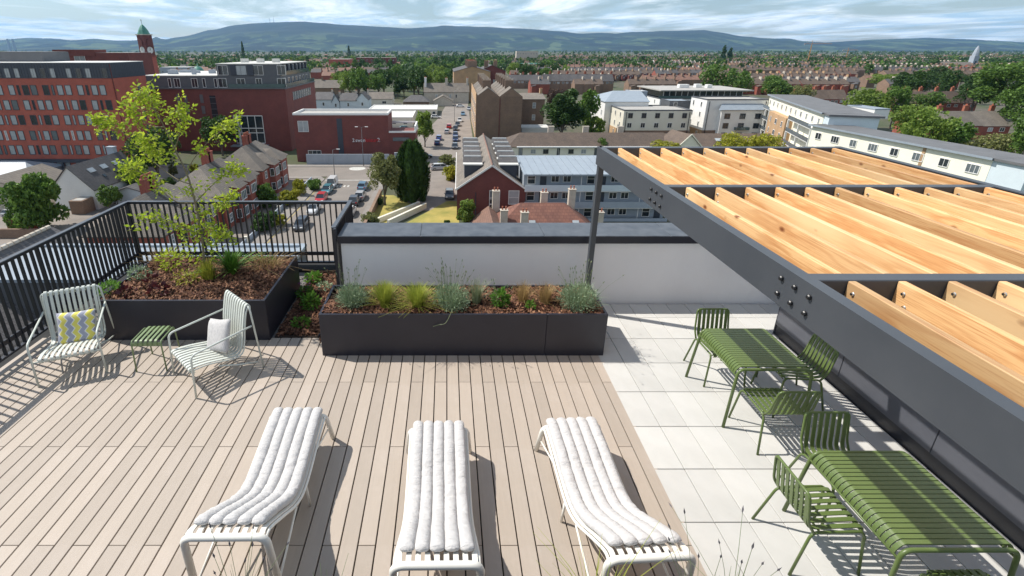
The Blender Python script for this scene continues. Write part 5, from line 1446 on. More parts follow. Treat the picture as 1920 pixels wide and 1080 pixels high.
for s in (-1, 1):
    m = MB(); m.strip([(s * (gw_ / 2 + .25), -.24, ze - .15), (0, -.24, zr + .02)], (0, 1, 0), .12, .26); m.build('barge_board', MT['wht'], gb_)
    m = MB(); m.box(s * (gw_ / 2 + .2) - .08, 0, ze - .25, s * (gw_ / 2 + .2) + .08, Lg, ze - .12); m.build('gutter', MT['wht'], gb_)
    for k in range(5):
        y0_ = 3.2 + (Lg - 8) * k / 5; dl = (Lg - 8) / 5 * .55
        xin, xout = gw_ / 2 * .28, gw_ / 2 * .78
        d = MB().box(min(s * xin, s * xout), y0_, ze - .2, max(s * xin, s * xout), y0_ + dl, ze + (zr - ze) * .80).build('dormer', MT['navy'], gb_)
        a_, b_ = sorted((s * (xin - .2), s * (xout + .25)))
        MB().box(a_, y0_ - .25, ze + (zr - ze) * .82 + .001, b_, y0_ + dl * .45, ze + (zr - ze) * .82 + .18).build('dormer_roof', MT['lightroof'], d)
        m = MB(); m.add([(a_, y0_ + dl * .45, ze + (zr - ze) * .82 + .2), (b_, y0_ + dl * .45, ze + (zr - ze) * .82 + .2), (b_, y0_ + dl + .2, ze + (zr - ze) * .86 + .7), (a_, y0_ + dl + .2, ze + (zr - ze) * .86 + .7)], [(0, 1, 2, 3)]); m.build('dormer_slates', MT['slate'], d)
        MB().box(a_ + .2, y0_ + dl + .201, ze + .2, b_ - .2, y0_ + dl + .35, ze + (zr - ze) * .86 + .9).build('party_parapet', MT['wht'], d)
window(gb_, .55, -.03, ze - 1.4, 0, 1.7, 2.3, 'wht', 'sash', 'glassm'); window(gb_, 3.6, -.03, ze - 1.4, 0, 1.7, 2.3, 'wht', 'sash', 'glassl')
window(gb_, .55, -.03, 2.6, 0, 1.7, 2.0, 'wht', 'sash', 'glass')
MB().tube([(-gw_ / 2 + 3, -.08, 0), (-gw_ / 2 + 3, -.08, ze - .6)], .06, 6).build('drain_pipe', MT['navy'], gb_)

# ------------------------------------------------------------------ grey gallery flats with pale metal roof
YF = 75.0
fx0, fx1 = Xat(985, YF, -15), Xat(1262, YF, -15); zef = Zat(326, YF)
fl = thing('gallery_flats', 'grey three-storey flats with open galleries and pale metal roof', 'flats', ((fx0 + fx1) / 2, YF, G))
a_ = (fx1 - fx0) / 2; zg0 = Zat(414, YF) - G; hF = zef - G; st_ = (hF - zg0) / 3 if hF - zg0 > 6 else 2.75
st_ = 2.75
MB().box(-a_, 1.4, 0, a_, 10, hF).build('wall', MT['cgrey'], fl)
zback = Zat(292, YF + 10) - G
rfm = MB(); rfm.add([(-a_ - .3, -.5, hF), (a_ + .3, -.5, hF), (a_ + .3, 10.3, max(hF + .6, zback)), (-a_ - .3, 10.3, max(hF + .6, zback))], [(0, 1, 2, 3)])
rfm.add([(-a_ - .3, -.5, hF - .18), (a_ + .3, -.5, hF - .18), (a_ + .3, 10.3, max(hF + .6, zback) - .18), (-a_ - .3, 10.3, max(hF + .6, zback) - .18)], [(3, 2, 1, 0)])
rfm.box(-a_ - .3, -.52, hF - .25, a_ + .3, -.501, hF + .03)
rf_ = rfm.build('roof', MT['metalroof'], fl)
m = MB()
for i in range(int(2 * a_ / 1.2)):
    x = -a_ + 1.2 * i; m.add([(x, -.5, hF + .01), (x + .06, -.5, hF + .01), (x + .06, 10.3, max(hF + .6, zback) + .01), (x, 10.3, max(hF + .6, zback) + .01), (x, -.5, hF + .09), (x + .06, -.5, hF + .09), (x + .06, 10.3, max(hF + .6, zback) + .09), (x, 10.3, max(hF + .6, zback) + .09)], [(0, 1, 5, 4), (4, 5, 6, 7), (3, 0, 4, 7), (1, 2, 6, 5)])
m.build('roof_seams', MT['metalroof'], rf_, kind='stuff')
for k in range(1, 4):
    zz = hF - st_ * k
    MB().box(-a_, -.2, zz - .12, a_, 1.399, zz).build('gallery_deck', MT['wht'], fl)
    MB().box(-a_, -.26, zz + .001, a_, -.2, zz + 1.0).build('gallery_parapet', MT['cgrey'] if k > 1 else MT['lblue'], fl)
for k in range(3):
    zz = hF - st_ * k
    x = -a_ + 1.2; j = 0
    while x < a_ - 1:
        ty = j % 5
        if ty == 1: o = MB().box(x - .5, 1.34, zz - st_ + .02, x + .5, 1.4, zz - .45).build('door', MT['navy'], fl)
        elif ty == 4: MB().tube([(x, -.1, zz - st_), (x, -.1, zz - .2)], .05, 6).build('pole', MT['wht'], fl)
        else: window(fl, x, 1.38, zz - 1.15, 0, 1.3, 1.1 if ty != 0 else 1.7, 'wht', 'mid' if ty != 0 else 'sash', 'glass')
        x += 1.9; j += 1
# red tiled house in front with pale chimneys
YR = Yg(432) - 8
rx0, rx1 = Xat(897, YR + 10, -14), Xat(1152, YR, -14)
zrr = Zat(380, YR + 6) - G; zer = zrr - 4.2
hr = house('red_roof_house', 'red tile-roofed house with four pale chimneys just beyond the parapet', (rx0 + rx1) / 2, YR + 6, rx1 - rx0, 12, zer, zrr, 'brick3', 'tiler', 'x', hip0=6.0, hip1=5.0)
hww = (rx1 - rx0) / 2
for cx, cy, top in ((-hww * .62, -2.6, .55), (-hww * .30, -3.4, .5), (hww * .9, -3.6, .6), (hww * .62, 2.8, 1.2), (hww * .15, 3.2, .6), (-hww * .7, 2.6, 1.0)):
    chimney(hr, cx, cy, zer - .2, zrr + top - (.9 if cy < -1 else 0), 1.0, .8, 2, 'potc', 'ter')
for cx in (-hww * .16, hww * .55):
    link('roof_light', MB().box(-.45, -.6, 0, .45, .6, .12).mesh('roof_light', MT['glassl']), hr, (cx, -3.2, zer + 4.2 * (6 - 3.2) / 6 + .05), rot=(math.atan2(4.2, 6), 0, 0))
hx = house('roof_wing', 'plain brick-red roof wing at the garden side of the red tiled house', rx0 + 1.5, YR + 3.5, 8.5, 9, zer - .4, zrr - 1.2, 'brick3', 'tilep', 'y')
# long brown roofs with a cream gallery wall
YO = Yg(302); ox0, ox1 = Xat(955, YO, -14), Xat(1262, YO, -14)
ho = house('long_roof_block', 'long brown tiled roof over a cream gallery building beyond the metal roof', (ox0 + ox1) / 2, YO + 5.5, ox1 - ox0, 11, Zat(274, YO) - G, Zat(249, YO + 5) - G, 'cyel', 'tileb', 'x', hip0=3.5)
MB().box(-(ox1 - ox0) / 2 + 2, -6.1, Zat(274, YO) - G - .35, (ox1 - ox0) / 2, -5.6, Zat(274, YO) - G - .02).build('fascia', MT['wht'], ho)
for i in range(9): window(ho, -(ox1 - ox0) / 2 + 3 + 3.1 * i, -5.53, Zat(284, YO) - G, 0, 1.3 if i % 3 else .9, 1.1 if i % 3 else 2.0, 'wht' if i % 2 else 'greyclad', 'mid')
for i in range(3): chimney(ho, -8 + 9 * i, 2.8, Zat(262, YO) - G, Zat(247, YO + 5) - G + .8, 1.5, .7, 0, 'potc')
YO2 = YO + 4; oo0, oo1 = Xat(1266, YO2, -14), Xat(1475, YO2, -14)
ho2 = house('brown_roof_block', 'dark brown tiled roof with a white-edged gable behind the pergola', (oo0 + oo1) / 2, YO2 + 6, oo1 - oo0, 12, Zat(280, YO2) - G, Zat(250, YO2 + 6) - G, 'brick2', 'tileb', 'x')
YO3 = YO - 3; q0 = Xat(1263, YO3, -13)
h3 = house('gable_wing', 'pale-edged gable wing with roof light in front of the dark brown roof', q0 + 3.5, YO3 + 3, 7, 8, Zat(278, YO3) - G, Zat(251, YO3) - G, 'cyel', 'tileb', 'y', rz=R(8))
for s in (-1, 1): MB().strip([(s * 3.75, -4.26, Zat(278, YO3) - G - .1), (0, -4.26, Zat(251, YO3) - G + .05)], (0, 1, 0), .14, .26).build('barge_board', MT['cyel'], h3)
link('roof_light', MB().box(-.8, -.6, 0, .8, .6, .15).mesh('roof_light', MT['glassl']), ho2, (-1, -3.4, Zat(268, YO2) - G + .3), rot=(math.atan2(2.5, 6), 0, 0))

# ------------------------------------------------------------------ tall gabled stone terrace with chimney rows
YS = Yg(262); sx0, sx1 = Xat(893, YS, -12), Xat(979, YS, -12); zes = Zat(181, YS) - G; zrs = Zat(166, YS) - G
stt = thing('stone_terrace', 'tall twin-gabled brown stone terrace with rows of chimneys beside the lane', 'terrace', ((sx0 + sx1) / 2, YS, G), R(-1))
sw = (sx1 - sx0); LS = 46
MB().box(-sw / 2, 0, 0, sw / 2, LS, zes).build('wall', MT['stone'], stt)
for c in (-1, 1):
    m = MB(); x0_, x1_ = (-sw / 2, -.02) if c < 0 else (.02, sw / 2); xm = (x0_ + x1_) / 2
    m.prism([(x0_, zes + .001), (xm, zrs), (x1_, zes + .001)], 'y', 0, LS); m.build('gable', MT['stone'], stt)
    for k in range(6):
        y0_ = .2 + k * LS / 6; rr = MB()
        roof_planes(rr, x0_ + .2, x1_ - .2, y0_, y0_ + LS / 6 - .9, zes + .15, zrs + .25, 'y', oh=.15); ro = rr.build('roof', MT['tileg'], stt)
        chimney(ro, xm, y0_ + LS / 6 - .45, zes, zrs + 1.8, 2.6, .8, 6, 'stone', 'potc')
MB().tube([(0.2, -.1, 0), (.2, -.1, zes - .5)], .12, 6).build('drain_pipe', MT['brick2'], stt)
MB().box(-sw / 2 - .12, .3, 0, -sw / 2 - .001, LS, zes + .9).build('front_facade', MT['sand'], stt)
for k in range(8):
    for f_ in range(3): window(stt, -sw / 2 - .14, 3 + k * 5.4, 2.5 + f_ * 3.6, 3, 1.2, 2.1, 'wht', 'sash')
# twin block further along the lane
YS2 = Yg(190); s2 = house('stone_terrace', 'sandy brick terrace block with stepped chimneys further up the lane', Xat(885, YS2, -10), YS2 + 20, 19, 42, Zat(134, YS2) - G, Zat(124, YS2) - G, 'sand', 'slate', 'y', chim=[dict(x=0, y=-19 + 7 * k, z0=8, z1=Zat(121, YS2) - G + 1.5, w=5, d=1, pots=6, mat='stone') for k in range(6)])
for k in range(6):
    for f_ in range(3): window(s2, -9.6, -16 + 6.4 * k, 2.5 + 3.4 * f_, 3, 1.3, 2.2, 'wht', 'sash')
s3 = house('stone_terrace', 'dark brick terrace end with one lit window right of the sandy block', Xat(922, Yg(185), -10), Yg(185) + 12, 15, 24, Zat(133, Yg(185)) - G, Zat(122, Yg(185)) - G, 'brick2', 'slate', 'y', chim=[dict(x=-3 + 5 * k, y=-9, z0=8, z1=Zat(119, Yg(185)) - G + 1, w=2.2, d=1, pots=4, mat='stone') for k in range(2)])
window(s3, 1.5, -12.03, 9, 0, 1.3, 2.4, 'wht', 'sash', 'glassl')
# grey rendered rear blocks right of the twin gables
YU = Yg(243)
u1 = house('rear_block', 'grey rendered rear house with a low pitched roof right of the stone terrace', Xat(997, YU, -14), YU + 8, Xat(1022, YU, -14) - Xat(972, YU, -14), 14, Zat(186, YU) - G, Zat(175, YU + 6) - G, 'stone', 'tileg', 'x', chim=[dict(x=4.2, y=0, z0=8, z1=Zat(170, YU) - G, w=.8, d=1.6, pots=4, mat='sand')])
for i, f_ in ((0, 4), (0, 8)): window(u1, 1, -7.03, f_, 0, 1.1, 1.9, 'wht', 'sash', 'glassl')
u2 = block('garage', 'white garage with a pale flat roof below the rear block', Xat(975, Yg(252), G), Xat(1027, Yg(252), G), Yg(252) - 3, Yg(252) + 4, 2.6, 'wht', 'lightroof', 'garage', cap=False)

# ------------------------------------------------------------------ white estate on the right
def est(name, label, pxa, pxb, prow, top, depth, storeys, wall='cwhite', roof='flatroof', ncol=5, basebrick=True, winw=1.4, endwin=3, rz=0.0, wall2=None):
    Y = Yg(prow); xa, xb = Xat(pxa, Y, -14), Xat(pxb, Y, -14); h = Zat(top, Y) - G
    t = block(name, label, xa, xb, Y, Y + depth, h, wall, roof, 'apartment block', rz, par=.35, capm='greyclad'); a = (xb - xa) / 2; b = depth / 2
    if basebrick:
        MB().box(-a - .04, -b - .06, 0, a + .04, -b - .001, h / storeys * .98).build('brick_plinth', MT['stone'], t); MB().box(-a - .06, -b - .06, 0, -a - .001, b, h / storeys * .98).build('brick_plinth', MT['sand'], t)
    for s in range(storeys):
        zz = h / storeys * (s + .52)
        for i in range(ncol): window(t, -a + 2 * a * (i + .5) / ncol, -b - (.09 if s == 0 and basebrick else .03), zz, 0, winw, 1.5, 'wht' if s % 2 else 'greyclad', 'mid', 'glass')
        for i in range(endwin): window(t, -a - (.09 if s == 0 and basebrick else .03), -b + depth * (i + .6) / endwin, zz, 3, .8, 1.5, 'wht', 'plain', 'glass')
    for px_ in (-a + .8, a - .6): MB().tube([(px_, -b - .15, .1), (px_, -b - .15, h - .3)], .09, 6).build('drain_pipe', MT['black'], t)
    return t
e1 = est('estate_block', 'two-tone white estate block with a brown brick ground floor', 1170, 1297, 262, 208, 14, 3, ncol=5)
e2 = est('estate_block', 'tall white estate block with a projecting bay and blue canopy roof', 1322, 1436, 262, 188, 10, 4, 'wht', ncol=0, endwin=2)
aw = (Xat(1436, Yg(262), -14) - Xat(1322, Yg(262), -14)) / 2
hE = Zat(188, Yg(262)) - G
MB().box(-aw * .55, -6.6, 0, aw * .85, -5.001, hE * .78).build('bay', MT['wht'], e2)
m = MB(); zb1 = hE * .78; m.add([(-aw * .7, -7.2, zb1), (aw, -7.2, zb1), (aw * .8, -5.02, zb1 + 1.6), (-aw * .5, -5.02, zb1 + 1.6)], [(0, 1, 2, 3)]); m.add([(-aw * .7, -7.2, zb1 - .1), (aw, -7.2, zb1 - .1), (aw * .8, -5.02, zb1 - .1), (-aw * .5, -5.02, zb1 - .1)], [(3, 2, 1, 0)]); m.build('bay_roof', MT['metalroof'], e2)
for i in range(3):
    for zz in (.62, .38, .14): window(e2, -aw * .35 + aw * .5 * i, -6.63, hE * zz, 0, 1.7, 1.6, 'greyclad', 'mid', 'glass')
MB().box(-aw * .05, -7.6, hE * .28, aw * .4, -6.65, hE * .35).build('balcony', MT['gglass'], e2)
e3 = est('estate_block', 'white block with glazed dark penthouse and wide flat overhanging roof', 1238, 1398, 222, 186, 24, 3, 'wht', ncol=6, basebrick=False)
b3 = (Xat(1398, Yg(222), -14) - Xat(1238, Yg(222), -14)) / 2; h3_ = Zat(186, Yg(222)) - G
MB().box(-b3 + 1.5, -11, h3_ + .36, b3 - 1, 11, h3_ + 3.1).build('penthouse', MT['glass'], e3)
m = MB()
for i in range(14): m.box(-b3 + 1.5 + (2 * b3 - 2.5) * i / 13 - .1, -11.1, h3_ + .36, -b3 + 1.5 + (2 * b3 - 2.5) * i / 13 + .1, -11.001, h3_ + 3.1)
m.build('penthouse_frame', MT['wht'], e3)
MB().box(-b3 - .6, -13, h3_ + 3.101, b3 + 2.2, 12.6, h3_ + 3.5).build('penthouse_roof', MT['flatroof'], e3)
for q in ((-3, 0, 4), (4, 2, 2.5), (7, -1, 2)): MB().cbox((q[0], q[1], h3_ + 4.2), (q[2], 2.2, 1.35)).build('roof_plant', MT['wht'], e3)
MB().box(-b3 - .7, -12.4, h3_ + .36, b3 + .3, -12.3, h3_ + 1.3).build('balcony_glass', MT['gglass'], e3)
Ye4 = Yg(250); x4a, x4b = Xat(1134, Ye4, -14), Xat(1215, Ye4, -14)
e4 = house('estate_block', 'white estate block with a blue-grey hipped metal roof behind the upright tree', (x4a + x4b) / 2, Ye4 + 9, x4b - x4a, 18, Zat(190, Ye4) - G, Zat(170, Ye4 + 9) - G, 'wht', 'metalroof', 'x', hip0=5, cat='apartment block')
for i in range(3):
    for f_ in (3, 6.5): window(e4, -(x4b - x4a) / 2 + 3 + 4 * i, -9.03, f_, 0, 1.6, 1.6, 'greyclad', 'mid')
    window(e4, -(x4b - x4a) / 2 - .03, -6 + 5 * i, 6.5, 3, 1, 1.6, 'wht', 'sash')
# grey stair cores between estate blocks
gcx = Xat(1275, Yg(250), -10); g1 = block('stair_core', 'grey clad stair core between the two white estate blocks', Xat(1258, Yg(250), -10), Xat(1297, Yg(250), -10), Yg(250), Yg(250) + 7, Zat(190, Yg(250)) - G, 'greyclad', 'metalroof', capm='greyclad', par=.2)
window(g1, -1.5, -3.53, (Zat(200, Yg(250)) - G), 0, 1.2, 3, 'wht', 'sash')
g2_ = block('stair_core', 'small pale grey stair core above the hipped estate block', Xat(1184, Yg(240), -10), Xat(1214, Yg(240), -10), Yg(240), Yg(240) + 6, Zat(172, Yg(240)) - G, 'cgrey', 'lightroof', capm='cgrey', par=.2)
# long cream blocks along the right, fronts looking to -X
def facade_block(name, label, P0, P1, depth, h, wall, storeys, ncol, fw, wm='wht', skip=()):
    d = (P1 - P0); L_ = math.hypot(d.x, d.y); rz = math.atan2(d.y, d.x)
    t = thing(name, label, 'apartment block', (P0.x, P0.y, G), rz)
    MB().box(0, 0, 0, L_, depth, h).build('wall', MT[wall], t)
    MB().box(-.5, -.55, h + .001, L_ + .3, depth + .3, h + .32).build('roof', MT['roofgrey'], t)
    MB().box(-.55, -.62, h + .02, L_ + .35, -.551, h + .34).build('fascia', MT['metalroof'], t)
    for s in range(storeys):
        for i in range(ncol):
            if (s, i) in skip: continue
            window(t, L_ * (i + .5) / ncol, -.03, h - 1.75 - 2.85 * s, 0, fw if i % 2 else fw * .8, 1.35, wm, 'triple' if i % 2 else 'mid', rnd.choice(('glass', 'glassm')))
    return t, L_
D1 = 15.0; D2 = 12.9
zA = CAMZ - D1; zB = CAMZ - D2
def roofpt(px, py, D):
    zc = K_ * D / (py - HZ); Y = (zc - D * S_) / C_; return Vector(((px - PX) * zc / F, Y, 0))
A0, A1 = roofpt(1524, 236, D1), roofpt(1862, 300, D1)
fb, L_ = facade_block('cream_block', 'long low cream apartment block with a dark roof edge beyond the pergola', A0, A1, 6.5, zA - G, 'cyel', 4, 8, 1.9)
MB().box(L_ * .70, -.08, 0, L_ * .715, -.001, zA - G).build('buff_strip', MT['sand'], fb)
MB().box(L_ + .001, .05, 0, L_ + 4.5, 6.4, zA - G - .05).build('shade_blue_end_wall', MT['lblue'], fb)  # cream wall turned from the sun; its blue shade is put into the colour
MB().box(L_ + .3, -.3, zA - G - .04, L_ + 5, 6.7, zA - G + .3).build('end_roof', MT['roofgrey'], fb)
B0, B1 = roofpt(1444, 179, D2), roofpt(1546, 214, D2)
fb2, L2 = facade_block('cream_block', 'taller cream and orange apartment block with white balcony stacks', B0, B1, 9, zB - G, 'cyel', 1, 11, 1.2)
MB().box(L2 * .22, -1.6, 0, L2 * .58, -.001, zB - G - 3.4).build('orange_bay', MT['sand'], fb2)
for s in range(3):
    for i, ww in enumerate((.9, 1.8, 1.2)): window(fb2, L2 * (.28 + .12 * i), -1.63, zB - G - 5.2 - 2.9 * s, 0, ww, 1.4, 'wht', 'mid', 'glass')
for a, b in ((.0, .2), (.6, .98)):
    for s in range(4): MB().box(L2 * a + .2, -1.5, zB - G - 3.5 - 2.9 * s, L2 * b - .2, -.001, zB - G - 3.3 - 2.9 * s).build('balcony', MT['wht'], fb2); MB().box(L2 * a + .2, -1.55, zB - G - 3.299 - 2.9 * s, L2 * b - .2, -1.5, zB - G - 2.4 - 2.9 * s).build('balcony_glass', MT['glassm'], fb2)
    for u in (a, (a + b) / 2, b): MB().cbox((L2 * u + (.3 if u == a else (-.3 if u == b else 0)), -1.3, (zB - G - 3.6) / 2), (.4, .4, zB - G - 3.6)).build('balcony_column', MT['wht'], fb2)
MB().box(L2 + .001, .1, 0, L2 + 3, 8.6, zB - G - .1).build('shade_blue_end_wall', MT['lblue'], fb2)  # shaded end of the cream block, the bluish shade painted as wall colour
MB().box(L2 + .35, -.2, zB - G - .09, L2 + 3.5, 9.2, zB - G + .3).build('end_roof', MT['roofgrey'], fb2)
for (pa, pb, top, lab, mt_) in ((1640, 1668, 206, 'white stair tower with flat grey roof on the cream block', 'wht'), (1556, 1610, 215, 'pale blue roof storey behind the cream block edge', 'lblue')):
    Yp = 112.0; tt_ = block('roof_storey', lab, Xat(pa, Yp, -9), Xat(pb, Yp, -9), Yp, Yp + 8, Zat(top, Yp) - zA - .35, mt_, 'metalroof', 'roof storey', base=zA + .34, capm='metalroof', par=.25)
# red brick rows on the right
ORD = ['first', 'second', 'third', 'fourth', 'fifth', 'sixth', 'seventh', 'eighth', 'ninth', 'tenth', 'eleventh', 'twelfth', 'thirteenth', 'fourteenth', 'fifteenth', 'sixteenth', 'seventeenth', 'eighteenth', 'nineteenth', 'twentieth', 'twenty-first', 'twenty-second', 'twenty-third', 'twenty-fourth', 'twenty-fifth', 'twenty-sixth', 'twenty-seventh', 'twenty-eighth', 'twenty-ninth', 'thirtieth']
def brick_row(label, px0, px1, prow, eave, ridge, n, wall='brick3', depth=9, nm='brick_terrace', skew=0.0, roof='tileb'):
    Y = Yg(prow); xa, xb = Xat(px0, Y, -18), Xat(px1, Y, -18); w = (xb - xa) / n; ze, zr = Zat(eave, Y) - G, Zat(ridge, Y + depth / 2) - G
    for i in range(n):
        lb = ORD[i] + ' from the left, ' + label
        t = house(nm, lb, xa + w * (i + .5), Y + depth / 2 + skew * i, w - .02, depth, ze, zr, wall, roof, 'x', group=label, oh=.0 if 0 < i < n - 1 else .12,
                  chim=[dict(x=w / 2 - .6, y=.6, z0=ze, z1=zr + 1.5, w=.7, d=1.3, pots=4, mat='ter', along='y')])
        window(t, -w * .22, -depth / 2 - .03, ze - 1.1, 0, 1.5, 1.2, 'wht', 'mid'); window(t, w * .22, -depth / 2 - .03, ze - 1.1, 0, 1.5, 1.2, 'wht', 'mid')
        if i == n - 1: window(t, w / 2 + .03, 0, ze - .6, 1, 1.1, 2.0, 'wht', 'sash', 'glassl')
        if i == 0: pass
brick_row('orange brick house behind the broad dark tree', 1680, 1832, 213, 193, 171, 5)
brick_row('brick house under the long grey roof by the trees', 1742, 1895, 262, 236, 208, 3, depth=12, roof='tileg')
brick_row('brown-roofed house in the row left of the tall leafy trees', 1525, 1592, 196, 186, 168, 4)
brick_row('russet-roofed house in the row before the church spire', 1745, 1850, 152, 146, 128, 5, roof='tilep')
brick_row('dark stone house in the rear terrace beyond the trees', 955, 1012, 166, 151, 140, 4, 'stone', roof='slate')
brick_row('stone terrace house with tan chimneys behind the evergreen', 1018, 1150, 173, 152, 139, 8, 'stone', roof='slate')
# ------------------------------------------------------------------ mid-distance terraces, one house per object
protos = {}
def proto(kind):
    if kind in protos: return protos[kind]
    wall, roof, w, d, ze, zr, ch, rear = kind
    a = MB(); gable_walls(a, -w / 2, w / 2, -d / 2, d / 2, 0, ze, zr, 'x')
    if rear: a.box(-w / 2 + .1, -d / 2 - 3.5, 0, -.1, -d / 2 - .001, ze * .8)
    b = MB(); roof_planes(b, -w / 2, w / 2, -d / 2, d / 2, ze, zr, 'x', oh=.02)
    if rear: b.add([(-w / 2, -d / 2 - 3.6, ze * .82), (0, -d / 2 - 3.6, ze * .82 + .9), (0, -d / 2, ze * .82 + .9), (-w / 2, -d / 2, ze * .82)], [(0, 1, 2, 3)])
    c = MB(); c.box(w / 2 - .55, -1.1, zr - 1.6, w / 2 - .05, 1.1, zr + 1.1)
    for q in range(4): c.lathe([(.14, 0), (.12, .5)], 5, (w / 2 - .3, -.8 + .53 * q, zr + 1.1))
    wn = MB(); wn.box(-.5, -.05, -.8, .5, .05, .8)
    protos[kind] = (a.mesh('wall', MT[wall]), b.mesh('roof', MT[roof]), c.mesh('chimney', MT[ch]), wn.mesh('window', MT['glassl']))
    return protos[kind]
NH = 0
def far_row(label, px0, px1, prow, gapf=0.0, walls=('stone',), roofs=('slate', 'tileb', 'tileg'), chs=('potc', 'stone', 'sand'), w=5.6, face=0, skew=0.0, seed=1, wins=True, zoff=0, group=None):
    global NH
    g = random.Random(seed); Y = Yg(prow); x = Xat(px0, Y, -16); xe = Xat(px1, Y, -16); i = 0
    ze = g.choice((5.4, 5.8, 6.2)); kind = (g.choice(walls), g.choice(roofs), w, 9, ze, ze + 3.0, g.choice(chs), g.random() < .5)
    k2 = (g.choice(walls), g.choice(roofs), w, 9, ze, ze + 3.0, g.choice(chs), True)
    while x < xe:
        if g.random() < gapf: x += w * g.choice((1, 2, 3)); continue
        k = kind if g.random() < .7 else k2
        a, b, c, wn = proto(k)
        lab = ORD[i] + ' from the left, ' + label if i < len(ORD) else label + ', towards the right-hand end'
        o = link('terraced_house', a, None, (x, Y + skew * (x - Xat(px0, Y, -16)), G), math.atan(skew), None, None, lab, 'house', group or label)
        r = link('roof', b, o); link('chimney', c, r)
        if wins:
            for s in (-1, 1): link('window', wn, o, (s * w * .22, -4.52 if not (k[7] and s < 0) else -8.06, ze - 1.2 if not (k[7] and s < 0) else ze * .55))
        NH += 1; i += 1; x += w
# right-hand sea of terraces
far_row('dark terrace house in the long row above the white estate', 1060, 1195, 151, .1, ('stone', 'brick2'), seed=1)
far_row('brown terrace house beyond the glazed penthouse roof', 1195, 1330, 148, .1, ('stone', 'brick2'), seed=2)
far_row('stone terrace house with pale chimneys behind the paired round trees', 1400, 1560, 158, .05, ('stone',), seed=3, skew=.1)
far_row('dark terrace house with pale chimneys left of the church spire', 1635, 1775, 140, .0, ('stone',), ('slate',), ('potc',), seed=4)
far_row('brick terrace house in the middle rows right of centre', 1270, 1420, 138, .12, ('brick2', 'brick3', 'stone'), ('tileb', 'slate'), seed=5)
far_row('terrace house in the skewed rows behind the cream block', 1440, 1590, 170, .05, ('stone', 'brick2'), ('tileb', 'slate'), seed=6, skew=-.12)
far_row('small far terrace house in the rows below the cranes', 1420, 1640, 131, .2, ('stone', 'brick3', 'potc'), ('slate', 'tilep'), seed=7, wins=False)
far_row('small far terrace house in the middle of the right-hand rows', 1150, 1420, 129, .25, ('stone', 'brick3', 'potc'), ('tileb', 'tilep'), seed=8, wins=False)
far_row('distant terrace house near the poplars', 1200, 1430, 122, .35, ('stone', 'brick3', 'wht'), ('tilep', 'slate'), seed=9, wins=False, w=6.5)
far_row('distant terrace house in the pale far rows below the spire', 1560, 1800, 124, .3, ('potc', 'brick3'), ('tilep', 'tileg'), seed=10, wins=False, w=6.5)
far_row('distant house among the trees above the pale stone house', 905, 1010, 124, .3, ('potc', 'stone'), ('tilep', 'slate'), seed=11, wins=False, w=7)
far_row('distant red house in the far suburb above the brick school', 590, 700, 118, .35, ('wht', 'brick3'), ('tilep', 'tileb'), seed=12, wins=False, w=8)
far_row('distant pale house behind the grey penthouse storeys', 480, 600, 121, .3, ('wht', 'potc', 'brick3'), ('tilep', 'slate'), seed=13, wins=False, w=8)
far_row('distant pale house beyond the clock tower', 300, 420, 124, .3, ('wht', 'potc'), ('slate', 'tileg'), seed=14, wins=False, w=9)
far_row('brick house under the brick school beyond the leafy gardens', 615, 700, 142, .3, ('brick3', 'brick2'), ('tilep', 'tileb'), seed=15)
far_row('pale terrace house left of the clock tower', 40, 200, 116, .3, ('wht', 'brick3'), ('tilep', 'tileb'), seed=16, wins=False, w=9)
# mid-distance larger buildings
def mid_block(label, pa, pb, prow, top, depth, wall, roof='flatroof', n=6, rows_=2, nm='brick_building'):
    Y = Yg(prow); t = block(nm, label, Xat(pa, Y, -14), Xat(pb, Y, -14), Y, Y + depth, Zat(top, Y) - G, wall, roof, cap=False); a = (Xat(pb, Y, -14) - Xat(pa, Y, -14)) / 2; h = Zat(top, Y) - G
    for r_ in range(rows_):
        for i in range(n): window(t, -a + 2 * a * (i + .5) / n, -depth / 2 - .03, h * (r_ + .55) / rows_, 0, 1.6, 1.7, 'wht', 'mid')
    return t
mid_block('red brick school block with a plain end wall beyond the gardens', 617, 655, 135, 111, 30, 'brick1', n=2)
mid_block('long dark brick school range with a band of upper windows', 668, 742, 131, 108, 16, 'brick2', n=9)
mid_block('long pale-walled low hall in front of the brick school', 648, 745, 139, 128, 12, 'potc', 'tileg', n=12, rows_=1, nm='low_hall')
mid_block('small bright orange brick house among the garden trees', 781, 801, 141, 124, 10, 'brick1', 'tileb', n=3)
mid_block('wide pale hall with a long stone front on the far suburb edge', 968, 1008, 117, 96, 16, 'potc', 'tileg', n=8, nm='long_hall')
mid_block('green sports hall behind the trees below the wide pale hall', 975, 1030, 132, 119, 20, 'gcop', 'gcop', n=0, rows_=0, nm='sports_hall')
mid_block('grey slab building between the clock tower and the copper turret', 300, 352, 145, 126, 18, 'cgrey', 'lightroof', n=6, rows_=1, nm='office_block')
mid_block('pale flat building right of the copper turret', 376, 402, 150, 132, 14, 'wht', 'lightroof', n=2, rows_=1, nm='office_block')
hp = house('house', 'pale gabled house in the leafy gardens below the pale hall', Xat(660, Yg(152), -16), Yg(152) + 5, 14, 9, 5.5, 9.0, 'lblue', 'tilep', 'x')

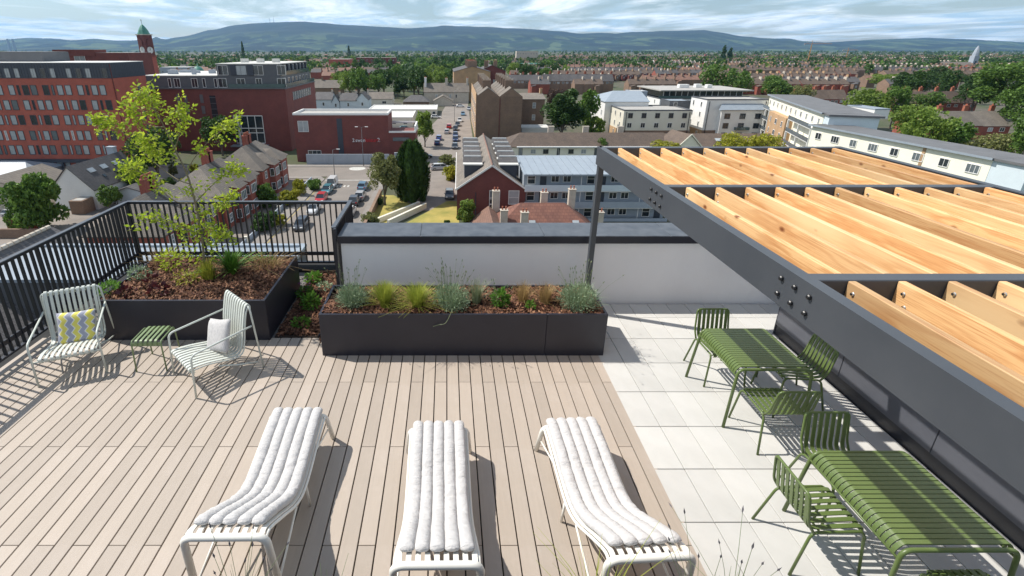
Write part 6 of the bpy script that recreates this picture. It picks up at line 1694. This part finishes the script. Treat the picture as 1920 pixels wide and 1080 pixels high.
# church spire on the right, cranes, masts
YC = 640.0; ch = thing('church_spire', 'pale stone church spire rising over the trees at the far right', 'church', (Xat(1826, YC, -8), YC, G))
zt_ = Zat(86, YC) - G; MB().box(-3, -3, 0, 3, 3, zt_ * .62).build('tower', MT['cgrey'], ch)
MB().lathe([(3.1, zt_ * .62), (2.9, zt_ * .72), (2.2, zt_ * .84), (1.3, zt_ * .93), (.7, zt_ * .98), (.2, zt_)], 8).build('spire', MT['cgrey'], ch)
for s in (0, 1): MB().cbox((0, -3.2 + .1 * s, zt_ * .36 - 5 * s), (1.6, .5, 3.5)).build('belfry_opening', MT['navy'], ch)
MB().box(-40, -8, 0, -3.1, 8, 7).build('nave', MT['potc'], ch); m = MB(); roof_planes(m, -40, -3.3, -8, 8, 7, 11, 'x'); m.build('roof', MT['tileg'], ch)
def crane(label, px, py, Y, hl, hr, ptop):
    t = thing('tower_crane', label, 'crane', (Xat(px, Y, 0), Y, G)); h = Zat(ptop, Y) - G; r = .5
    m = MB()
    for sx in (-1, 1):
        for sy in (-1, 1): m.tube([(sx * r, sy * r, 0), (sx * r, sy * r, h)], .16, 4)
    n = 12
    for i in range(n):
        s = 1 if i % 2 else -1; m.tube([(-r * s, -r, h * i / n), (r * s, -r, h * (i + 1) / n)], .1, 4)
    m.build('mast', MT['crane'], t)
    j = MB(); j.tube([(-hl, 0, h), (hr, 0, h)], .28, 5); j.tube([(-hl, 0, h + .2), (0, 0, h + 5), (hr * .7, 0, h + .8)], .12, 4); j.tube([(0, 0, h), (0, 0, h + 5)], .3, 4)
    for i in range(9): j.tube([(hr * i / 9, -.3, h), (hr * (i + .5) / 9, 0, h + 1.5), (hr * (i + 1) / 9, .3, h)], .1, 4)
    j.build('jib', MT['crane'], t); MB().cbox((-hl + 1.5, 0, h - 1), (3, 1.4, 2)).build('counterweight', MT['cgrey'], t)
    return t
crane('orange tower crane with a level jib below the right-hand hills', 1519, 0, 900, 13, 34, 82)
crane('smaller pale orange tower crane right of the taller crane', 1590, 0, 1150, 12, 22, 94)
for px, top, lb in ((505, 33, 'left'), (512, 30, 'right')): pass
mst = thing('radio_masts', 'pair of thin radio masts on top of the long hill', 'mast', (Xat(506, 9790, 480), 9790, Zat(44, 9790)))
for dx, hh in ((0, 95), (70, 125)): MB().tube([(dx, 0, -20), (dx, 0, hh)], 5, 5, 2).build('mast', MT['cgrey'], mst)
chm = thing('twin_stacks', 'pair of hazy concrete stacks on the far left horizon', 'chimney', (Xat(22, 5200, 0), 5200, G))
for dx in (-14, 36): MB().lathe([(13, 0), (10, Zat(73, 5200) - G)], 10).build('stack', MT['cgrey'], chm).location = (dx, 0, 0)

# ------------------------------------------------------------------ trees
def crown(seed, rx, ry, rz, ncl, nleaf, size, cr=(.20, .44), asp=.55, low=-.55, power=1.0):
    """leaf clumps spread through an uneven crown volume; crown centre at z = 0"""
    g = np.random.default_rng(seed)
    c = g.normal(0, 1, (ncl * 3, 3)); c /= np.linalg.norm(c, axis=1)[:, None]
    c = c * (g.uniform(.25, 1.0, ncl * 3) ** .6)[:, None] * .9; c = c[c[:, 2] > low][:ncl]; ncl = len(c)
    r = g.uniform(cr[0], cr[1], ncl) * (1 - .25 * np.abs(c[:, 2]))
    k = g.integers(0, ncl, nleaf)
    d = g.normal(0, 1, (nleaf, 3)); d[:, 2] = d[:, 2] * .8 + .25; d /= np.linalg.norm(d, axis=1)[:, None]
    P = c[k] + d * (r[k] * g.uniform(.72, 1.05, nleaf))[:, None]
    P *= np.array([rx, ry, rz])
    ax = d + g.normal(0, .8, (nleaf, 3)); ax /= np.linalg.norm(ax, axis=1)[:, None]
    nn = d + g.normal(0, .55, (nleaf, 3)); b = np.cross(ax, nn); b /= np.linalg.norm(b, axis=1)[:, None] + 1e-6
    s = size * g.uniform(.55, 1.35, nleaf)[:, None]
    V = np.stack([P - ax * s * .5, P + b * s * asp * .5, P + ax * s * .5, P - b * s * asp * .5 + d * s * .12], 1).reshape(-1, 3)
    return V, np.arange(4 * nleaf).reshape(nleaf, 4), c * np.array([rx, ry, rz])
def trunk_mesh(h, r, cl, rx, seed, zc):
    g = random.Random(seed); m = MB()
    m.tube([(0, 0, -.1), (.05 * r, 0, h * .4), (g.uniform(-.1, .1) * rx, g.uniform(-.1, .1) * rx, zc)], r, 7, r * .45)
    for c in list(cl)[:7]:
        z0 = h * g.uniform(.45, .9); p = Vector((0, 0, z0)); q = Vector((c[0], c[1], zc + c[2]))
        m.tube([p, p.lerp(q, .5) + Vector((0, 0, .08 * rx)), q], r * .42, 5, r * .12)
    return m
TP = {}
def tree_proto(kind, lod, var):
    """unit-free prototypes: broad crowns ~10 m high"""
    k = (kind, lod, var)
    if k in TP: return TP[k]
    n = {0: 8000, 1: 2600, 2: 700}[lod]; sz = {0: .44, 1: .66, 2: 1.1}[lod]
    if kind == 'broad': V, Q, cl = crown(100 + var, 4.4, 4.2, 3.9, 38, n, sz, (.20, .42)); zc, th, r = 6.3, 3.2, .28
    elif kind == 'tall': V, Q, cl = crown(200 + var, 2.6, 2.6, 4.6, 30, n, sz, (.18, .40)); zc, th, r = 5.8, 2.6, .22
    elif kind == 'poplar': V, Q, cl = crown(300 + var, 1.5, 1.5, 5.2, 34, n, sz * .9, (.25, .36)); zc, th, r = 5.4, 1.5, .2
    elif kind == 'cone':
        g = np.random.default_rng(400 + var); t = g.uniform(0, 1, n) ** .7; a = g.uniform(0, 2 * math.pi, n); rr = (1 - t) ** .8 * 2.5 * g.uniform(.55, 1.0, n) + .1
        P = np.stack([rr * np.cos(a), rr * np.sin(a), -4.8 + 9.8 * t], 1); d = np.stack([np.cos(a), np.sin(a), -.35 * np.ones(n)], 1); ax = d + g.normal(0, .35, (n, 3)); ax /= np.linalg.norm(ax, axis=1)[:, None]
        b = np.cross(ax, g.normal(0, .5, (n, 3)) + np.array([0, 0, 1])); b /= np.linalg.norm(b, axis=1)[:, None]; s = sz * g.uniform(.7, 1.4, n)[:, None]
        V = np.stack([P - ax * s * .4, P + b * s * .2, P + ax * s * .6, P - b * s * .2], 1).reshape(-1, 3); Q = np.arange(4 * n).reshape(n, 4); cl = []; zc, th, r = 5.0, 1, .22
    elif kind == 'yew':
        g = np.random.default_rng(500 + var); a = g.uniform(0, 2 * math.pi, n); t = g.uniform(0, 1, n)
        lob = 1 + .13 * np.sin(a * 5 + 1.3) + .10 * np.sin(a * 9 + t * 4); rr = 2.7 * lob * np.sqrt(np.clip(1 - (np.abs(t - .42) / .6) ** 2.4, 0.02, 1)) * g.uniform(.8, 1.02, n)
        P = np.stack([rr * np.cos(a), rr * np.sin(a), -4.5 + 9.2 * t + .4 * np.sin(a * 7)], 1); d = np.stack([np.cos(a) * .35, np.sin(a) * .35, np.ones(n)], 1); ax = d + g.normal(0, .3, (n, 3)); ax /= np.linalg.norm(ax, axis=1)[:, None]
        b = np.cross(ax, np.stack([np.cos(a), np.sin(a), 0 * a], 1) + g.normal(0, .3, (n, 3))); b /= np.linalg.norm(b, axis=1)[:, None]; s = sz * 1.5 * g.uniform(.7, 1.4, n)[:, None]
        V = np.stack([P - ax * s * .5, P + b * s * .2, P + ax * s * .5, P - b * s * .2], 1).reshape(-1, 3); Q = np.arange(4 * n).reshape(n, 4); cl = []; zc, th, r = 4.6, 1, .3
    else: V, Q, cl = crown(600 + var, 3.0, 2.8, 2.5, 34, n, sz, (.26, .42), low=-.9); zc, th, r = 2.3, .8, .15    # bush
    TP[k] = (V, Q, zc, trunk_mesh(th, r, cl, 3, var, zc).mesh('trunk', MT['bark']), {})
    return TP[k]
HT = {'broad': 10.2, 'tall': 10.4, 'poplar': 10.6, 'cone': 10.0, 'yew': 9.4, 'bush': 4.9}
WD = {'broad': 8.8, 'tall': 5.2, 'poplar': 3.0, 'cone': 5.0, 'yew': 5.4, 'bush': 6.0}
tcount = 0
def tree(label, loc, height, width, kind='broad', mat='trm', lod=1, group=None, name=None, cat='tree', rz=None):
    global tcount
    tcount += 1; var = tcount % 4
    V, Q, zc, tm_, cache = tree_proto(kind, lod, var)
    if mat not in cache: cache[mat] = npmesh('crown', V, Q, MT[mat])
    t = thing(name or {'bush': 'shrub', 'cone': 'conifer_tree', 'poplar': 'poplar_tree', 'yew': 'yew_tree'}.get(kind, 'broadleaf_tree'), label, 'shrub' if kind == 'bush' else cat, loc, rnd.uniform(0, 6.28) if rz is None else rz, group)
    sx, sz = width / WD[kind], height / HT[kind]
    a = link('trunk', tm_, t); b = link('crown', cache[mat], t, (0, 0, zc * sz))
    a.scale = (sx, sx, sz); b.scale = (sx, sx, sz)
    return t
def ptree(label, px, base, top, wpx, kind='broad', mat='trm', lod=1, **kw):
    p = at(px, base); h = Zat(top, p.y) - G; w = wpx * (C_ * p.y + S_ * (CAMZ - G)) / F
    return tree(label, p, h, w, kind, mat, lod, **kw)
ptree('big dense round tree standing in the left garden before the railing', 78, 430, 326, 98, 'bush', 'trm', 0, name='broadleaf_tree')
ptree('dark leafy tree behind the young tree on the terrace', 300, 340, 240, 96, 'broad', 'trd', 0)
ptree('bright green tree between the dark tree and the white gabled house', 262, 366, 300, 60, 'broad', 'trl', 1)
ptree('dark tree beside the large shopfront of the plum brick complex', 418, 292, 216, 66, 'broad', 'trd', 1)
ptree('variegated pale round tree on the dry lawn by the street', 722, 384, 289, 74, 'broad', 'tro', 0)
ptree('dark columnar yew beside the pale lawn tree', 774, 374, 267, 60, 'yew', 'trd', 0)
ptree('light green lime tree at the top of the parking lane', 797, 276, 206, 36, 'tall', 'trl', 1)
ptree('slim ivy-green tree at the corner of the white gabled house', 208, 396, 346, 30, 'tall', 'trm', 1)
ptree('golden shrub in the first front garden of the bay-fronted houses', 562, 366, 336, 26, 'bush', 'try', 1)
ptree('long golden hedge shrub beside the garden path', 545, 384, 355, 44, 'bush', 'try', 1)
ptree('spiky palm-like green shrub by the fourth brick house', 498, 388, 340, 46, 'bush', 'trm', 1)
ptree('dark green shrub near the corner garden wall', 590, 356, 334, 26, 'bush', 'trm', 1)
ptree('yellow flowering shrub behind the railing by the parked cars', 526, 422, 402, 28, 'bush', 'try', 1)
ptree('dark shrubbery in the front gardens seen through the railing bars', 500, 432, 396, 50, 'bush', 'trd', 1)
ptree('bright green tall shrub against the red gable of the dormer building', 873, 430, 372, 38, 'tall', 'trl', 1)
ptree('lime green round shrub at the bend of the garden drive', 846, 338, 308, 30, 'bush', 'try', 1)
ptree('low shrubs with rusty flowers behind the silver saloon car', 838, 312, 290, 34, 'bush', 'tro', 1)
ptree('low dark bush at the near corner of the lawn', 695, 424, 398, 36, 'bush', 'tro', 1)
ptree('clipped dark bush on the lawn beside the pale tree', 712, 384, 370, 12, 'bush', 'trd', 1)
ptree('small dark bush at the edge of the far lawn', 838, 424, 410, 12, 'bush', 'trd', 1)
ptree('large dark broadleaf tree right of the stone terrace', 1052, 262, 168, 76, 'tall', 'trd', 0)
ptree('upright mid green tree between the dark tree and the white estate', 1098, 256, 164, 38, 'tall', 'trm', 1)
ptree('pale feathery shrub in front of the white estate', 1110, 258, 214, 42, 'bush', 'trl', 1)
ptree('copper-tinted tree behind the large dark broadleaf tree', 1040, 232, 165, 38, 'broad', 'trp', 1)
ptree('small round tree top poking over the pergola corner', 1126, 300, 259, 24, 'broad', 'trm', 1)
ptree('bright yellow-green tree beside the white-edged gable', 1244, 310, 263, 56, 'broad', 'try', 1)
ptree('bright yellow-green tree behind the pergola, left of a pair', 1368, 312, 250, 62, 'broad', 'try', 1)
ptree('bright yellow-green tree behind the pergola, right of a pair', 1424, 312, 251, 62, 'broad', 'try', 1)
ptree('slim young tree in front of the long cream block', 1598, 330, 238, 38, 'tall', 'tro', 1)
ptree('large round tree left of a pair behind the white estate', 1338, 196, 119, 64, 'broad', 'trm', 1)
ptree('smaller round tree right of a pair behind the white estate', 1386, 190, 133, 42, 'broad', 'trm', 1)
ptree('small round tree right of the paired trees', 1442, 180, 140, 34, 'broad', 'trm', 1)
ptree('grey-green tree left of the cream block roof', 1452, 200, 150, 56, 'broad', 'trm', 1)
ptree('second grey-green tree beside the cream block roof', 1500, 206, 158, 40, 'broad', 'tro', 1)
ptree('pale willow-like tree behind the stair tower', 1614, 242, 166, 80, 'broad', 'trl', 1)
ptree('second willow-like tree right behind the stair tower', 1668, 240, 160, 50, 'broad', 'trm', 1)
ptree('broad dark tree above the orange brick row', 1700, 190, 134, 76, 'broad', 'trd', 0)
ptree('light tree left of the broad dark tree', 1660, 168, 138, 56, 'broad', 'trl', 1)
ptree('leafy tree in front of the orange brick row', 1738, 214, 172, 50, 'broad', 'trm', 1)
ptree('very tall leafy tree at the far right edge', 1880, 226, 114, 128, 'broad', 'trm', 0)
ptree('tall leafy tree left of the very tall edge tree', 1818, 216, 148, 70, 'broad', 'trd', 0)
ptree('large leafy tree over the long grey roof at the right edge', 1902, 262, 160, 90, 'broad', 'trm', 0)
ptree('light green tree in front of the long grey roof', 1716, 312, 205, 84, 'broad', 'trl', 1)
ptree('leafy pale tree covering the end of the long grey roof', 1700, 272, 196, 76, 'broad', 'trl', 1)
ptree('mid green tree behind the cream block end', 1768, 312, 226, 72, 'broad', 'trm', 1)
ptree('dark hedge tree beside the stair tower', 1700, 292, 238, 40, 'broad', 'trd', 1)
ptree('olive tree by the right end of the cream block', 1850, 316, 250, 70, 'broad', 'tro', 1)
ptree('tall olive tree at the right edge behind the cream block', 1910, 330, 215, 70, 'broad', 'trm', 1)
ptree('olive shrub tree before the red brick window', 1806, 322, 268, 60, 'bush', 'tro', 1)
for px, top in ((1578, 84), (1596, 87)): pass
for px, b, t_, lb in ((1354, 118, 85, 'taller of two far poplars on the skyline'), (1366, 118, 89, 'shorter of two far poplars on the skyline'), (458, 116, 78, 'lone dark conifer on the skyline left of centre'), (655, 112, 86, 'small dark conifer on the skyline over the school')):
    ptree(lb, px, b, t_, 9, 'poplar' if px > 1000 else 'cone', 'trd', 2)
# leafy gardens in the middle distance: each tree its own
def scatter(label, n, px0, px1, r0, r1, hr, seed, kinds=('broad', 'broad', 'tall'), mats=('trd', 'trd', 'trm', 'trl'), lod=2, wr=(.7, 1.1)):
    g = random.Random(seed)
    pos = sorted((g.uniform(px0, px1), g.uniform(r0, r1)) for _ in range(n))
    seen = {}
    for i in range(n):
        px, row = pos[i]; k = g.choice(kinds); h = g.uniform(*hr)
        mt = g.choice(mats); ds = {'trd': 'dark', 'trm': 'mid-green', 'trl': 'pale green', 'try': 'yellow-green', 'tro': 'olive'}[mt] + ('' if k != 'tall' else ' upright')
        j = seen[ds] = seen.get(ds, -1) + 1
        tree('%s from the left of the %s ones, %s' % (ORD[j], ds, label), at(px, row), h, h * g.uniform(*wr) * (.95 if k == 'broad' else .55), k, mt, lod, label)
scatter('tree behind the cottages', 28, 635, 805, 166, 190, (10, 17), 1, lod=1)
scatter('tree by the stone houses', 16, 785, 880, 150, 172, (10, 16), 2, lod=1)
scatter('tree behind the stone terrace', 18, 930, 1060, 140, 158, (9, 15), 3, lod=1)
scatter('tree between the far terraces', 20, 1060, 1420, 122, 152, (7, 12), 4)
scatter('tree left of the spire', 22, 1420, 1800, 120, 150, (7, 12), 5)
scatter('tree in the left suburb', 40, 560, 880, 112, 140, (10, 17), 6)
scatter('tree near the clock tower', 26, 230, 600, 116, 132, (9, 13), 7, mats=('trd', 'trd', 'trm', 'trl'))
scatter('tree on the right skyline', 30, 1000, 1900, 110, 120, (9, 15), 8, mats=('trd', 'trd', 'trm'))
scatter('tree behind the brick rows', 16, 1740, 1915, 146, 200, (10, 16), 9, lod=1)
scatter('tree behind the cream block', 10, 1560, 1800, 160, 205, (7, 11), 10, lod=1)
scatter('plant in the left gardens', 14, 200, 440, 330, 400, (2, 5), 11, ('bush', 'tall'), ('trm', 'try', 'trd', 'tro'), 1, (.8, 1.2))

# far woodland and suburb that read as masses
def far_mass():
    g = np.random.default_rng(3); Vs, Qs, mi = [], [], []; off = 0
    Vc, Qc, _ = crown(77, 5.2, 5.2, 4.6, 14, 46, 2.9)
    for i in range(7500):
        Y = 620 * (7.6 ** g.uniform()) if i > 3500 else g.uniform(520, 1500)
        X = g.uniform(-1.02, 1.30) * Y * 1.05
        if X > .08 * Y and Y < 1500 and g.uniform() < .22: continue
        s = g.uniform(.75, 1.35); a = g.uniform(0, 6.28); ca, sa = math.cos(a), math.sin(a)
        if Y > 2200: s *= 1.4
        P = Vc * s; R_ = np.stack([P[:, 0] * ca - P[:, 1] * sa + X, P[:, 0] * sa + P[:, 1] * ca + Y, P[:, 2] + G + 4.4 * s], 1)
        Vs.append(R_); Qs.append(Qc + off); off += len(Vc); mi.append(np.full(len(Qc), g.choice(3, p=(.78, .18, .04))))
    link('far_woodland', npmesh('far_woodland', np.concatenate(Vs), np.concatenate(Qs), [MT['trd'], MT['trm'], MT['trl']], np.concatenate(mi)), kind='stuff')
    m = MB(); mats = ['stone', 'brick3', 'potc', 'tilep', 'slate', 'tileb']
    rg = random.Random(8)
    def unit(X, Y, w, ze, wl, rf, ch):
        zr = ze + 2.9
        m.mi = wl; m.box(X - w / 2, Y, G, X + w / 2, Y + 9, G + ze)
        m.mi = rf; m.add([(X - w / 2, Y - .2, G + ze), (X + w / 2, Y - .2, G + ze), (X + w / 2, Y + 4.5, G + zr), (X - w / 2, Y + 4.5, G + zr), (X - w / 2, Y + 9.2, G + ze), (X + w / 2, Y + 9.2, G + ze)], [(0, 1, 2, 3), (3, 2, 5, 4)])
        m.mi = wl; m.add([(X - w / 2, Y, G + ze), (X - w / 2, Y + 4.5, G + zr - .1), (X - w / 2, Y + 9, G + ze), (X + w / 2, Y, G + ze), (X + w / 2, Y + 4.5, G + zr - .1), (X + w / 2, Y + 9, G + ze)], [(0, 1, 2), (5, 4, 3)])
        m.mi = ch; m.box(X + w / 2 - .5, Y + 3.2, G + zr - 1.4, X + w / 2 + .1, Y + 5.8, G + zr + 1.3)
        if rg.random() < .5: m.mi = wl; m.box(X - w / 2 + .2, Y - 3.4, G, X, Y - .01, G + ze * .8); m.mi = rf; m.add([(X - w / 2, Y - 3.5, G + ze * .82), (X + .1, Y - 3.5, G + ze * .82 + .8), (X + .1, Y, G + ze * .82 + .8), (X - w / 2, Y, G + ze * .82)], [(0, 1, 2, 3)])
    used = [Yg(r_) for r_ in (151, 148, 158, 140, 138, 170, 131, 129, 122, 124, 118, 121, 142, 116)]
    Y = 312.0
    while Y < 1500:
        if all(abs(Y - u_) > 13 for u_ in used):
            X = .10 * Y + rg.uniform(0, 30); end = 1.18 * Y
            ze = rg.choice((5.4, 5.9, 6.4)); wl, rf, ch = rg.choice((0, 0, 1)), rg.choice((4, 4, 5, 5, 3)), rg.choice((0, 0, 0, 2))
            while X < end:
                if rg.random() < .11: X += rg.uniform(8, 40); wl, rf, ch = rg.choice((0, 0, 1)), rg.choice((4, 4, 5, 5, 3)), rg.choice((0, 0, 0, 2)); continue
                unit(X, Y + rg.uniform(-.4, .4), 5.8, ze, wl, rf, ch); X += 5.8
        Y *= 1.085
    for i in range(520):
        Y = 420 * (5.0 ** rg.random()); X = rg.uniform(-1.0, .12 if Y < 1200 else 1.25) * Y
        if Y < 700 and abs(X) < 60: continue
        unit(X, Y, rg.uniform(6, 13), rg.uniform(5, 7), rg.choice((0, 1, 2)), rg.choice((3, 4, 5)), rg.choice((0, 2)))
    m.build('far_suburb', [MT[x] for x in mats], kind='stuff')
far_mass()

# ------------------------------------------------------------------ cars
def make_car(label, body, loc, rz, van=False, L=4.2, Wd=1.76, H=1.46):
    t = thing('parked_van' if van else 'parked_car', label, 'van' if van else 'car', loc, rz, 'vehicles parked in the street and lanes')
    hw = Wd / 2; hl = L / 2
    # side outline stations along y (front at -y): (y, belt height, half width)
    st = [(-hl, .50, hw * .78), (-hl + .10, .66, hw * .90), (-hl + .55, .80, hw * .97), (-hl + 1.05, .90, hw), (0, .95, hw), (hl - .75, .98, hw), (hl - .25, .96, hw * .95), (hl, .80, hw * .86)]
    vs, fs = [], []
    for y, z, w in st: vs += [(-w * .96, y, .22), (-w, y, .42), (-w * .99, y, z - .12), (-w * .88, y, z), (w * .88, y, z), (w * .99, y, z - .12), (w, y, .42), (w * .96, y, .22)]
    for i in range(len(st) - 1):
        for j in range(8):
            j2 = (j + 1) % 8; fs.append((i * 8 + j, (i + 1) * 8 + j, (i + 1) * 8 + j2, i * 8 + j2))
    fs += [tuple(range(8)), tuple(range(len(st) * 8 - 1, len(st) * 8 - 9, -1))]
    m = MB(); m.add(vs, fs); m.build('body', MT[body], t, smooth=False)
    a0, a1, a2, a3 = (-hl + .95, -hl + 1.72, hl - .75, hl - .22)
    if van: a0, a1, a2, a3 = (-hl + .75, -hl + 1.25, hl - .18, hl - .06); 
    Ht = 1.78 if van else H
    b0, b1 = hw * .88, hw * .70
    g_ = MB(); g_.add([(-b0, a0, .90), (b0, a0, .90), (b1, a1, Ht - .05), (-b1, a1, Ht - .05)], [(0, 1, 2, 3)]); g_.build('windscreen', MT['glass'], t)
    g_ = MB(); g_.add([(b0, a3, .95), (-b0, a3, .95), (-b1, a2, Ht - .05), (b1, a2, Ht - .05)], [(0, 1, 2, 3)]); g_.build('rear_window', MT['glass'], t)
    for s in (-1, 1):
        q = MB(); f = (0, 1, 2, 3) if s < 0 else (3, 2, 1, 0)
        ym = .1 if van else a3
        if van:
            q.add([(s * b0, a0, .92), (s * b1, a1, Ht - .05), (s * b1, .1, Ht - .05), (s * b0, .1, .94)], [f]); q.build('side_window', MT['glass'], t)
            q = MB(); q.add([(s * b0, .101, .94), (s * b1, .101, Ht - .05), (s * b1, a2, Ht - .05), (s * b0, a3, .95)], [f]); q.build('side_panel', MT[body], t)
        else:
            q.add([(s * b0, a0, .92), (s * b1, a1, Ht - .05), (s * b1, a2, Ht - .05), (s * b0, a3, .95)], [f]); q.build('side_window', MT['glass'], t)
            MB().strip([(s * (b0 + .01), .15, .93), (s * (b1 + .012), .12, Ht - .05)], (0, 1, 0), .09, .02).build('door_pillar', MT[body], t)
    MB().slab([(-b1 - .02, a1 - .05), (b1 + .02, a1 - .05), (b1 + .02, a2 + .05), (-b1 - .02, a2 + .05)], Ht - .05, Ht).build('roof', MT[body], t)
    for s in (-1, 1):
        for p, q in (((s * b0, a0, .91), (s * (b1 + .01), a1, Ht - .04)), ((s * b0, a3, .95), (s * (b1 + .01), a2, Ht - .04))): MB().tube([p, q], .035, 5).build('pillar', MT[body], t)
        for yy in (-hl + .82, hl - .82):
            wv = MB(); wv.lathe([(.20, -.10), (.31, -.10), (.33, -.05), (.33, .05), (.31, .10), (.20, .10)], 14); w = wv.build('wheel', MT['tyre'], t); w.location = (s * (hw - .10), yy, .33); w.rotation_euler = (0, math.pi / 2, 0)
            MB().lathe([(.02, -.115), (.20, -.112), (.21, -.09), (.21, .09), (.20, .112), (.02, .115)], 10).build('rim', MT['rim'], w)
        MB().cbox((s * hw * .62, -hl + .10, .64), (.36, .22, .15)).build('headlight', MT['lamp'], t)
        MB().cbox((s * hw * .72, hl - .04, .78), (.26, .12, .22)).build('tail_light', MT['tail'], t)
        MB().cbox((s * (hw + .07), -hl + 1.35, .98), (.14, .10, .13)).build('mirror', MT[body], t)
    return t
def carat(label, px, py, body, rz=0, **kw):
    p = at(px, py); p.z = G + .01; return make_car(label, body, p, R(rz), **kw)
carat('white van parked by the kerb at the junction end of the row', 623, 349, 'c_white', 1, van=True, L=4.4, Wd=1.85)
carat('teal hatchback parked behind the white van', 614, 361, 'c_teal', 0)
carat('red hatchback parked in the middle of the kerbside row', 603, 377, 'c_red', 1)
carat('white car parked behind the red hatchback, cut by the railing', 589, 397, 'c_white', 0)
carat('dark grey car parked nearest in the kerbside row', 566, 426, 'c_grey', 0, L=4.4)
carat('pale blue hatchback parked on the far kerb before the lawn tree', 681, 354, 'c_blue', 178)
carat('dark grey car parked along the stone wall', 665, 382, 'c_grey', 180, H=1.6)
carat('white car half hidden by the railing return', 656, 402, 'c_white', 180)
carat('silver saloon parked across the garden drive', 826, 318, 'c_silver', 100, L=4.6)
carat('dark grey car parked beside the gabled dormer building', 843, 370, 'c_grey', 0)
for i, (py, b, lb) in enumerate(((278, 'c_grey', 'dark car nearest in the line parked up the lane'), (264, 'c_navy', 'navy car second in the line parked up the lane'), (256, 'c_navy', 'navy car third in the line parked up the lane'), (244, 'c_black', 'black car furthest in the line parked up the lane'))):
    carat(lb, 854 if i else 853, py, b, 0)
carat('bright blue car parked against the lane hedge', 823, 262, 'c_royal', 178); carat('second blue car tucked behind the bright blue one', 820, 271, 'c_navy', 178)
carat('white car parked across the far lane by the shed', 817, 222, 'c_white', 90); carat('silver car parked far up the lane', 879, 206, 'c_silver', 0); carat('white car parked beside the distant stone house', 863, 201, 'c_white', 90)
carat('silver car under the tree in the left yard', 30, 408, 'c_silver', 80)
for px_, py_, b_, r_, lb_ in ((676, 372, 'c_silver', 180, 'silver car between the pale blue hatchback and the dark grey car'), (838, 250, 'c_silver', 178, 'silver car parked facing the lane hedge'), (842, 240, 'c_red', 178, 'small red car parked up the lane'), (858, 236, 'c_grey', 0, 'grey car parked in the upper lane'), (862, 228, 'c_white', 0, 'white car parked in the upper lane'), (868, 216, 'c_blue', 0, 'pale blue car parked by the stone terrace front'), (795, 296, 'c_black', 95, 'black car turning at the lane mouth'), (760, 244, 'c_teal', 90, 'teal car parked in the yard behind the lower brick wing')):
    carat(lb_, px_, py_, b_, r_)
# wheelie bin, lamp posts
def lamp(label, px, base, top, heads=1):
    p = at(px, base); t = thing('street_lamp', label, 'street lamp', p); h = Zat(top, p.y) - G
    MB().tube([(0, 0, 0), (0, 0, 1.2), (0, 0, h)], [.11, .08, .05], 8).build('column', MT['greyclad'], t, smooth=True)
    for s in ((1,) if heads == 1 else (-1, 1)):
        MB().tube(smooth_path([(0, 0, h - .1), (s * .3, 0, h + .1), (s * .9, 0, h + .16)], 4), .035, 6).build('arm', MT['greyclad'], t); MB().cbox((s * 1.15, 0, h + .15), (.7, .26, .12)).build('lamp_head', MT['wht'], t)
lamp('street lamp on the pavement corner before the pale wall', 628, 335, 281); lamp('tall twin-headed lamp standing against the brick centre sign wall', 682, 312, 239, 2)
lamp('tall lamp column at the head of the lane', 852, 228, 168)
bn = thing('wheelie_bin', 'green wheelie bin beside the dark yew', 'bin', at(762, 376)); MB().slab([(-.35, -.4), (.35, -.4), (.35, .4), (-.35, .4)], .1, 1.2).build('bin_body', MT['plast'], bn); MB().box(-.42, -.48, 1.201, .42, .45, 1.32).build('lid', MT['plast'], bn)

# ------------------------------------------------------------------ air
hz = MB(); hz.box(-21000, -260, G - 1.2, 27000, 16300, 700)
hm = bpy.data.materials.new('haze'); hm.use_nodes = True; nt = hm.node_tree; nt.nodes.clear()
o_ = nt.nodes.new('ShaderNodeOutputMaterial'); v_ = nt.nodes.new('ShaderNodeVolumePrincipled'); v_.inputs['Color'].default_value = (.26, .58, 1.0, 1); v_.inputs['Density'].default_value = 3.8e-5; v_.inputs['Anisotropy'].default_value = .2
nt.links.new(v_.outputs[0], o_.inputs['Volume'])
HAZE = hz.build('haze', hm, kind='stuff')
